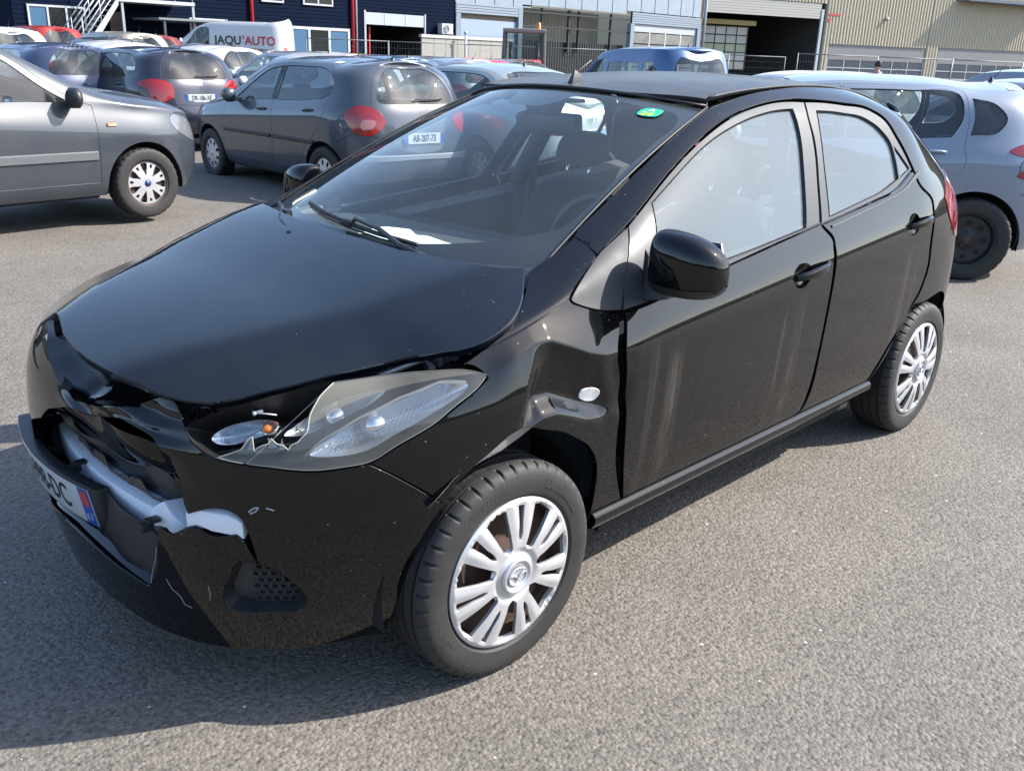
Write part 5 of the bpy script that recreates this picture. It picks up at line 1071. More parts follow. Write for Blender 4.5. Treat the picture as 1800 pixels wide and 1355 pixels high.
# ================================================================ other cars: one parametric body, many kinds
class Body:
    """side skin (nose - flank - tail) as a smooth net plus a top skin between the two roof edges. x runs back from the front axle."""
    def __init__(s,S):
        s.S=S; hw=S['W']/2; s.xf=-S['fo']; s.xr=S['wb']+S['ro']; xc0=s.xf+S.get('na',.85); xc1=s.xr-S.get('ta',.75)
        net=[];us=[];  T=np.array(S['T']); belt=np.array(S['belt']); ch=S.get('char',(.74,.90)); zs=S.get('sill',.2)
        def lev(x):
            zt=np.interp(x,T[:,0],T[:,2]); yt=min(np.interp(x,T[:,0],T[:,1]),hw-.04); zb=min(np.interp(x,belt[:,0],belt[:,1]),zt-.05); zc=min(ch[0]+(ch[1]-ch[0])*(x/S['wb']),zb-.06)
            zf=zt-.045; ib=.062; yf=max(hw-ib-(zf-zb)*S.get('lean',.42),yt+.05)
            if zt-zb<.12: yf=max(hw-ib-.01,yt+.04)
            return [(zs,.10),(zs+.09,.04),(.40,.024),(.54,.010),(min(.66,zc-.05),.003),(zc-.03,0),(zc+.02,.006),((zc+zb)/2+.01,.03),(zb,ib),((zb+zf)/2,(ib+hw-yf)/2-.012),(zf,hw-yf),(zt,hw-yt)]
        nf=S.get('nn',2.7); nr=S.get('tn',3.2)
        def wrap(side_,n,a,nose):
            base=lev(xc0 if nose else xc1); prof=S['nose'] if nose else S['tail']   # list of (fraction level 0..11 -> extra inset, z)
            out=[]
            for deg in n:
                th=R(deg); t=(deg/90.)**1.2; r=_se(th,a,hw,nf if nose else nr); row=[]
                for k in range(NL):
                    z0,d0=base[k]; z1,d1=prof[k]; z=z0*(1-t)+z1*t; d=d0*(1-t)+d1*t
                    row.append((( xc0-(r-d)*math.sin(th)) if nose else (xc1+(r-d)*math.sin(th)),-(r-d)*math.cos(th),z))
                out.append(row)
            return out
        degs=list(range(90,0,-10)); a=xc0-s.xf
        for d,row in zip(degs,wrap(0,degs,a,True)): net.append(row); us.append(xc0-R(d)*hw)
        for x in np.linspace(xc0,xc1,16): net.append([(x,-(hw-d),z) for z,d in lev(x)]); us.append(x)
        degs=list(range(10,91,10)); a=s.xr-xc1
        for d,row in zip(degs,wrap(1,degs,a,False)): net.append(row); us.append(xc1+R(d)*hw)
        s.net=np.array(net); s.us=np.array(us); s.U0,s.U1=us[0],us[-1]
        s.gu=np.linspace(s.U0,s.U1,300); s.gv=np.linspace(0,1,110); U,V=np.meshgrid(s.gu,s.gv,indexing='ij'); s.P=s.side(U.ravel(),V.ravel()); s.UU=U.ravel(); s.VV=V.ravel()
    def side(s,u,v):
        u=np.atleast_1d(np.asarray(u,float)); v=np.atleast_1d(np.asarray(v,float)); m0=u<s.U0; m1=u>s.U1
        uu=np.where(m0,2*s.U0-u,np.where(m1,2*s.U1-u,u)); t=np.interp(uu,s.us,np.linspace(0,1,len(s.us)))
        Nn=s.net; M=np.concatenate([Nn[1:3][::-1]*[1,-1,1],Nn,Nn[-3:-1][::-1]*[1,-1,1]]); n=len(M); q=2+t*(len(Nn)-1); i=q.astype(int); f=(q-i)[:,None,None]
        idx=lambda k: M[np.clip(i+k,0,n-1)]
        Rr=((1-f)**3*idx(-1)+(3*f**3-6*f**2+4)*idx(0)+(-3*f**3+3*f**2+3*f+1)*idx(1)+f**3*idx(2))/6
        Q=np.concatenate([2*Rr[:,:1]-Rr[:,1:2],Rr,2*Rr[:,-1:]-Rr[:,-2:-1]],1); q=np.clip(v,0,1)*(NL-1); i=np.minimum(q.astype(int),NL-2); f=(q-i)[:,None]; k=np.arange(len(u))
        P=((1-f)**3*Q[k,i]+(3*f**3-6*f**2+4)*Q[k,i+1]+(-3*f**3+3*f**2+3*f+1)*Q[k,i+2]+f**3*Q[k,i+3])/6
        P[m0|m1,1]*=-1; return P
    def top(s,u,w):
        """u along the roof edge, w -1 (left) .. 1 (right)"""
        w=np.atleast_1d(np.asarray(w,float)); E=s.side(u,np.ones(len(np.atleast_1d(u)))); E[:,1]=-np.abs(E[:,1]); P=E.copy(); P[:,1]=-E[:,1]*w
        c=(1-w*w); e=s.side(np.clip(np.atleast_1d(u)+.05,s.U0,s.U1),np.ones(len(P)))-s.side(np.clip(np.atleast_1d(u)-.05,s.U0,s.U1),np.ones(len(P))); 
        sl=np.arctan2(e[:,2],np.maximum(np.abs(e[:,0]),1e-4)*np.sign(e[:,0]+1e-9)); k=s.S.get('crown',.05)*np.minimum(1,np.abs(E[:,1])/.45)
        P[:,2]+=k*c*np.cos(sl); P[:,0]-=k*1.6*c*np.sin(sl); return P
    def inv(s,x,z,c=0,half=0):
        d=(s.P[:,0]-x)**2+(s.P[:,2]-z)**2+np.where(s.P[:,1]>-.25,1,0)
        if half: d=d+np.where((s.UU<s.us[9])|(s.UU>s.us[24]),0,0)
        i=int(d.argmin()); u,v=float(s.UU[i]),float(s.VV[i]); e=1e-3
        for _ in range(4):
            Q=s.side([u,u+e,u],[v,v,v+e if v<.99 else v-e]); J=np.array([[Q[1,0]-Q[0,0],Q[2,0]-Q[0,0]],[Q[1,2]-Q[0,2],Q[2,2]-Q[0,2]]])/e
            if v>=.99: J[:,1]*=-1
            if abs(np.linalg.det(J))<1e-3: break
            du=np.linalg.solve(J,[x-Q[0,0],z-Q[0,2]]); du=np.clip(du,-.02,.02); u+=du[0]; v=min(1,max(0,v+du[1]))
        return (u,v,c)
    def uinv(s,x): 
        E=s.side(s.gu,np.ones(len(s.gu))); return float(np.interp(x,E[:,0],s.gu))
def build_car(S,R0,tw,style,loc,rz,label,cat,paintm,group=None,doors=True,detail=2,lights=True,plate=None,extra=None,glass=None,name='parked_car'):
    """assembles a car; detail 2 = near, 1 = mid, 0 = far roofs only"""
    B=Body(S); C=root(name,label,cat,loc,rz,group); st={2:.035,1:.07,0:.11}[detail]; hw=S['W']/2; sv=1.35; gl=glass or GCAR
    I=lambda L:[B.inv(p[0],p[1],p[2] if len(p)>2 else 0) for p in L]
    ra=R0+.055; zs=S.get('sill',.2)
    def arch(x0,n=10):
        out=[]
        for k in range(n+1):
            a=math.pi-math.pi*k/n; out.append((x0+ra*math.cos(a),R0-.01+ra*math.sin(a),0))
        return out
    zl=zs+.03
    wins=[I(w) for w in S['win']]
    low=[(B.xf+.12,zl,1)]  # under edge from nose to tail
    lowuv=[(B.U0,0.02,0)]+[(B.inv(-ra,.25)[0],.02,1)]+I(arch(0))+[(ra+.0,.03,1),(S['wb']-ra,.03,1)]+I(arch(S['wb']))+[(B.inv(S['wb']+ra,.25)[0],.02,1)]+[(B.U1,.02,0)]
    hr=S.get('rearwin'); rwin=None
    out=lowuv+[(u,1.0,0) for u in np.linspace(B.U1,B.U0,30)]
    holes=[]
    for (w,m) in zip(S['win'],wins):
        if not doors: holes.append(m)
    dr=[I(d) for d in S['doors']] if doors else []
    holes+=dr
    if doors:
        for k,m in enumerate(wins):
            if k>=len(dr): holes.append(m)
    tl=I(S['tail_lamp']) if lights else None
    if lights: holes.append(tl); hl=I(S['head_lamp']); holes.append(hl)
    if hr: rh=[(u,v,0) for u,v in hr(B)]
    def both(*a,**k):
        o=patch(*a,**k); return o,mirror(o)
    # each flank runs to the car's centreline; the rear window is cut from both halves
    if hr:
        rl=[(u,v,0) for u,v,*_ in rh]
        # left half of the opening
        out=lowuv[:-1]+[(B.U1,.02,1),(B.U1,rl[0][1],1)]+rl+[(B.U1,rl[-1][1],1)]+[(u,1.0,1 if u==B.U1 else 0) for u in np.linspace(B.U1,B.U0,30)]
    o,_=both('body_side',B.side,out,paintm,C,holes=holes,step=st,sv=sv,thick=.012,gap=.0)
    if doors:
        for k,d in enumerate(dr):
            both('door',B.side,d,paintm,C,holes=[wins[k]] if k<len(wins) else [],step=st,sv=sv,gap=.0025)
    for m in wins:
        both('side_window',B.side,m,gl,C,step=st*2,sv=sv,off=-.006,thick=0)
        if detail==2: ribbon('window_seal',B.side,m,-.001,.010,RUB,C,shrink=.012,n=1)
    # top skin
    x0,x1=S['screen']; u0,u1=B.uinv(x0),B.uinv(x1); th=[[(u0,-.80,0),(u1,-.90,0),(u1,0,0),(u1,.90,0),(u0,.80,0),(u0-.06,.4,0),(u0-.09,0,0),(u0-.06,-.4,0)]]
    ur=None
    if S.get('backlight'):
        a,b=[B.uinv(q) for q in S['backlight']]; th.append([(a,-.86,0),(b,-.80,0),(b+.03,0,0),(b,.80,0),(a,.86,0),(a,0,0)])
    patch('roof_and_bonnet',B.top,[(B.U0+.0,-1,1),(B.U1-.0,-1,1),(B.U1-.0,1,1),(B.U0+.0,1,1)],paintm,C,holes=th,step=st*1.2,sv=.65,thick=0,gap=0)
    for k,h in enumerate(th): patch('windscreen' if k==0 else 'rear_window',B.top,h,gl,C,step=st*2,sv=.65,off=-.004,thick=0,gap=0)
    if hr:
        full=rl+[(2*B.U1-u,v,0) for u,v,_ in rl[::-1]]; patch('rear_window',B.side,full,S.get('tint') or gl,C,step=st*2,sv=sv,off=-.004,thick=0,gap=0)
        if detail==2:
            mb=MB(); p=[tuple(inset(B.side,-.02)(np.array([u]),np.array([rl[0][1]+.03+.05*(u-B.U1)**2]))[0]) for u in np.linspace(B.U1-.05,B.U1+.42,8)]; mb.tube(p,.008,6); mb.build('rear_wiper',RUB,C,True)
    if lights:
        both('tail_light',B.side,tl,S.get('lampmat') or REDL,C,step=st,sv=sv,off=.003,thick=.02)
        both('headlight',B.side,hl,HEADM,C,step=st,sv=sv,off=.002,thick=.02)
    # dark inner shell, wheels
    mb=MB(); mb.box((B.xf+.35,-hw+.40,.18),(B.xr-.3,hw-.40,.50)); mb.box((ra+.06,-hw+.10,.20),(S['wb']-ra-.06,hw-.10,.5)); mb.box((B.xf+.45,-hw+.40,.5),(S['screen'][0]+.05,hw-.40,.66)); mb.build('underbody',DARK,C)
    if detail:
        for k,(x,sg) in enumerate(((0,-1),(S['wb'],-1),(0,1),(S['wb'],1))):
            mb=MB(); mb.lathe([(ra,-hw+.05),(ra,-hw+.36),(.01,-hw+.36)],18,c=(x,0,R0-.01),a0=R(-10),a1=R(190)); o=mb.build('wheel_arch_liner',DARK,C,True)
            if sg>0: o.rotation_euler=(0,0,math.pi); o.location=(2*x,0,0)
        key=(style,R0)
        for x,sg in ((0,-1),(S['wb'],-1),(0,1),(S['wb'],1)):
            if key not in WCACHE:
                w=wheel('wheel',R0,tw,R0*.62,style,C,rot=20,n=72 if detail<2 else 160,tread=detail==2); WCACHE[key]=w; index_kids(); w.location=(x,-hw+.11,R0-.008)
                if sg>0: w.rotation_euler=(0,0,math.pi)
            else:
                w=dup(WCACHE[key],(x,sg*(hw-.11),R0-.008),0 if sg<0 else math.pi,parent=C)
            w.rotation_euler=(0,0,0 if sg<0 else math.pi); w.location=(x,sg*(hw-.11),R0-.008)
        # interior seats
        for y in (-.36,.36):
            xs=S['screen'][1]+.15; zb=np.interp(xs,np.array(S['belt'])[:,0],np.array(S['belt'])[:,1])
            mb=MB(); V,F=slab([((xs,y,.5),.24,(.06,0,.02)),((xs+.08,y,zb-.02),.23,(.06,0,.02))]); mb.add(V,F); V,F=slab([((xs+.10,y,zb+.03),.11,(.04,0,.01)),((xs+.12,y,zb+.20),.11,(.045,0,.01))]); mb2=MB(); mb2.add(V,F); mb.build('seat',INT,C,bevel=.02); mb2.build('headrest',INT,C,bevel=.02)
        xs=S['wb']-.15; zb=np.interp(xs,np.array(S['belt'])[:,0],np.array(S['belt'])[:,1]); mb=MB(); V,F=slab([((xs,0,.5),.62,(.06,0,.02)),((xs+.15,0,zb-.06),.62,(.06,0,.02))]); mb.add(V,F); mb.build('rear_bench',INT,C,bevel=.02)
        mb=MB(); xd=S['screen'][0]+.15; mb.box((xd-.2,-hw+.12,.72),(xd+.35,hw-.12,float(np.interp(xd,np.array(S['belt'])[:,0],np.array(S['belt'])[:,1]))-.01)); mb.build('dashboard',DASH,C,bevel=.03)
        for sg in (-1,1):
            mb=MB(); xm=S['mirror'][0]; zm=S['mirror'][1]; y0=hw-.07
            V=[];F=[];n=10
            for (y,rx,rz) in ((y0+.06,.03,.05),(y0+.09,.06,.085),(y0+.17,.055,.08),(y0+.21,.02,.04)):
                for k in range(n): a=2*math.pi*k/n; V.append((xm+rx*math.cos(a),y*sg,zm+rz*math.sin(a)))
            for i in range(3):
                for k in range(n): F.append((i*n+k,i*n+(k+1)%n,(i+1)*n+(k+1)%n,(i+1)*n+k))
            F+=[tuple(range(n)),tuple(3*n+k for k in range(n))]; mb.add(V,F); mb.box((xm-.03,min(y0*sg,(y0+.08)*sg),zm-.07),(xm+.03,max(y0*sg,(y0+.08)*sg),zm-.03)); mb.build('door_mirror',S.get('mirmat') or paintm,C,angle=50)
            if doors:
                for hx,hz in S['handles']:
                    u,v,_=B.inv(hx,hz); d=bpy.data.objects.new('door_handle',None)
                    p=[tuple(inset(B.side,-.004-.026*math.sin(math.pi*t))(np.array([u-.10+.20*t]),np.array([v]))[0]*np.array([1,-sg,1])) for t in np.linspace(0,1,7)]
                    mb=MB(); mb.tube(p,.012,8); mb.build('door_handle',paintm,C,True); bpy.data.objects.remove(d)
    za=float(B.top([B.uinv(S['ant'])],[0.])[0][2]); mb=MB(); mb.lathe([(.03,-.005),(.018,.02),(.008,.04)],8,axis='z',c=(S['ant'],0,za)); mb.tube([(S['ant'],0,za+.02),(S['ant']+.05,0,za+.08),(S['ant']+.10,0,za+.15)],.004,5,r2=.002); mb.build('roof_antenna',PLA,C,True)
    if plate:
        xq,zq,txt,dx=plate; rt=np.array([0,-1.,0]) ; mb=MB(); mb.box((xq,-.26,zq-.055),(xq+.006,.26,zq+.055)); o=mb.build('number_plate',PLW,C)
        mb=MB(); mb.box((xq+.004,-.259,zq-.054),(xq+.0075,-.216,zq+.054)); mb.build('plate_band',PLB,o); mb=MB(); mb.box((xq+.004,.216,zq-.054),(xq+.0075,.259,zq+.054)); mb.build('plate_band',PLB,o)
        lettering('lettering',txt,.098,PLK,o,(xq+.0085,0,zq-.002),(0,1,0),(0,0,1),ext=.0003,bold=.001,w=.72)
    return C,B
WCACHE={}
SHUT=mat('shut_line_black',(.006,.006,.007),.7)
def seam(B,C,pts,name='shut_line',r=.0035,m=None,both=True,closed=False,xz_=True,off=0.):
    L=[B.inv(*p[:2]) if xz_ else (p[0],p[1],0) for p in pts]; L=[(a,b,1 if i in (0,len(L)-1) and not closed else 0) for i,(a,b,_) in enumerate(L)]
    Q=spline(L,.04)
    if not closed:
        k=int(np.argmin([np.hypot(q[0]-L[-1][0],q[1]-L[-1][1]) for q in Q])); Q=Q[:k+1]
    else: Q=np.concatenate([Q,Q[:1]])
    P=inset(B.side,off)(Q[:,0],Q[:,1]); mb=MB(); mb.tube([tuple(p) for p in P],r,4); o=mb.build(name,m or SHUT,C)
    if both: mirror(o)
    return o
def tail_details(B,C,S,strip_=None):
    xr=B.xr; U1=B.U1
    # bumper top edge, tailgate edge, fuel flap, pillar cover
    seam(B,C,[(B.U1,.40),(B.U1-.5,.40),(B.U1-.85,.41),(B.U1-1.02,.36)],xz_=False)
    seam(B,C,[(B.U1-.62,.42),(B.U1-.66,.55),(B.U1-.66,.70),(B.U1-.66,.88),(B.U1-.58,.99)],xz_=False)
    x0=S['wb']+.34; mb=[(x0+.075*math.cos(a),.86+.075*math.sin(a)) for a in np.linspace(0,2*math.pi,14,endpoint=False)]; seam(B,C,mb,'fuel_flap_edge',.003,both=False,closed=True)
    w1,w2=S['win'][0],S['win'][1]
    a=[p for p in w1 if len(p)>2 and p[2]]; b=[p for p in w2 if len(p)>2 and p[2]]
    pc=[(a[2][0]+.012,a[2][1],1),(a[1][0]+.012,a[1][1],1),(b[1][0]-.012,b[1][1],1),(b[0][0]-.012,b[0][1],1)]
    o=patch('pillar_cover',B.side,[B.inv(*p) for p in pc],SAT,C,step=.04,sv=1.35,off=.003,thick=.004); mirror(o)
    if strip_:
        V=[];F=[]; us=np.linspace(U1-.85,2*U1-(U1-.85),30)
        for u in us:
            for v,d in ((.215,0),(.225,-.012),(.262,-.012),(.272,0)): V.append(inset(B.side,d)(np.array([u]),np.array([v]))[0])
        for i in range(29):
            for j in range(3): F.append((i*4+j,(i+1)*4+j,(i+1)*4+j+1,i*4+j+1))
        mb=MB(); mb.add(V,F); mb.build('bumper_strip',strip_,C,angle=40)
GCAR=glassmat('car_glass',(.55,.62,.62),dust=.035,dustcol=(.5,.55,.55),dvar=.5,ior=1.6)
GTINT=glassmat('tinted_glass',(.10,.11,.11),dust=.05,dustcol=(.4,.42,.42),dvar=.5,ior=1.6)
HEADM=mat('clear_headlamp',(.16,.165,.17),.25,metal=.2,coat=1)
def hatch(L=4.03,W=1.748,H=1.472,wb=2.54,fo=.84,belt=None,**k):
    ro=L-wb-fo; xr=wb+ro; xf=-fo
    S=dict(W=W,wb=wb,fo=fo,ro=ro,sill=.19,
        T=[(xf,.3,.70),(xf+.25,.62,.80),(-.1,.68,.93),(.32,.68,1.02),(.55,.655,1.13),(1.15,.565,H-.065),(1.5,.555,H-.035),(2.2,.545,H-.04),(xr-.55,.52,H-.10),(xr-.3,.50,H-.22),(xr,.45,H-.4)],
        belt=[(xf,.72),(.2,.92),(.6,.95),(1.6,.985),(2.4,1.04),(xr-.5,1.10),(xr,1.0)],
        nose=[(.20,.12),(.29,.06),(.36,.02),(.43,.0),(.50,.0),(.56,.01),(.60,.02),(.63,.035),(.66,.06),(.68,.09),(.70,.12),(.72,.16)],
        tail=[(.26,.10),(.34,.03),(.44,.005),(.54,.0),(.62,.02),(.74,.05),(.88,.07),(.97,.09),(1.07,.14),(1.18,.21),(1.30,.29),(H-.05,.42)],
        win=[[(.62,.985,1),(.80,1.09,0),(1.16,1.30,0),(1.45,1.365,1),(1.47,1.20,0),(1.45,1.01,1),(1.0,.99,0)],
             [(1.55,1.015,1),(1.57,1.2,0),(1.555,1.37,1),(2.0,1.375,0),(2.45,1.33,0),(2.66,1.17,0),(2.50,1.07,1),(2.1,1.035,0)]],
        doors=[[(.40,.335,1),(.37,.60,0),(.42,.93,1),(.60,1.04,0),(.78,1.15,0),(1.12,1.345,0),(1.48,1.402,1),(1.505,1.2,0),(1.50,.98,0),(1.52,.6,0),(1.48,.335,1)],
               [(1.505,.335,1),(1.54,.6,0),(1.52,.98,0),(1.525,1.2,0),(1.50,1.402,1),(2.0,1.405,0),(2.46,1.37,0),(2.62,1.22,0),(2.60,1.06,0),(2.50,.80,0),(2.36,.66,0),(2.20,.55,0),(2.11,.335,1)]],
        tail_lamp=[(xr-.33,.93,0),(xr-.25,1.02,0),(xr-.14,1.0,0),(xr-.07,.85,0),(xr-.10,.74,0),(xr-.22,.76,0)],
        head_lamp=[(xf+.14,.64,0),(xf+.28,.60,0),(xf+.62,.74,0),(xf+.75,.84,0),(xf+.5,.80,0),(xf+.25,.73,0)],
        screen=(.42,1.10),mirror=(.72,1.02),handles=[(1.30,.90),(2.28,.94)],ant=xr-.55,crown=.055,
        rearwin=lambda B:[(B.U1,.70),(B.U1-.35,.70),(B.U1-.60,.735),(B.U1-.60,.84),(B.U1-.50,.955),(B.U1-.2,.97),(B.U1,.97)])
    S.update(k); return S

# ---------------------------------------------------------------- the cars standing around
GREYM=paint('grey_blue_metallic',(.030,.043,.062),metal=.2,dust=.10,rough=.38)
GREYF=paint('grey_metallic',(.024,.032,.046),metal=.12,dust=.09,rough=.45)
NAVY=paint('dark_navy_metallic',(.006,.008,.022),metal=.3,dust=.06,rough=.35)
SILVW=paint('silver_white_paint',(.19,.225,.28),metal=.25,dust=.10,rough=.4)
SILV2=paint('pale_silver_paint',(.30,.34,.33),metal=.45,dust=.08,rough=.4)
S207=hatch(lampmat=REDL)
C207,B207=build_car(S207,.30,.195,'nine',(5.05,8.667,-.03),R(-91.5),'grey-blue metallic five-door hatchback parked tail towards the black car, red round-edged tail lights','car',GREYM,plate=(3.185,.70,'AB-207-73',0))
SFU=hatch(L=4.02,W=1.72,H=1.50,wb=2.485,fo=.80,mirmat=PLA)
SFU['T']=[(-.80,.3,.78),(-.62,.60,.90),(-.1,.66,1.00),(.30,.67,1.06),(.50,.655,1.14),(1.05,.58,1.42),(1.5,.57,1.47),(2.2,.56,1.47),(2.9,.54,1.42),(3.05,.5,1.3),(3.22,.45,1.1)]
SFU['belt']=[(-.8,.80),(.2,.94),(.6,.96),(3.2,.98)]
SFU['nose']=[(.22,.12),(.30,.05),(.38,.0),(.46,.0),(.54,.0),(.62,.015),(.67,.03),(.71,.04),(.74,.05),(.77,.07),(.79,.09),(.81,.12)]
SFU['win'][0]=[(.58,.985,1),(.78,1.10,0),(1.10,1.34,0),(1.42,1.40,1),(1.45,1.2,0),(1.43,.99,1)]; SFU['doors'][0]=[(.42,.335,1),(.42,.60,0),(.42,.965,1),(.52,1.0,0),(.75,1.15,0),(1.06,1.37,0),(1.46,1.435,1),(1.50,1.2,0),(1.50,.98,0),(1.52,.6,0),(1.48,.335,1)]
SFU['head_lamp']=[(-.70,.66,0),(-.62,.62,0),(-.50,.66,0),(-.30,.84,0),(-.36,.875,0),(-.52,.84,0)]; SFU['mirror']=(.62,1.03)
CFU,BFU=build_car(SFU,.305,.195,'notched',(2.02,6.717,.05),R(186.7),'grey five-door car at the left edge with orange side marker and grey rubbing strip','car',GREYF)
PAPER=mat('paper_label',(.55,.56,.58),.6)
def label_on(B,C,u,w,s_=.05):
    patch('paper_label',B.top,[(u-s_,w-.10,1),(u+s_,w-.10,1),(u+s_,w+.06,1),(u-s_,w+.06,1)],PAPER,C,step=.05,sv=.65,thick=0,off=.004,gap=0)
tail_details(B207,C207,S207,mat('bumper_strip_grey',(.20,.22,.24),.4)); label_on(B207,C207,B207.uinv(2.35),-.86)
for u0_,d_ in ((B207.U1-.99,0),): patch('reversing_light',B207.side,[B207.inv(*q) for q in ((3.02,.80,0),(3.08,.80,0),(3.09,.87,0),(3.02,.88,0))],mat('lamp_clear',(.35,.12,.10),.15,coat=1),C207,step=.03,sv=1.35,off=.006,thick=.004)
V,F=text_geo('207',.055,.001,.001,1.1); P_=[]
for a,b,c in V:
    u=B207.U1+.47+a; P_.append(inset(B207.side,-.004-c)(np.array([u]),np.array([.56+b/1.35]))[0])
link('lettering',mesh('lettering',P_,F),CHR,C207,False)
# trims of the grey car: rubbing strip, orange marker
def strip(B,C,x0,x1,z0,z1,m,name,off=.014,sg=-1):
    V=[];F=[]; xs=np.linspace(x0,x1,14)
    for x in xs:
        for z,d in ((z0,0),(z0+.01,-off),(z1-.01,-off),(z1,0)):
            u,v,_=B.inv(x,z); p=inset(B.side,d)(np.array([u]),np.array([v]))[0]; V.append((x,p[1]*(1 if sg<0 else -1),z))
    for i in range(13):
        for j in range(3): F.append((i*4+j,(i+1)*4+j,(i+1)*4+j+1,i*4+j+1))
    mb=MB(); mb.add(V,F); return mb.build(name,m,C,angle=40)
STG=mat('grey_rubbing_strip',(.11,.12,.125),.45,noise=.15)
for a,b in ((.44,1.46),(1.50,2.10)): strip(BFU,CFU,a,b,.52,.60,STG,'rubbing_strip',sg=1)
strip(BFU,CFU,.25,.33,.79,.825,AMB,'side_marker',.012,1)
for a,b in ((.42,1.50),(1.55,2.4)): strip(B207,C207,a,b-.0,.60,.645,mat('dark_strip',(.02,.022,.026),.4),'rubbing_strip')
S308=hatch(L=4.10,W=1.75,H=1.46,wb=2.54,fo=.86)
S308['win'][1]=[(1.55,1.02,1),(1.57,1.2,0),(1.555,1.365,1),(2.0,1.37,0),(2.35,1.335,0),(2.37,1.20,0),(2.30,1.055,1),(2.0,1.035,0)]
S308['doors'][1]=[(1.505,.335,1),(1.54,.6,0),(1.52,.98,0),(1.525,1.2,0),(1.50,1.402,1),(2.0,1.405,0),(2.36,1.38,0),(2.41,1.22,0),(2.40,1.0,0),(2.40,.82,0),(2.30,.66,0),(2.18,.55,0),(2.11,.335,1)]
S308['win'].append([(2.43,1.07,1),(2.45,1.2,0),(2.43,1.33,1),(2.60,1.29,0),(2.68,1.20,0),(2.62,1.10,0)])
S308['tail_lamp']=[(2.71,.97,0),(2.80,1.02,0),(3.02,1.0,0),(3.13,.90,0),(3.12,.78,0),(2.88,.77,0),(2.79,.80,0),(2.86,.845,0),(3.0,.86,0),(2.98,.90,0),(2.84,.93,0)]
S308['handles']=[(1.30,.92),(2.17,.94)]; S308['ant']=2.72
C308,B308=build_car(S308,.315,.2,'steel',(5.203,2.776,0),R(-56),'silver-white hatchback on black steel wheels behind the black car\'s tail','car',SILVW)
patch('reversing_light',B308.side,[B308.inv(*q) for q in ((2.86,.935,0),(2.99,.905,0),(3.01,.865,0),(2.88,.85,0),(2.82,.89,0))],mat('lamp_white',(.45,.45,.47),.15,coat=1),C308,step=.03,sv=1.35,off=.004,thick=.004)
tail_details(B308,C308,S308); label_on(B308,C308,B308.uinv(2.75),-.86)
S208=hatch(L=3.96,W=1.74,H=1.46,wb=2.54,fo=.80,tint=GTINT)
S208['tail_lamp']=[(2.74,.98,0),(2.92,1.04,0),(3.06,.98,0),(3.10,.80,0),(2.98,.76,0),(2.92,.88,0)]
C208,B208=build_car(S208,.305,.195,'steel',(5.155,14.129,.01),R(-87),'dark navy hatchback with broken roof spoiler seen from behind, plate between its tail lights','car',NAVY,plate=(3.115,.78,'DR-186-XF',0))
tail_details(B208,C208,S208); label_on(B208,C208,B208.uinv(2.3),-.86)
sp_=MB(); sp_.tube([tuple(B208.top([B208.uinv(2.98)],[w])[0]+np.array([.02,0,.005])) for w in np.linspace(-.95,.95,15)],.018,6); sp_.build('broken_spoiler',RUB,C208)
lion=[(-.03,-.05),(-.01,-.05),(-.012,-.02),(.012,-.03),(.02,-.05),(.04,-.05),(.03,-.02),(.035,.01),(.05,.03),(.04,.05),(.0,.055),(-.03,.05),(-.045,.03),(-.03,.025),(-.02,.03),(-.03,.0),(-.05,.01),(-.035,-.015)]
lm=MB(); PL_=[inset(B208.side,-.004)(np.array([B208.U1+.02+a]),np.array([.655+b/1.35]))[0] for a,b in lion]; lm.add(PL_,[tuple(range(len(lion)))]); lm.build('lion_emblem',CHR,C208)
SM=hatch(L=4.53,W=1.73,H=1.42,wb=2.715,fo=.78)
SM.update(rearwin=None,backlight=(2.75,3.22),ant=2.5)
SM['T']=[(-.78,.3,.70),(-.5,.62,.82),(-.1,.68,.92),(.40,.68,.98),(.6,.65,1.08),(1.25,.56,1.35),(1.6,.55,1.385),(2.3,.55,1.385),(2.7,.55,1.34),(3.25,.60,1.05),(3.35,.62,1.01),(3.72,.60,.99)]
SM['belt']=[(-.8,.72),(.2,.88),(.6,.91),(2.4,.95),(3.7,.93)]
SM['tail']=[(.26,.12),(.34,.04),(.42,.0),(.50,.0),(.58,.015),(.66,.04),(.74,.05),(.80,.055),(.86,.06),(.91,.07),(.95,.09),(.985,.13)]
SM['win']=[[(.66,.96,1),(.9,1.09,0),(1.25,1.28,0),(1.55,1.32,1),(1.56,1.15,0),(1.54,.975,1)],[(1.64,.98,1),(1.66,1.15,0),(1.65,1.32,1),(2.2,1.32,0),(2.62,1.27,0),(2.9,1.08,0),(2.84,1.0,1)]]
SM['doors']=[[(.45,.335,1),(.42,.60,0),(.46,.9,1),(.65,1.01,0),(.9,1.14,0),(1.22,1.315,0),(1.58,1.35,1),(1.60,1.15,0),(1.59,.95,0),(1.60,.6,0),(1.56,.335,1)],[(1.595,.335,1),(1.62,.6,0),(1.61,.95,0),(1.62,1.15,0),(1.60,1.35,1),(2.2,1.35,0),(2.66,1.30,0),(2.95,1.08,0),(2.88,.92,0),(2.65,.75,0),(2.42,.6,0),(2.31,.335,1)]]
SM['tail_lamp']=[(3.42,.90,0),(3.60,.93,0),(3.735,.90,0),(3.745,.76,0),(3.60,.74,0),(3.48,.80,0)]
CM,BM=build_car(SM,.31,.2,'nine',(6.95,8.25,0),R(-95),'pale silver saloon seen from behind through the black car\'s windscreen','car',SILV2,plate=(3.735,.70,'GJ-903-AH',0))
mb=MB(); ring=[(3.715,.036*math.cos(a),.905+.036*math.sin(a)) for a in np.linspace(0,2*math.pi,25)]; mb.tube(ring,.0035,6,cap=False)
for a in (90,210,330): mb.tube([(3.715,0,.905),(3.715,.034*math.cos(R(a)),.905+.034*math.sin(R(a)))],.0028,5)
mb.build('boot_star_emblem',CHR,CM,True)

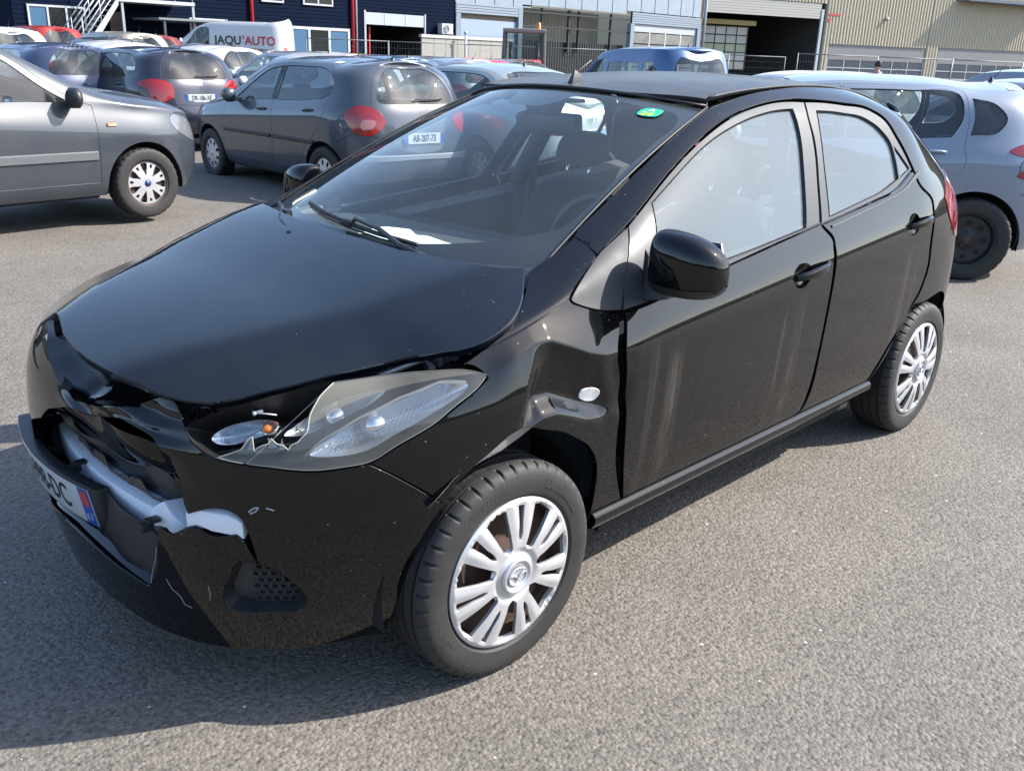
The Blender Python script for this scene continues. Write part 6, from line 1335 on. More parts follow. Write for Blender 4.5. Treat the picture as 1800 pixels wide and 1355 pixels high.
# ---------------------------------------------------------------- ground rises a little towards the rear of the yard
def hgt(x,y): return float(_hg(x,y))
# ---------------------------------------------------------------- rows of parked cars further back
PC=lambda n,c,m=.0,d=.08: paint(n,c,metal=m,dust=d,rough=.4,speck=False)
COLS={'white':PC('white_paint',(.55,.56,.58)),'silver':PC('silver_paint',(.25,.27,.30),.5),'red':PC('red_paint',(.28,.018,.015)),'darkred':PC('dark_red_paint',(.16,.012,.016)),'black':PC('black_car_paint',(.012,.012,.014)),
 'grey':PC('mid_grey_paint',(.06,.065,.07),.5),'blue':PC('blue_paint',(.018,.034,.085),.3),'beige':PC('beige_paint',(.30,.26,.20),.3),'orange':PC('burnt_orange_paint',(.34,.09,.03)),'skyblue':PC('steel_blue_paint',(.055,.10,.17),.4),'pink':PC('rose_red_paint',(.50,.06,.10)),'yellow':PC('yellow_green_paint',(.45,.42,.05))}
BASEP=COLS['silver']
def park(proto,px,col,x,y,rz,label,z=None,grp='cars parked in rows across the yard',first=[True]):
    c=dup(proto,(x,y,hgt(x,y)-.02 if z is None else z),rz,label,{BASEP.name:COLS[col]}); c['group']=grp; return c
SH=hatch(); SH['fo']=.84
PH,_=build_car(SH,.30,.195,'steel',(60,-60,0),0,'x','car',BASEP,doors=False,detail=1)
SW_=hatch(L=4.35,W=1.78,H=1.60,wb=2.65,fo=.86)
SW_['T']=[(-.86,.3,.74),(-.6,.62,.86),(-.1,.68,1.0),(.30,.68,1.08),(.55,.655,1.2),(1.10,.60,1.53),(1.5,.59,1.57),(2.4,.58,1.57),(3.0,.56,1.52),(3.2,.52,1.38),(3.49,.46,1.2)]
SW_['win'][1]=[(1.55,1.03,1),(1.57,1.25,0),(1.555,1.46,1),(2.1,1.47,0),(2.8,1.43,0),(2.95,1.25,0),(2.85,1.10,1),(2.1,1.05,0)]
PW,_=build_car(SW_,.31,.2,'steel',(64,-60,0),0,'x','car',BASEP,doors=False,detail=1)
SV_=hatch(L=4.21,W=1.83,H=1.83,wb=2.70,fo=.85)
SV_['T']=[(-.85,.35,.85),(-.6,.66,.95),(-.1,.72,1.08),(.15,.72,1.16),(.45,.70,1.36),(.95,.66,1.72),(1.5,.66,1.78),(2.6,.66,1.79),(3.2,.64,1.77),(3.3,.6,1.6),(3.36,.55,1.5)]
SV_['belt']=[(-.8,.80),(.2,1.02),(.6,1.06),(3.3,1.12)]
SV_['win']=[[(.52,1.10,1),(.72,1.30,0),(.98,1.56,0),(1.25,1.60,1),(1.28,1.35,0),(1.25,1.11,1)],[(1.38,1.15,1),(1.40,1.54,1),(1.9,1.555,0),(2.42,1.55,1),(2.46,1.17,1),(1.9,1.155,0)],[(2.60,1.18,1),(2.58,1.55,1),(2.90,1.53,0),(3.0,1.38,0),(2.97,1.2,1)]]
SV_['tail']=[(.26,.10),(.34,.03),(.44,.005),(.54,.0),(.66,.0),(.80,.01),(.95,.02),(1.1,.03),(1.25,.05),(1.42,.08),(1.60,.13),(1.76,.24)]
SV_['mirror']=(.60,1.2); SV_['rearwin']=lambda B:[(B.U1,.68),(B.U1-.4,.68),(B.U1-.66,.70),(B.U1-.66,.84),(B.U1-.6,.90),(B.U1-.3,.91),(B.U1,.91)]
PV,_=build_car(SV_,.31,.2,'steel',(68,-60,0),0,'x','car',BASEP,doors=False,detail=1)
index_kids()
D=math.radians
CARS=[
 (PW,'white',5.0,21.2,-88,'white family car, roof just showing above the grey car at the left edge'),
 (PH,'white',6.6,26.8,-92,'white car far back below the stair foot of the navy building'),
 (PH,'blue',4.25,15.6,-90,'deep blue hatchback with a red high brake light behind the left-edge grey car'),
 (PH,'white',6.7,18.9,-91,'white hatchback with red high brake light beside the deep blue one'),
 (PW,'red',8.3,27.6,-90,'bright red car near the foot of the outside stairs'),
 (PW,'darkred',9.5,24.5,-88,'dark red tall car below the balcony'),
 (PH,'black',7.2,31.5,-90,'black car in the last row below the stairs'),
 (PH,'grey',8.0,22.5,-90,'grey car in front of the dark red tall car'),
 (PH,'white',8.6,18.5,-90,'small white hatchback between the navy hatchback and the dark red car'),
 (PW,'beige',8.9,24.0,-89,'beige-grey estate with its tail up near the flat canopy'),
 (PH,'black',12.4,26.0,-89,'black car under the flat canopy'),
 (PH,'silver',8.9,15.6,-90,'silver hatchback just over the navy hatchback\'s roof'),
 (PH,'skyblue',9.3,20.2,-88,'steel-blue hatchback in front of the white van\'s cab'),
 (PH,'white',11.0,18.0,-88,'white car right below the lettered van'),
 (PH,'grey',11.2,21.5,-88,'grey car beside the steel-blue hatchback'),
 (PH,'red',13.1,20.6,-88,'light red car right of the lettered van\'s front wheel'),
 (PH,'orange',15.3,23.2,-88,'burnt-orange car below the lettered van\'s rear doors'),
 (PH,'silver',13.4,18.0,-88,'silver car behind the red car\'s tail'),
 (PH,'black',14.6,19.0,-88,'black low car by the blue-paned window strip'),
 (PH,'white',7.45,12.6,-91,'white hatchback squeezed between the navy and the grey-blue hatchbacks'),
 (PH,'skyblue',9.1,13.4,-92,'steel-blue car beyond the grey-blue hatchback\'s roof'),
 (PH,'silver',11.4,14.2,-93,'silver car in front of the beige boundary wall'),
 (PH,'pink',13.6,16.0,-93,'rose-red hatchback in front of the beige boundary wall'),
 (PH,'black',15.6,16.9,-93,'black hatchback between the rose-red car and the red loader'),
 (PH,'yellow',13.8,20.6,-93,'yellow-green car behind the rose-red one'),
 (PH,'white',12.1,6.4,-52,'white small van-shaped car with open view of its windscreen, right of the blue van'),
 (PH,'white',10.6,5.6,-101,'white hatchback with dark rear glass, right of the black roof'),
 (PH,'silver',12.4,3.4,-100,'silver estate at the right edge, behind the silver-white hatchback'),
 (PW,'silver',15.6,4.4,-101,'silver tall car second from the right edge'),
 (PH,'white',13.0,1.3,-101,'white car cut by the right edge'),
]
for pr,c,x,y,a,lab in CARS: park(pr,None,c,x,y,D(a),lab)
KV=dup(PV,(13.75,10.3,-.06),D(-110),'tall blue van-shaped car with dark side glass seen above the black roof',{BASEP.name:paint('van_blue',(.022,.075,.19),metal=.3,dust=.06,speck=False)})
def drop(o):
    for k in KID.get(o.name,()): drop(k)
    bpy.data.objects.remove(o)
for o in (PH,PW,PV): drop(o)
bpy.context.view_layer.update()
# ---------------------------------------------------------------- lettered high-roof white van
WVAN=paint('van_white',(.50,.52,.54),dust=.05,speck=False)
SB=hatch(L=4.9,W=1.9,H=2.4,wb=2.9,fo=.95)
SB['T']=[(-.95,.5,.95),(-.75,.8,1.10),(-.35,.82,1.25),(.0,.80,1.50),(.55,.76,1.95),(.95,.76,2.15),(1.4,.78,2.22),(3.0,.80,2.22),(3.85,.80,2.20),(3.93,.78,2.1),(3.95,.7,2.0)]
SB['belt']=[(-.9,.95),(.1,1.25),(.6,1.35),(4.8,1.40)]
SB['win']=[[(.22,1.40,1),(.45,1.65,0),(.75,1.98,0),(1.15,2.0,1),(1.15,1.42,1)]]
SB['tail']=[(.26,.08),(.34,.03),(.44,.005),(.54,.0),(.66,.0),(.9,.0),(1.2,.0),(1.4,.0),(1.6,.01),(1.9,.02),(2.2,.04),(2.42,.12)]
SB.update(screen=(-.30,.60),mirror=(.15,1.55),ant=1.5,lean=.12,tail_lamp=[(3.80,1.0,0),(3.80,1.4,0),(3.88,1.4,0),(3.88,1.0,0)],head_lamp=[(-.80,.85,0),(-.6,.80,0),(-.3,1.0,0),(-.45,1.1,0)],rearwin=None)
VAN,BV=build_car(SB,.34,.21,'steel',(15.6,31.9,hgt(15,32)+.15),R(-47),'white high-roof van with dark and red lettering in front of the navy building','van',WVAN,doors=False,detail=1,name='panel_van')
def vanmap(x0,z0):
    def f(V):
        out=[]
        for a,b,c in V:
            u,v,_=BV.inv(x0+a,z0+b); p=BV.side([u],[v])[0]; out.append((x0+a,p[1]-.03-c,z0+b))
        return np.array(out)
    return f
DKT=mat('dark_lettering',(.02,.02,.03),.5); RDT=mat('red_lettering',(.45,.02,.03),.5)
for s_,xx,m_ in (('JAQU',1.83,DKT),("'",2.40,RDT),('AUTO',3.0,RDT)):
    V,F=text_geo(s_,.42,0,.005,.95); link('lettering',mesh('lettering',vanmap(xx,1.60)(V),F),m_,VAN,False)
# ---------------------------------------------------------------- the buildings at the back of the yard
def mbox(name,a,b,m,par,bevel=0): mb=MB(); mb.box(a,b); return mb.build(name,m,par,bevel=bevel)
NVY=mat('navy_cladding',(.0045,.009,.023),.8,spec=.04,noise=.12,nscale=2); GRYW=mat('grey_cladding',(.17,.21,.26),.5,noise=.08); BEI=mat('beige_cladding',(.42,.365,.26),.6,noise=.08); WHT=mat('white_frame',(.42,.44,.47),.4)
RPI=mat('red_pipe',(.40,.02,.025),.45); PANE=mat('window_pane_blue',(.06,.13,.22),.12,coat=.5); PANED=mat('window_pane_dark',(.015,.018,.02),.1,coat=.5); BLD=mat('hall_interior_dark',(.012,.012,.013),.9); GALV=mat('galvanised_steel',(.33,.35,.37),.45,metal=.5)
Y=36.
def clad(name,x0,x1,z0,z1,y,m,par,pitch=.16,depth=.02,vert=False):
    """profiled metal sheet wall (joints are real steps, too far to pick apart)"""
    mb=MB()
    if not vert:
        n=int((z1-z0)/pitch)
        for i in range(n):
            z=z0+i*pitch; mb.add([(x0,y,z),(x1,y,z),(x1,y-depth,z+.02),(x0,y-depth,z+.02),(x1,y-depth,z+pitch*.9),(x0,y-depth,z+pitch*.9),(x1,y,z+pitch),(x0,y,z+pitch)],[(0,1,2,3),(3,2,4,5),(5,4,6,7)])
    else:
        n=int((x1-x0)/pitch); p=pitch
        for i in range(n):
            x=x0+i*p; mb.add([(x,y,z0),(x,y,z1),(x+p*.25,y-depth,z0),(x+p*.25,y-depth,z1),(x+p*.6,y-depth,z0),(x+p*.6,y-depth,z1),(x+p*.85,y,z0),(x+p*.85,y,z1),(x+p,y,z0),(x+p,y,z1)],[(0,2,3,1),(2,4,5,3),(4,6,7,5),(6,8,9,7)])
    o=mb.build(name,m,par); return o
NB=root('navy_building','navy-blue clad building with outside stairs, red downpipes and white-framed windows','building',(0,0,0))
# wall with gaps for the openings
for (x0,x1,z0,z1) in ((11,26.75,0,9),(30.45,32.5,0,9),(26.75,30.45,3.35,9)): 
    clad('wall_cladding',x0,x1,z0,z1,Y,NVY,NB)
mbox('wall_core',(11,Y+.02,0),(26.7,Y+.3,9),NVY,NB); mbox('wall_core',(30.5,Y+.02,0),(32.5,Y+.3,9),NVY,NB); mbox('wall_core',(26.7,Y+.02,3.4),(30.5,Y+.3,9),NVY,NB); mbox('side_wall',(10.98,Y,0),(11.0,Y+12,9),NVY,NB)
mbox('dark_bay',(26.7,Y+4,0),(30.5,Y+4.1,3.4),BLD,NB); mbox('dark_bay',(26.6,Y+.3,0),(26.7,Y+4,3.4),BLD,NB); mbox('dark_bay',(30.5,Y+.3,0),(30.6,Y+4,3.4),BLD,NB); mbox('dark_bay',(26.6,Y+.3,3.3),(30.6,Y+4,3.4),BLD,NB)
mbox('rolled_door',(26.8,Y-.02,2.78),(30.4,Y+.06,3.32),mat('white_door_panel',(.34,.37,.40),.4),NB); 
for x in (27.9,29.2): mbox('door_rib',(x,Y-.035,2.78),(x+.05,Y-.021,3.32),WHT,NB)
mbox('door_post',(26.68,Y-.05,0),(26.79,Y+.05,3.4),GALV,NB); mbox('door_post',(30.41,Y-.05,0),(30.5,Y+.05,3.4),GALV,NB); mbox('red_post',(27.2,Y+.3,0),(27.28,Y+.4,2.7),RPI,NB)
def window(x0,x1,z0,z1,n,m,par,fr=.07,y=Y,panes=None):
    w=bpy.data.objects.new('window',None); COL.objects.link(w); w.parent=par
    mb=MB(); d=.09
    mb.box((x0,y-d,z0),(x1,y-.025,z0+fr)); mb.box((x0,y-d,z1-fr),(x1,y-.025,z1))
    for i in range(n+1):
        x=x0+(x1-x0-fr)*i/n; mb.box((x,y-d-.003,z0+fr),(x+fr,y-.025,z1-fr))
    mb.build('window_frame',WHT,w)
    for i in range(n):
        a=x0+(x1-x0-fr)*i/n+fr; b=x0+(x1-x0-fr)*(i+1)/n; mbox('pane',(a,y-.06,z0+fr),(b,y-.04,z1-fr),(panes[i%len(panes)] if panes else m),w)
    return w
window(11.5,13.6,1.0,2.78,3,None,NB,panes=[PANE,PANED,PANED]); window(22.4,25.8,.7,2.52,3,None,NB,.12,panes=[PANE,PANED,PANE]); window(23.3,24.9,3.44,4.7,2,PANED,NB); window(21.2,22.3,3.44,4.5,1,PANED,NB); window(17.8,19.5,1.0,2.62,2,PANED,NB)
mbox('entrance_door',(14.5,Y-.06,.3),(15.08,Y-.03,2.68),mat('dark_red_door',(.05,.012,.012),.4),NB)
for x in (20.68,25.98): 
    mb=MB(); mb.tube([(x,Y-.10,.0),(x,Y-.10,9)],.075,10); mb.build('red_downpipe',RPI,NB,True)
mb=MB(); mb.tube([(26.2,Y-.08,.5),(26.2,Y-.08,9)],.045,8); mb.build('white_downpipe',WHT,NB,True)
# canopy
CN=root('flat_canopy','flat grey canopy on steel posts against the navy building','canopy',(17,34.6,0))
mbox('canopy_roof',(-1.6,-1.0,2.42),(1.7,1.3,2.50),mat('canopy_grey',(.16,.18,.19),.5),CN)
for x in (-1.4,.2,1.5): mbox('post',(x,-.95,.3),(x+.08,-.87,2.42),mat('post_steel',(.05,.07,.08),.5),CN)
for x in (.2,): 
    mb=MB(); mb.tube([(x+.04,-.9,1.9),(x-.45,-.9,2.4)],.03); mb.tube([(x+.04,-.9,1.9),(x+.53,-.9,2.4)],.03); mb.build('brace',mat('post_steel',(.05,.07,.08),.5),CN)
# stairs
ST=root('outside_stairs','white steel outside stairs with dark treads rising to a landing','stairs',(0,0,0))
n=14; xa,xb=12.05,14.15; yS=34.2; z0,z1=.45,3.12
for i in range(n):
    t=(i+.5)/n; mbox('tread',(xa+(xb-xa)*t-.13,yS,z0+(z1-z0)*t),(xa+(xb-xa)*t+.13,yS+.95,z0+(z1-z0)*t+.03),mat('dark_tread',(.07,.07,.075),.6),ST)
for y in (yS-.04,yS+.96):
    mb=MB(); mb.prism([(xa-.1,z0-.1),(xb,z1+.02),(xb,z1-.24),(xa+.15,z0-.25)],lambda a,b,y=y:(a,y,b),lambda a,b,y=y:(a,y+.04,b)); mb.build('stringer',WHT,ST)
    for k in range(4):
        h=.25+.25*k; mb=MB(); mb.tube([(xa-.05,y+.02,z0+h),(xb,y+.02,z1+h)],.018,6); mb.build('handrail',WHT,ST,True)
    for k in range(4):
        t=k/3; mb=MB(); mb.tube([(xa+(xb-xa)*t,y+.02,z0+(z1-z0)*t-.05),(xa+(xb-xa)*t,y+.02,z0+(z1-z0)*t+1.02)],.02,6); mb.build('baluster',WHT,ST,True)
mbox('landing',(xb,yS,3.0),(17.2,Y-.1,3.12),WHT,ST); 
for k in range(5): x=xb+.1+k*.72; mb=MB(); mb.tube([(x,yS+.04,3.1),(x,yS+.04,4.1)],.02,6); mb.build('baluster',WHT,ST,True)
for h in (3.4,3.7,4.05): mb=MB(); mb.tube([(xb,yS+.04,h),(17.2,yS+.04,h)],.018,6); mb.build('handrail',WHT,ST,True)
for x in (14.28,17.1): mbox('post',(x,yS+.05,.3),(x+.09,yS+.14,3.0),GALV,ST)
# air conditioner
AC=root('air_conditioner','white outdoor air-conditioning unit on the navy wall','air conditioner',(31.6,Y-.4,2.52))
mbox('casing',(-.37,-.05,0),(.37,.30,.50),WHT,AC,.01); mb=MB(); mb.lathe([(.19,-.06),(.19,-.075),(.17,-.075),(.17,-.06)],28,c=(-.08,0,.25)); 
for r_ in (.05,.09,.13): mb.lathe([(r_,-.062),(r_+.01,-.072),(r_+.02,-.062)],24,c=(-.08,0,.25))
mb.build('fan_grille',mat('grille_grey',(.25,.26,.27),.5),AC); mb=MB(); mb.tube([(.37,.1,.15),(.47,.1,.12),(.50,.1,-.25)],.03); mb.build('pipe',WHT,AC,True); mbox('bracket',(-.3,0,-.03),(.3,.40,-.005),GALV,AC)
# beige boundary building
BB=root('beige_wall','low beige panelled wall in front of the grey hall','wall',(0,0,0))
for i in range(8): mbox('panel',(29.35+i*.79,34.9,0),(30.12+i*.79,34.98,2.30),mat('beige_panel',(.27,.26,.235),.7,noise=.06),BB)
mbox('coping',(29.3,34.85,2.30),(35.7,35.05,2.44),mat('coping',(.45,.43,.40),.6),BB); mbox('core',(29.4,34.985,0),(35.6,35.03,2.3),BEI,BB)
VP=root('vent_pipe','white vertical pipe in front of the beige wall','pipe',(31.9,34.5,0)); mb=MB(); mb.tube([(0,0,0),(0,0,2.55)],.06,10); mb.build('shaft',WHT,VP,True); mb=MB(); mb.lathe([(0,2.68),(.09,2.66),(.10,2.56),(.07,2.53)],12,axis='z'); mb.build('cap',WHT,VP,True)
# grey hall
GH=root('grey_hall','grey hall with louvred bands, roller doors and a glazed upper strip','building',(0,0,0))
GLZ=mat('frosted_glazing',(.22,.27,.32),.3,noise=.2,nscale=1.5)
for (x0,x1,zl,zh) in ((32.5,37.4,3.6,4.12),(47.2,54.8,3.75,4.42)):
    clad('louvre_band',x0,x1,zl,zh,Y-.05,mat('louvre_grey',(.21,.25,.30),.45),GH,.13,.04)
for i in range(16):
    x=32.5+i*1.42
    if x>54: break
    mbox('glazing_panel',(x+.02,Y-.02,4.13 if x<37.3 else (4.28 if x<46.5 else 4.46)),(x+1.39,Y+.03,9),GLZ,GH); mbox('glazing_bar',(x-.02,Y-.05,4.13 if x<37.3 else (4.28 if x<46.5 else 4.46)),(x+.019,Y+.03,9),GALV,GH)
mbox('door_pillar',(32.5,Y-.1,0),(32.82,Y+.2,3.6),GRYW,GH); mbox('door_pillar',(37.1,Y-.1,0),(37.42,Y+.2,4.1),GRYW,GH); mbox('door_pillar',(47.1,Y-.1,0),(47.45,Y+.2,3.75),GRYW,GH); mbox('door_pillar',(54.4,Y-.1,0),(54.8,Y+.2,3.75),GRYW,GH)
mbox('bay_lintel',(32.82,Y+.12,3.36),(37.1,Y+.16,3.6),mat('brown_board',(.16,.12,.08),.7,noise=.3,nscale=3),GH)
for i,(a,b) in enumerate(((0,1.3),(1.31,2.52),(2.53,3.34))): mbox('roller_door_panel',(32.83,Y+.05,a),(37.09,Y+.1,b),mat('door_pale_blue',(.24,.30,.39),.45),GH)
# lattice bay
mbox('bay_back',(37.42,Y+3,0),(47.1,Y+3.05,4.3),BLD,GH); clad('inner_wall',37.42,47.1,1.9,4.25,Y+2.5,BEI,GH,.3,.04,True)
SBK=mat('black_steel_beam',(.012,.012,.014),.5)
for z in (3.90,3.16): mbox('beam',(37.42,Y+.05,z),(47.1,Y+.2,z+.09),SBK,GH)
for x,w in ((39.3,.06),(41.6,.16),(42.5,.07),(45.5,.07)): mbox('column',(x,Y+.21,1.9),(x+w,Y+.36,4.24),SBK,GH)
mbox('bay_edge',(37.42,Y-.02,4.19),(47.1,Y+.1,4.27),mat('edge_brown',(.12,.10,.08),.6),GH)
clad('low_black_wall',37.42,47.1,0,2.45,Y+.45,SBK,GH,.22,.04,True)
DR=bpy.data.objects.new('glazed_door',None); COL.objects.link(DR); DR.parent=GH
mbox('door_frame',(47.5,Y+.02,3.3),(54.35,Y+.1,3.75),mat('door_grey',(.33,.35,.37),.5),DR)
for i in range(4):
    for j in range(4): mbox('pane',(47.6+i*1.70,Y+.04,.55+j*.69),(47.6+i*1.70+1.60,Y+.07,.55+j*.69+.62),mat('door_pane',(.17,.17,.16),.2,noise=.5,nscale=1.2),DR)
for i in range(5): mbox('muntin',(47.5+i*1.70,Y+.02,0),(47.6+i*1.70,Y+.10,3.3),WHT,DR)
# beige hall, turned about 20 degrees
a2=R(-20); BH=root('beige_hall','beige ribbed-metal hall with a tall dark bay and two glazed roller doors','building',(54.96,36,0),a2)
mbox('corner_column',(-.35,-.1,0),(-.02,.2,9),mat('tan_column',(.33,.20,.10),.6),BH)
mb=MB(); mb.tube([(.14,-.12,0),(.14,-.12,9)],.10,10); mb.build('downpipe',GALV,BH,True)
clad('ribbed_wall',10.95,11.5,0,9,0,BEI,BH,.275,.06,True); clad('ribbed_wall',21.5,22.75,0,9,0,BEI,BH,.31,.06,True); clad('ribbed_wall',11.5,21.5,3.22,9,0,BEI,BH,.3,.06,True); clad('ribbed_wall',22.75,34.0,3.34,9,0,BEI,BH,.3,.06,True); clad('ribbed_wall',0,10.95,5.9,9,0,BEI,BH,.3,.06,True)
mbox('bay_side_wall',(0,.1,0),(.1,9,6),BLD,BH); mbox('bay_side_wall',(10.7,.1,0),(10.9,9,6),mat('bay_wall_grey',(.05,.05,.048),.9),BH); mbox('bay_back_wall',(0,9,0),(10.9,9.2,6),BLD,BH); mbox('bay_ceiling',(0,.1,5.95),(10.9,9,6.05),BLD,BH)
for i in range(6): mbox('shutter_slat',(.3,-.02,4.86+i*.17),(10.35,.04,4.86+i*.17+.155),mat('cream_shutter',(.40,.385,.34),.5),BH)
mbox('door_track',(10.40,-.06,0),(10.62,.08,5.5),WHT,BH); mbox('yellow_beam',(.1,1.2,4.2),(5.6,1.5,4.52),mat('yellow_beam',(.38,.29,.12),.6),BH)
GW=bpy.data.objects.new('glazed_partition',None); COL.objects.link(GW); GW.parent=BH
for i in range(5):
    for j in range(5): mbox('pane',(.6+i*.95,1.72,1.25+j*.58),(.6+i*.95+.88,1.75,1.25+j*.58+.52),mat('lit_pane_%d'%((i*3+j*2)%3),[(.42,.42,.36),(.33,.37,.24),(.46,.44,.42)][(i*3+j*2)%3],.4,noise=.3,nscale=.8),GW)
for i in range(6): mbox('muntin',(.53+i*.95,1.69,1.2),(.60+i*.95,1.78,4.15),SBK,GW)
for j in range(6): mbox('muntin',(.53,1.70,1.17+j*.58),(5.35,1.77,1.25+j*.58),SBK,GW)
for (x0,x1,z1) in ((11.56,21.44,3.2),(22.84,33.2,3.33)):
    d=bpy.data.objects.new('glazed_door',None); COL.objects.link(d); d.parent=BH; w=x1-x0
    mbox('door_panel',(x0,.03,2.15),(x1,.08,z1),mat('grey_door_panel',(.19,.185,.185),.5),d)
    for i in range(6):
        a=x0+w*i/6
        for j in range(2): mbox('pane',(a+.09,.05,1.62-j*.58),(a+w/6-.02,.08,2.10-j*.58),mat('door_pane_dark',(.07,.08,.10),.15,coat=.4),d)
    for i in range(7): mbox('muntin',(x0+(w-.07)*i/6,.02,.4),(x0+(w-.07)*i/6+.07,.09,2.15),WHT,d)
    for z in (1.56,.98): mbox('muntin',(x0,.025,z),(x1,.085,z+.06),WHT,d)
mbox('wall_sign',(11.05,-.09,5.14),(12.2,-.07,5.26),mat('sign_red',(.5,.05,.05),.5),BH); mb=MB(); mb.lathe([(0,-.09),(.14,-.09),(.14,-.07)],20,c=(11.2,0,4.85)); mb.build('round_sign',mat('sign_red',(.5,.05,.05),.5),BH); mb=MB(); mb.lathe([(0,-.30),(.12,-.28),(.16,-.16),(.1,-.06)],16,c=(16.67,0,5.14)); mb.build('wall_lamp',GALV,BH,True)
mb=MB(); mb.box((23.8,-1.2,6.75),(34,.0,6.95)); mb.build('eave',mat('eave_grey',(.10,.12,.16),.5),BH)
# ---------------------------------------------------------------- site fence panels
FC=mat('fence_wire',(.13,.14,.15),.5,metal=.3)
def fence_panel(x,y,rz,w,h,label):
    f=root('fence_panel',label,'fence',(x,y,hgt(x,y)),rz,'mesh fence panels along the far side of the car rows')
    mb=MB(); mb.tube([(0,0,0),(0,0,h)],.022,6); mb.build('post',FC,f,True); mb=MB(); mb.tube([(w,0,0),(w,0,h)],.022,6); mb.build('post',FC,f,True); mb=MB(); mb.tube([(0,0,h-.03),(w,0,h-.03)],.02,6); mb.build('top_rail',FC,f,True)
    mb=MB()
    for i in range(1,int(w/.12)): a=i*.12; mb.add([(a-.002,0,.1),(a+.002,0,.1),(a+.002,0,h-.04),(a-.002,0,h-.04)],[(0,1,2,3)])
    for i in range(1,7): z=i*h/7; mb.add([(.02,.003,z-.002),(w-.02,.003,z-.002),(w-.02,.003,z+.002),(.02,.003,z+.002)],[(0,1,2,3)])
    o=mb.build('wire_mesh',FC,f); return f
px,py=20.5,31.5
for i in range(7):
    w=3.4; a=R(-22); fence_panel(px,py,a,w,2.0 if i<5 else 2.0,'mesh fence panel, number %d from the lettered van'%(i+1) if False else ['mesh fence panel beside the lettered van','mesh fence panel under the blue-paned windows','mesh fence panel before the open garage bay','mesh fence panel left of the white vent pipe','mesh fence panel right of the white vent pipe','mesh fence panel before the red loader','mesh fence panel right of the red loader'][i]); px+=w*math.cos(a)+.04; py+=w*math.sin(a)
px,py=30.5,15.2
for i in range(6):
    a=R(-26); fence_panel(px,py,a,3.5,2.0,['mesh fence panel behind the blue van','mesh fence panel before the dark bay\'s glazed grid','mesh fence panel before the dark bay\'s right side','mesh fence panel by the man in the pale shirt','mesh fence panel left of the pier between the roller doors','mesh fence panel before the right roller door'][i]); px+=3.5*math.cos(a)+.04; py+=3.5*math.sin(a)
# ---------------------------------------------------------------- red loader
LD=root('wheel_loader','red wheel loader with glazed cab and orange beacon behind the fence','loader',(20.9,19.6,.05),R(44))
RED_=paint('loader_red',(.42,.05,.04),dust=.12,speck=False)
mb=MB(); mb.prism([(-1.9,.7),(-1.9,1.15),(-1.6,1.38),(-.55,1.42),(-.55,.7)],lambda a,b:(a,-.55,b),lambda a,b:(a,.55,b)); mb.build('engine_cover',RED_,LD,bevel=.05)
mb=MB(); mb.box((-.6,-.6,.55),(1.3,.6,.95)); mb.box((-1.9,-.35,.4),(1.3,.35,.7)); mb.build('chassis',mat('chassis_grey',(.06,.06,.06),.6),LD,bevel=.03)
CB=bpy.data.objects.new('cab',None); COL.objects.link(CB); CB.parent=LD
for x,y in ((-.5,-.62),(-.5,.62),(.75,-.62),(.75,.62)): mb=MB(); mb.tube([(x,y*1.05,.9),(x*.92,y,2.2)],.06); mb.build('cab_post',mat('cab_grey',(.10,.10,.10),.5),CB)
mb=MB(); mb.box((-.6,-.68,2.2),(.85,.68,2.32)); mb.build('cab_roof',mat('cab_roof',(.22,.2,.18),.5),CB,bevel=.04)
for s in (-1,1): mb=MB(); mb.add([(-.48,s*.64,.95),(.73,s*.64,.95),(.68,s*.61,2.18),(-.45,s*.61,2.18)],[(0,1,2,3)]); mb.build('cab_glass',GCAR,CB)
for x in (-.5,.74): mb=MB(); mb.add([(x,-.62,1.0),(x,.62,1.0),(x*.93,.6,2.18),(x*.93,-.6,2.18)],[(0,1,2,3)]); mb.build('cab_glass',GCAR,CB)
mb=MB(); mb.lathe([(.0,2.53),(.05,2.50),(.06,2.34),(.07,2.32)],12,axis='z',c=(-.35,-.45,0)); mb.build('beacon',mat('beacon_orange',(.8,.22,.02),.3),LD,True)
mb=MB(); mb.tube([(1.0,-.45,1.2),(1.7,-.45,1.9),(2.2,-.45,1.6)],.07); mb.tube([(1.0,.45,1.2),(1.7,.45,1.9),(2.2,.45,1.6)],.07); mb.build('lift_arm',SBK,LD,True)
for x in (-1.1,1.1):
    for s in (-1,1):
        mb=MB(); mb.lathe([(.2,-.18),(.5,-.18),(.56,-.1),(.56,.1),(.5,.18),(.2,.18)],28); o=mb.build('loader_wheel',TYRE,LD,True); o.location=(x,s*.72,.56)
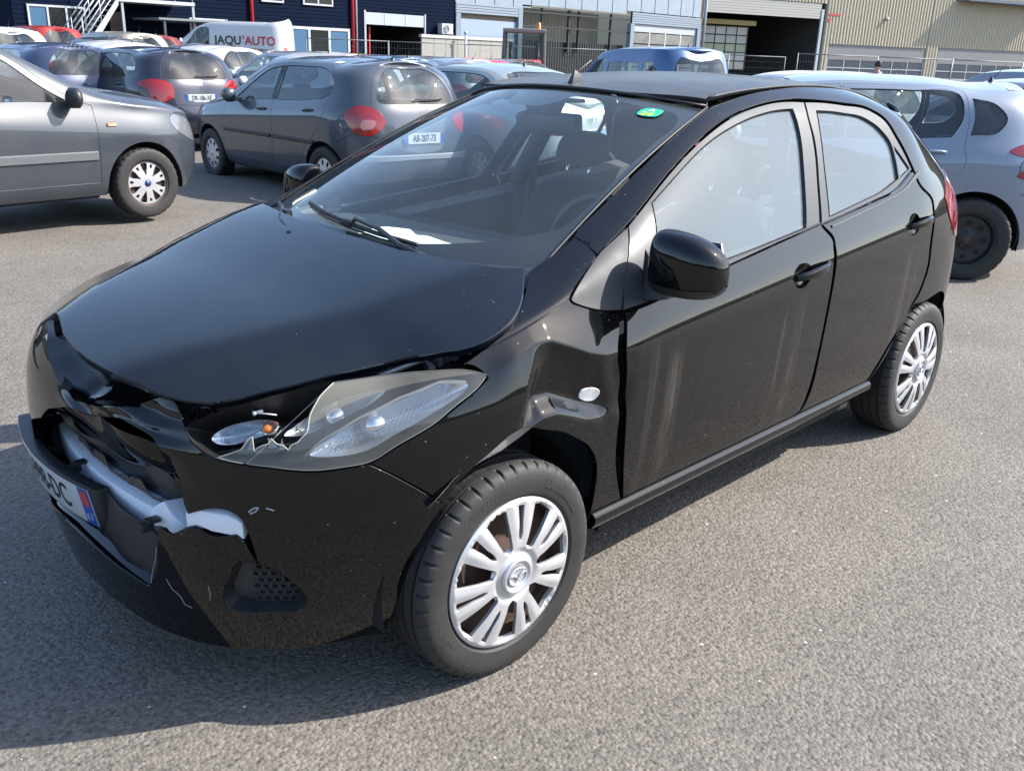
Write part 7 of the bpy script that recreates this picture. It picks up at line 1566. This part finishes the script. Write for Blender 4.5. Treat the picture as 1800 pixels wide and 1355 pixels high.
# ---------------------------------------------------------------- man far off by the beige hall
SKIN=mat('skin',(.42,.25,.18),.6); SHIRT=mat('pale_shirt',(.62,.62,.64),.8); TROU=mat('dark_trousers',(.03,.035,.05),.8); HAIR=mat('dark_hair',(.02,.017,.015),.7)
MN=root('person','man with dark hair in a pale shirt walking behind the fence','person',(26.3,10.3,-.02),R(150))
def skinmesh(name,V,E,rad,m,par,root_=0):
    me=bpy.data.meshes.new(name); me.from_pydata(V,E,[]); o=bpy.data.objects.new(name,me); COL.objects.link(o); o.parent=par; md=o.modifiers.new('s','SKIN')
    for i,r in enumerate(rad): me.skin_vertices[0].data[i].radius=(r,r) if not isinstance(r,tuple) else r
    me.skin_vertices[0].data[root_].use_root=True; s=o.modifiers.new('ss','SUBSURF'); s.levels=1; s.render_levels=1; me.materials.append(m); 
    return o
V=[(0,0,.95),(0,0,1.2),(0,0,1.42),(0,0,1.52),(0,0,1.6),(0,0,1.70),(.03,-.19,1.40),(.0,-.24,1.12),(.10,-.25,.86),(.03,.19,1.40),(-.03,.24,1.12),(.02,.25,.86),(.03,-.10,.9),(.16,-.11,.5),(.10,-.11,.08),(.20,-.11,.04),(-.03,.10,.9),(-.10,.11,.5),(-.26,.11,.10),(-.16,.11,.04)]
E_=[(0,1),(1,2),(2,3),(3,4),(4,5),(2,6),(6,7),(7,8),(2,9),(9,10),(10,11),(0,12),(12,13),(13,14),(14,15),(0,16),(16,17),(17,18),(18,19)]
skinmesh('body',V,E_,[.14,.13,.13,.055,.085,.075,.06,.045,.035,.06,.045,.035,.085,.06,.045,.04,.085,.06,.045,.04],SKIN,MN)
skinmesh('shirt',[(0,0,.95),(0,0,1.2),(0,0,1.44),(.03,-.20,1.40),(0,-.25,1.16),(.03,.20,1.40),(-.03,.25,1.16)],[(0,1),(1,2),(2,3),(3,4),(2,5),(5,6)],[.155,.15,.13,.08,.07,.08,.07],SHIRT,MN)
skinmesh('trousers',[(0,0,.93),(.03,-.10,.86),(.16,-.11,.5),(.10,-.11,.12),(-.03,.10,.86),(-.10,.11,.5),(-.26,.11,.14)],[(0,1),(1,2),(2,3),(0,4),(4,5),(5,6)],[.16,.10,.075,.065,.10,.075,.065],TROU,MN)
mb=MB(); mb.lathe([(0,1.80),(.06,1.785),(.092,1.73),(.095,1.66),(.085,1.62)],16,axis='z',c=(-.015,0,0)); mb.build('hair',HAIR,MN,True)
# ---------------------------------------------------------------- unseen hill ring, added and darkened for the dark band mirrored in paintwork
HL=mat('reflection_hill',(.020,.027,.018),.95,noise=.4,nscale=.05)
mb=MB(); V=[];F=[]; n=144; rnd=random.Random(3)
for i in range(n):
    a=2*math.pi*i/n; h=9+7*math.sin(a*3+1)+5*math.sin(a*7+.5)+rnd.uniform(-1,1); h=(max(h,5)+9)*1.55
    for r_,z in ((260,-1),(300,h*.55),(340,h),(380,-1)): V.append((r_*math.cos(a),r_*math.sin(a),z))
for i in range(n):
    j=(i+1)%n
    for k in range(3): F.append((i*4+k,j*4+k,j*4+k+1,i*4+k+1))
mb.add(V,F); o=mb.build('reflection_hills',HL,None,True); o['kind']='structure'

# ---------------------------------------------------------------- loose chips on the asphalt
rnd=random.Random(11); mb=MB()
for i in range(420):
    d=rnd.uniform(.6,7)**1.0; a=R(rnd.uniform(-20,100)); x=-1.46+d*math.cos(a)+.5; y=-2.2+d*math.sin(a)*.8+.2
    if -.95<x<3.3 and -.9<y<.9: continue
    r=rnd.uniform(.0012,.0040); t=[(x+r*rnd.uniform(.6,1.2)*math.cos(k*2.1+i),y+r*rnd.uniform(.6,1.2)*math.sin(k*2.1+i),.0008) for k in range(3)]+[(x,y,r*.8)]
    mb.add(t,[(0,1,3),(1,2,3),(2,0,3)])
o=mb.build('grit',mat('pale_grit',(.34,.32,.29),.8,noise=.5,nscale=90)); o['kind']='stuff'
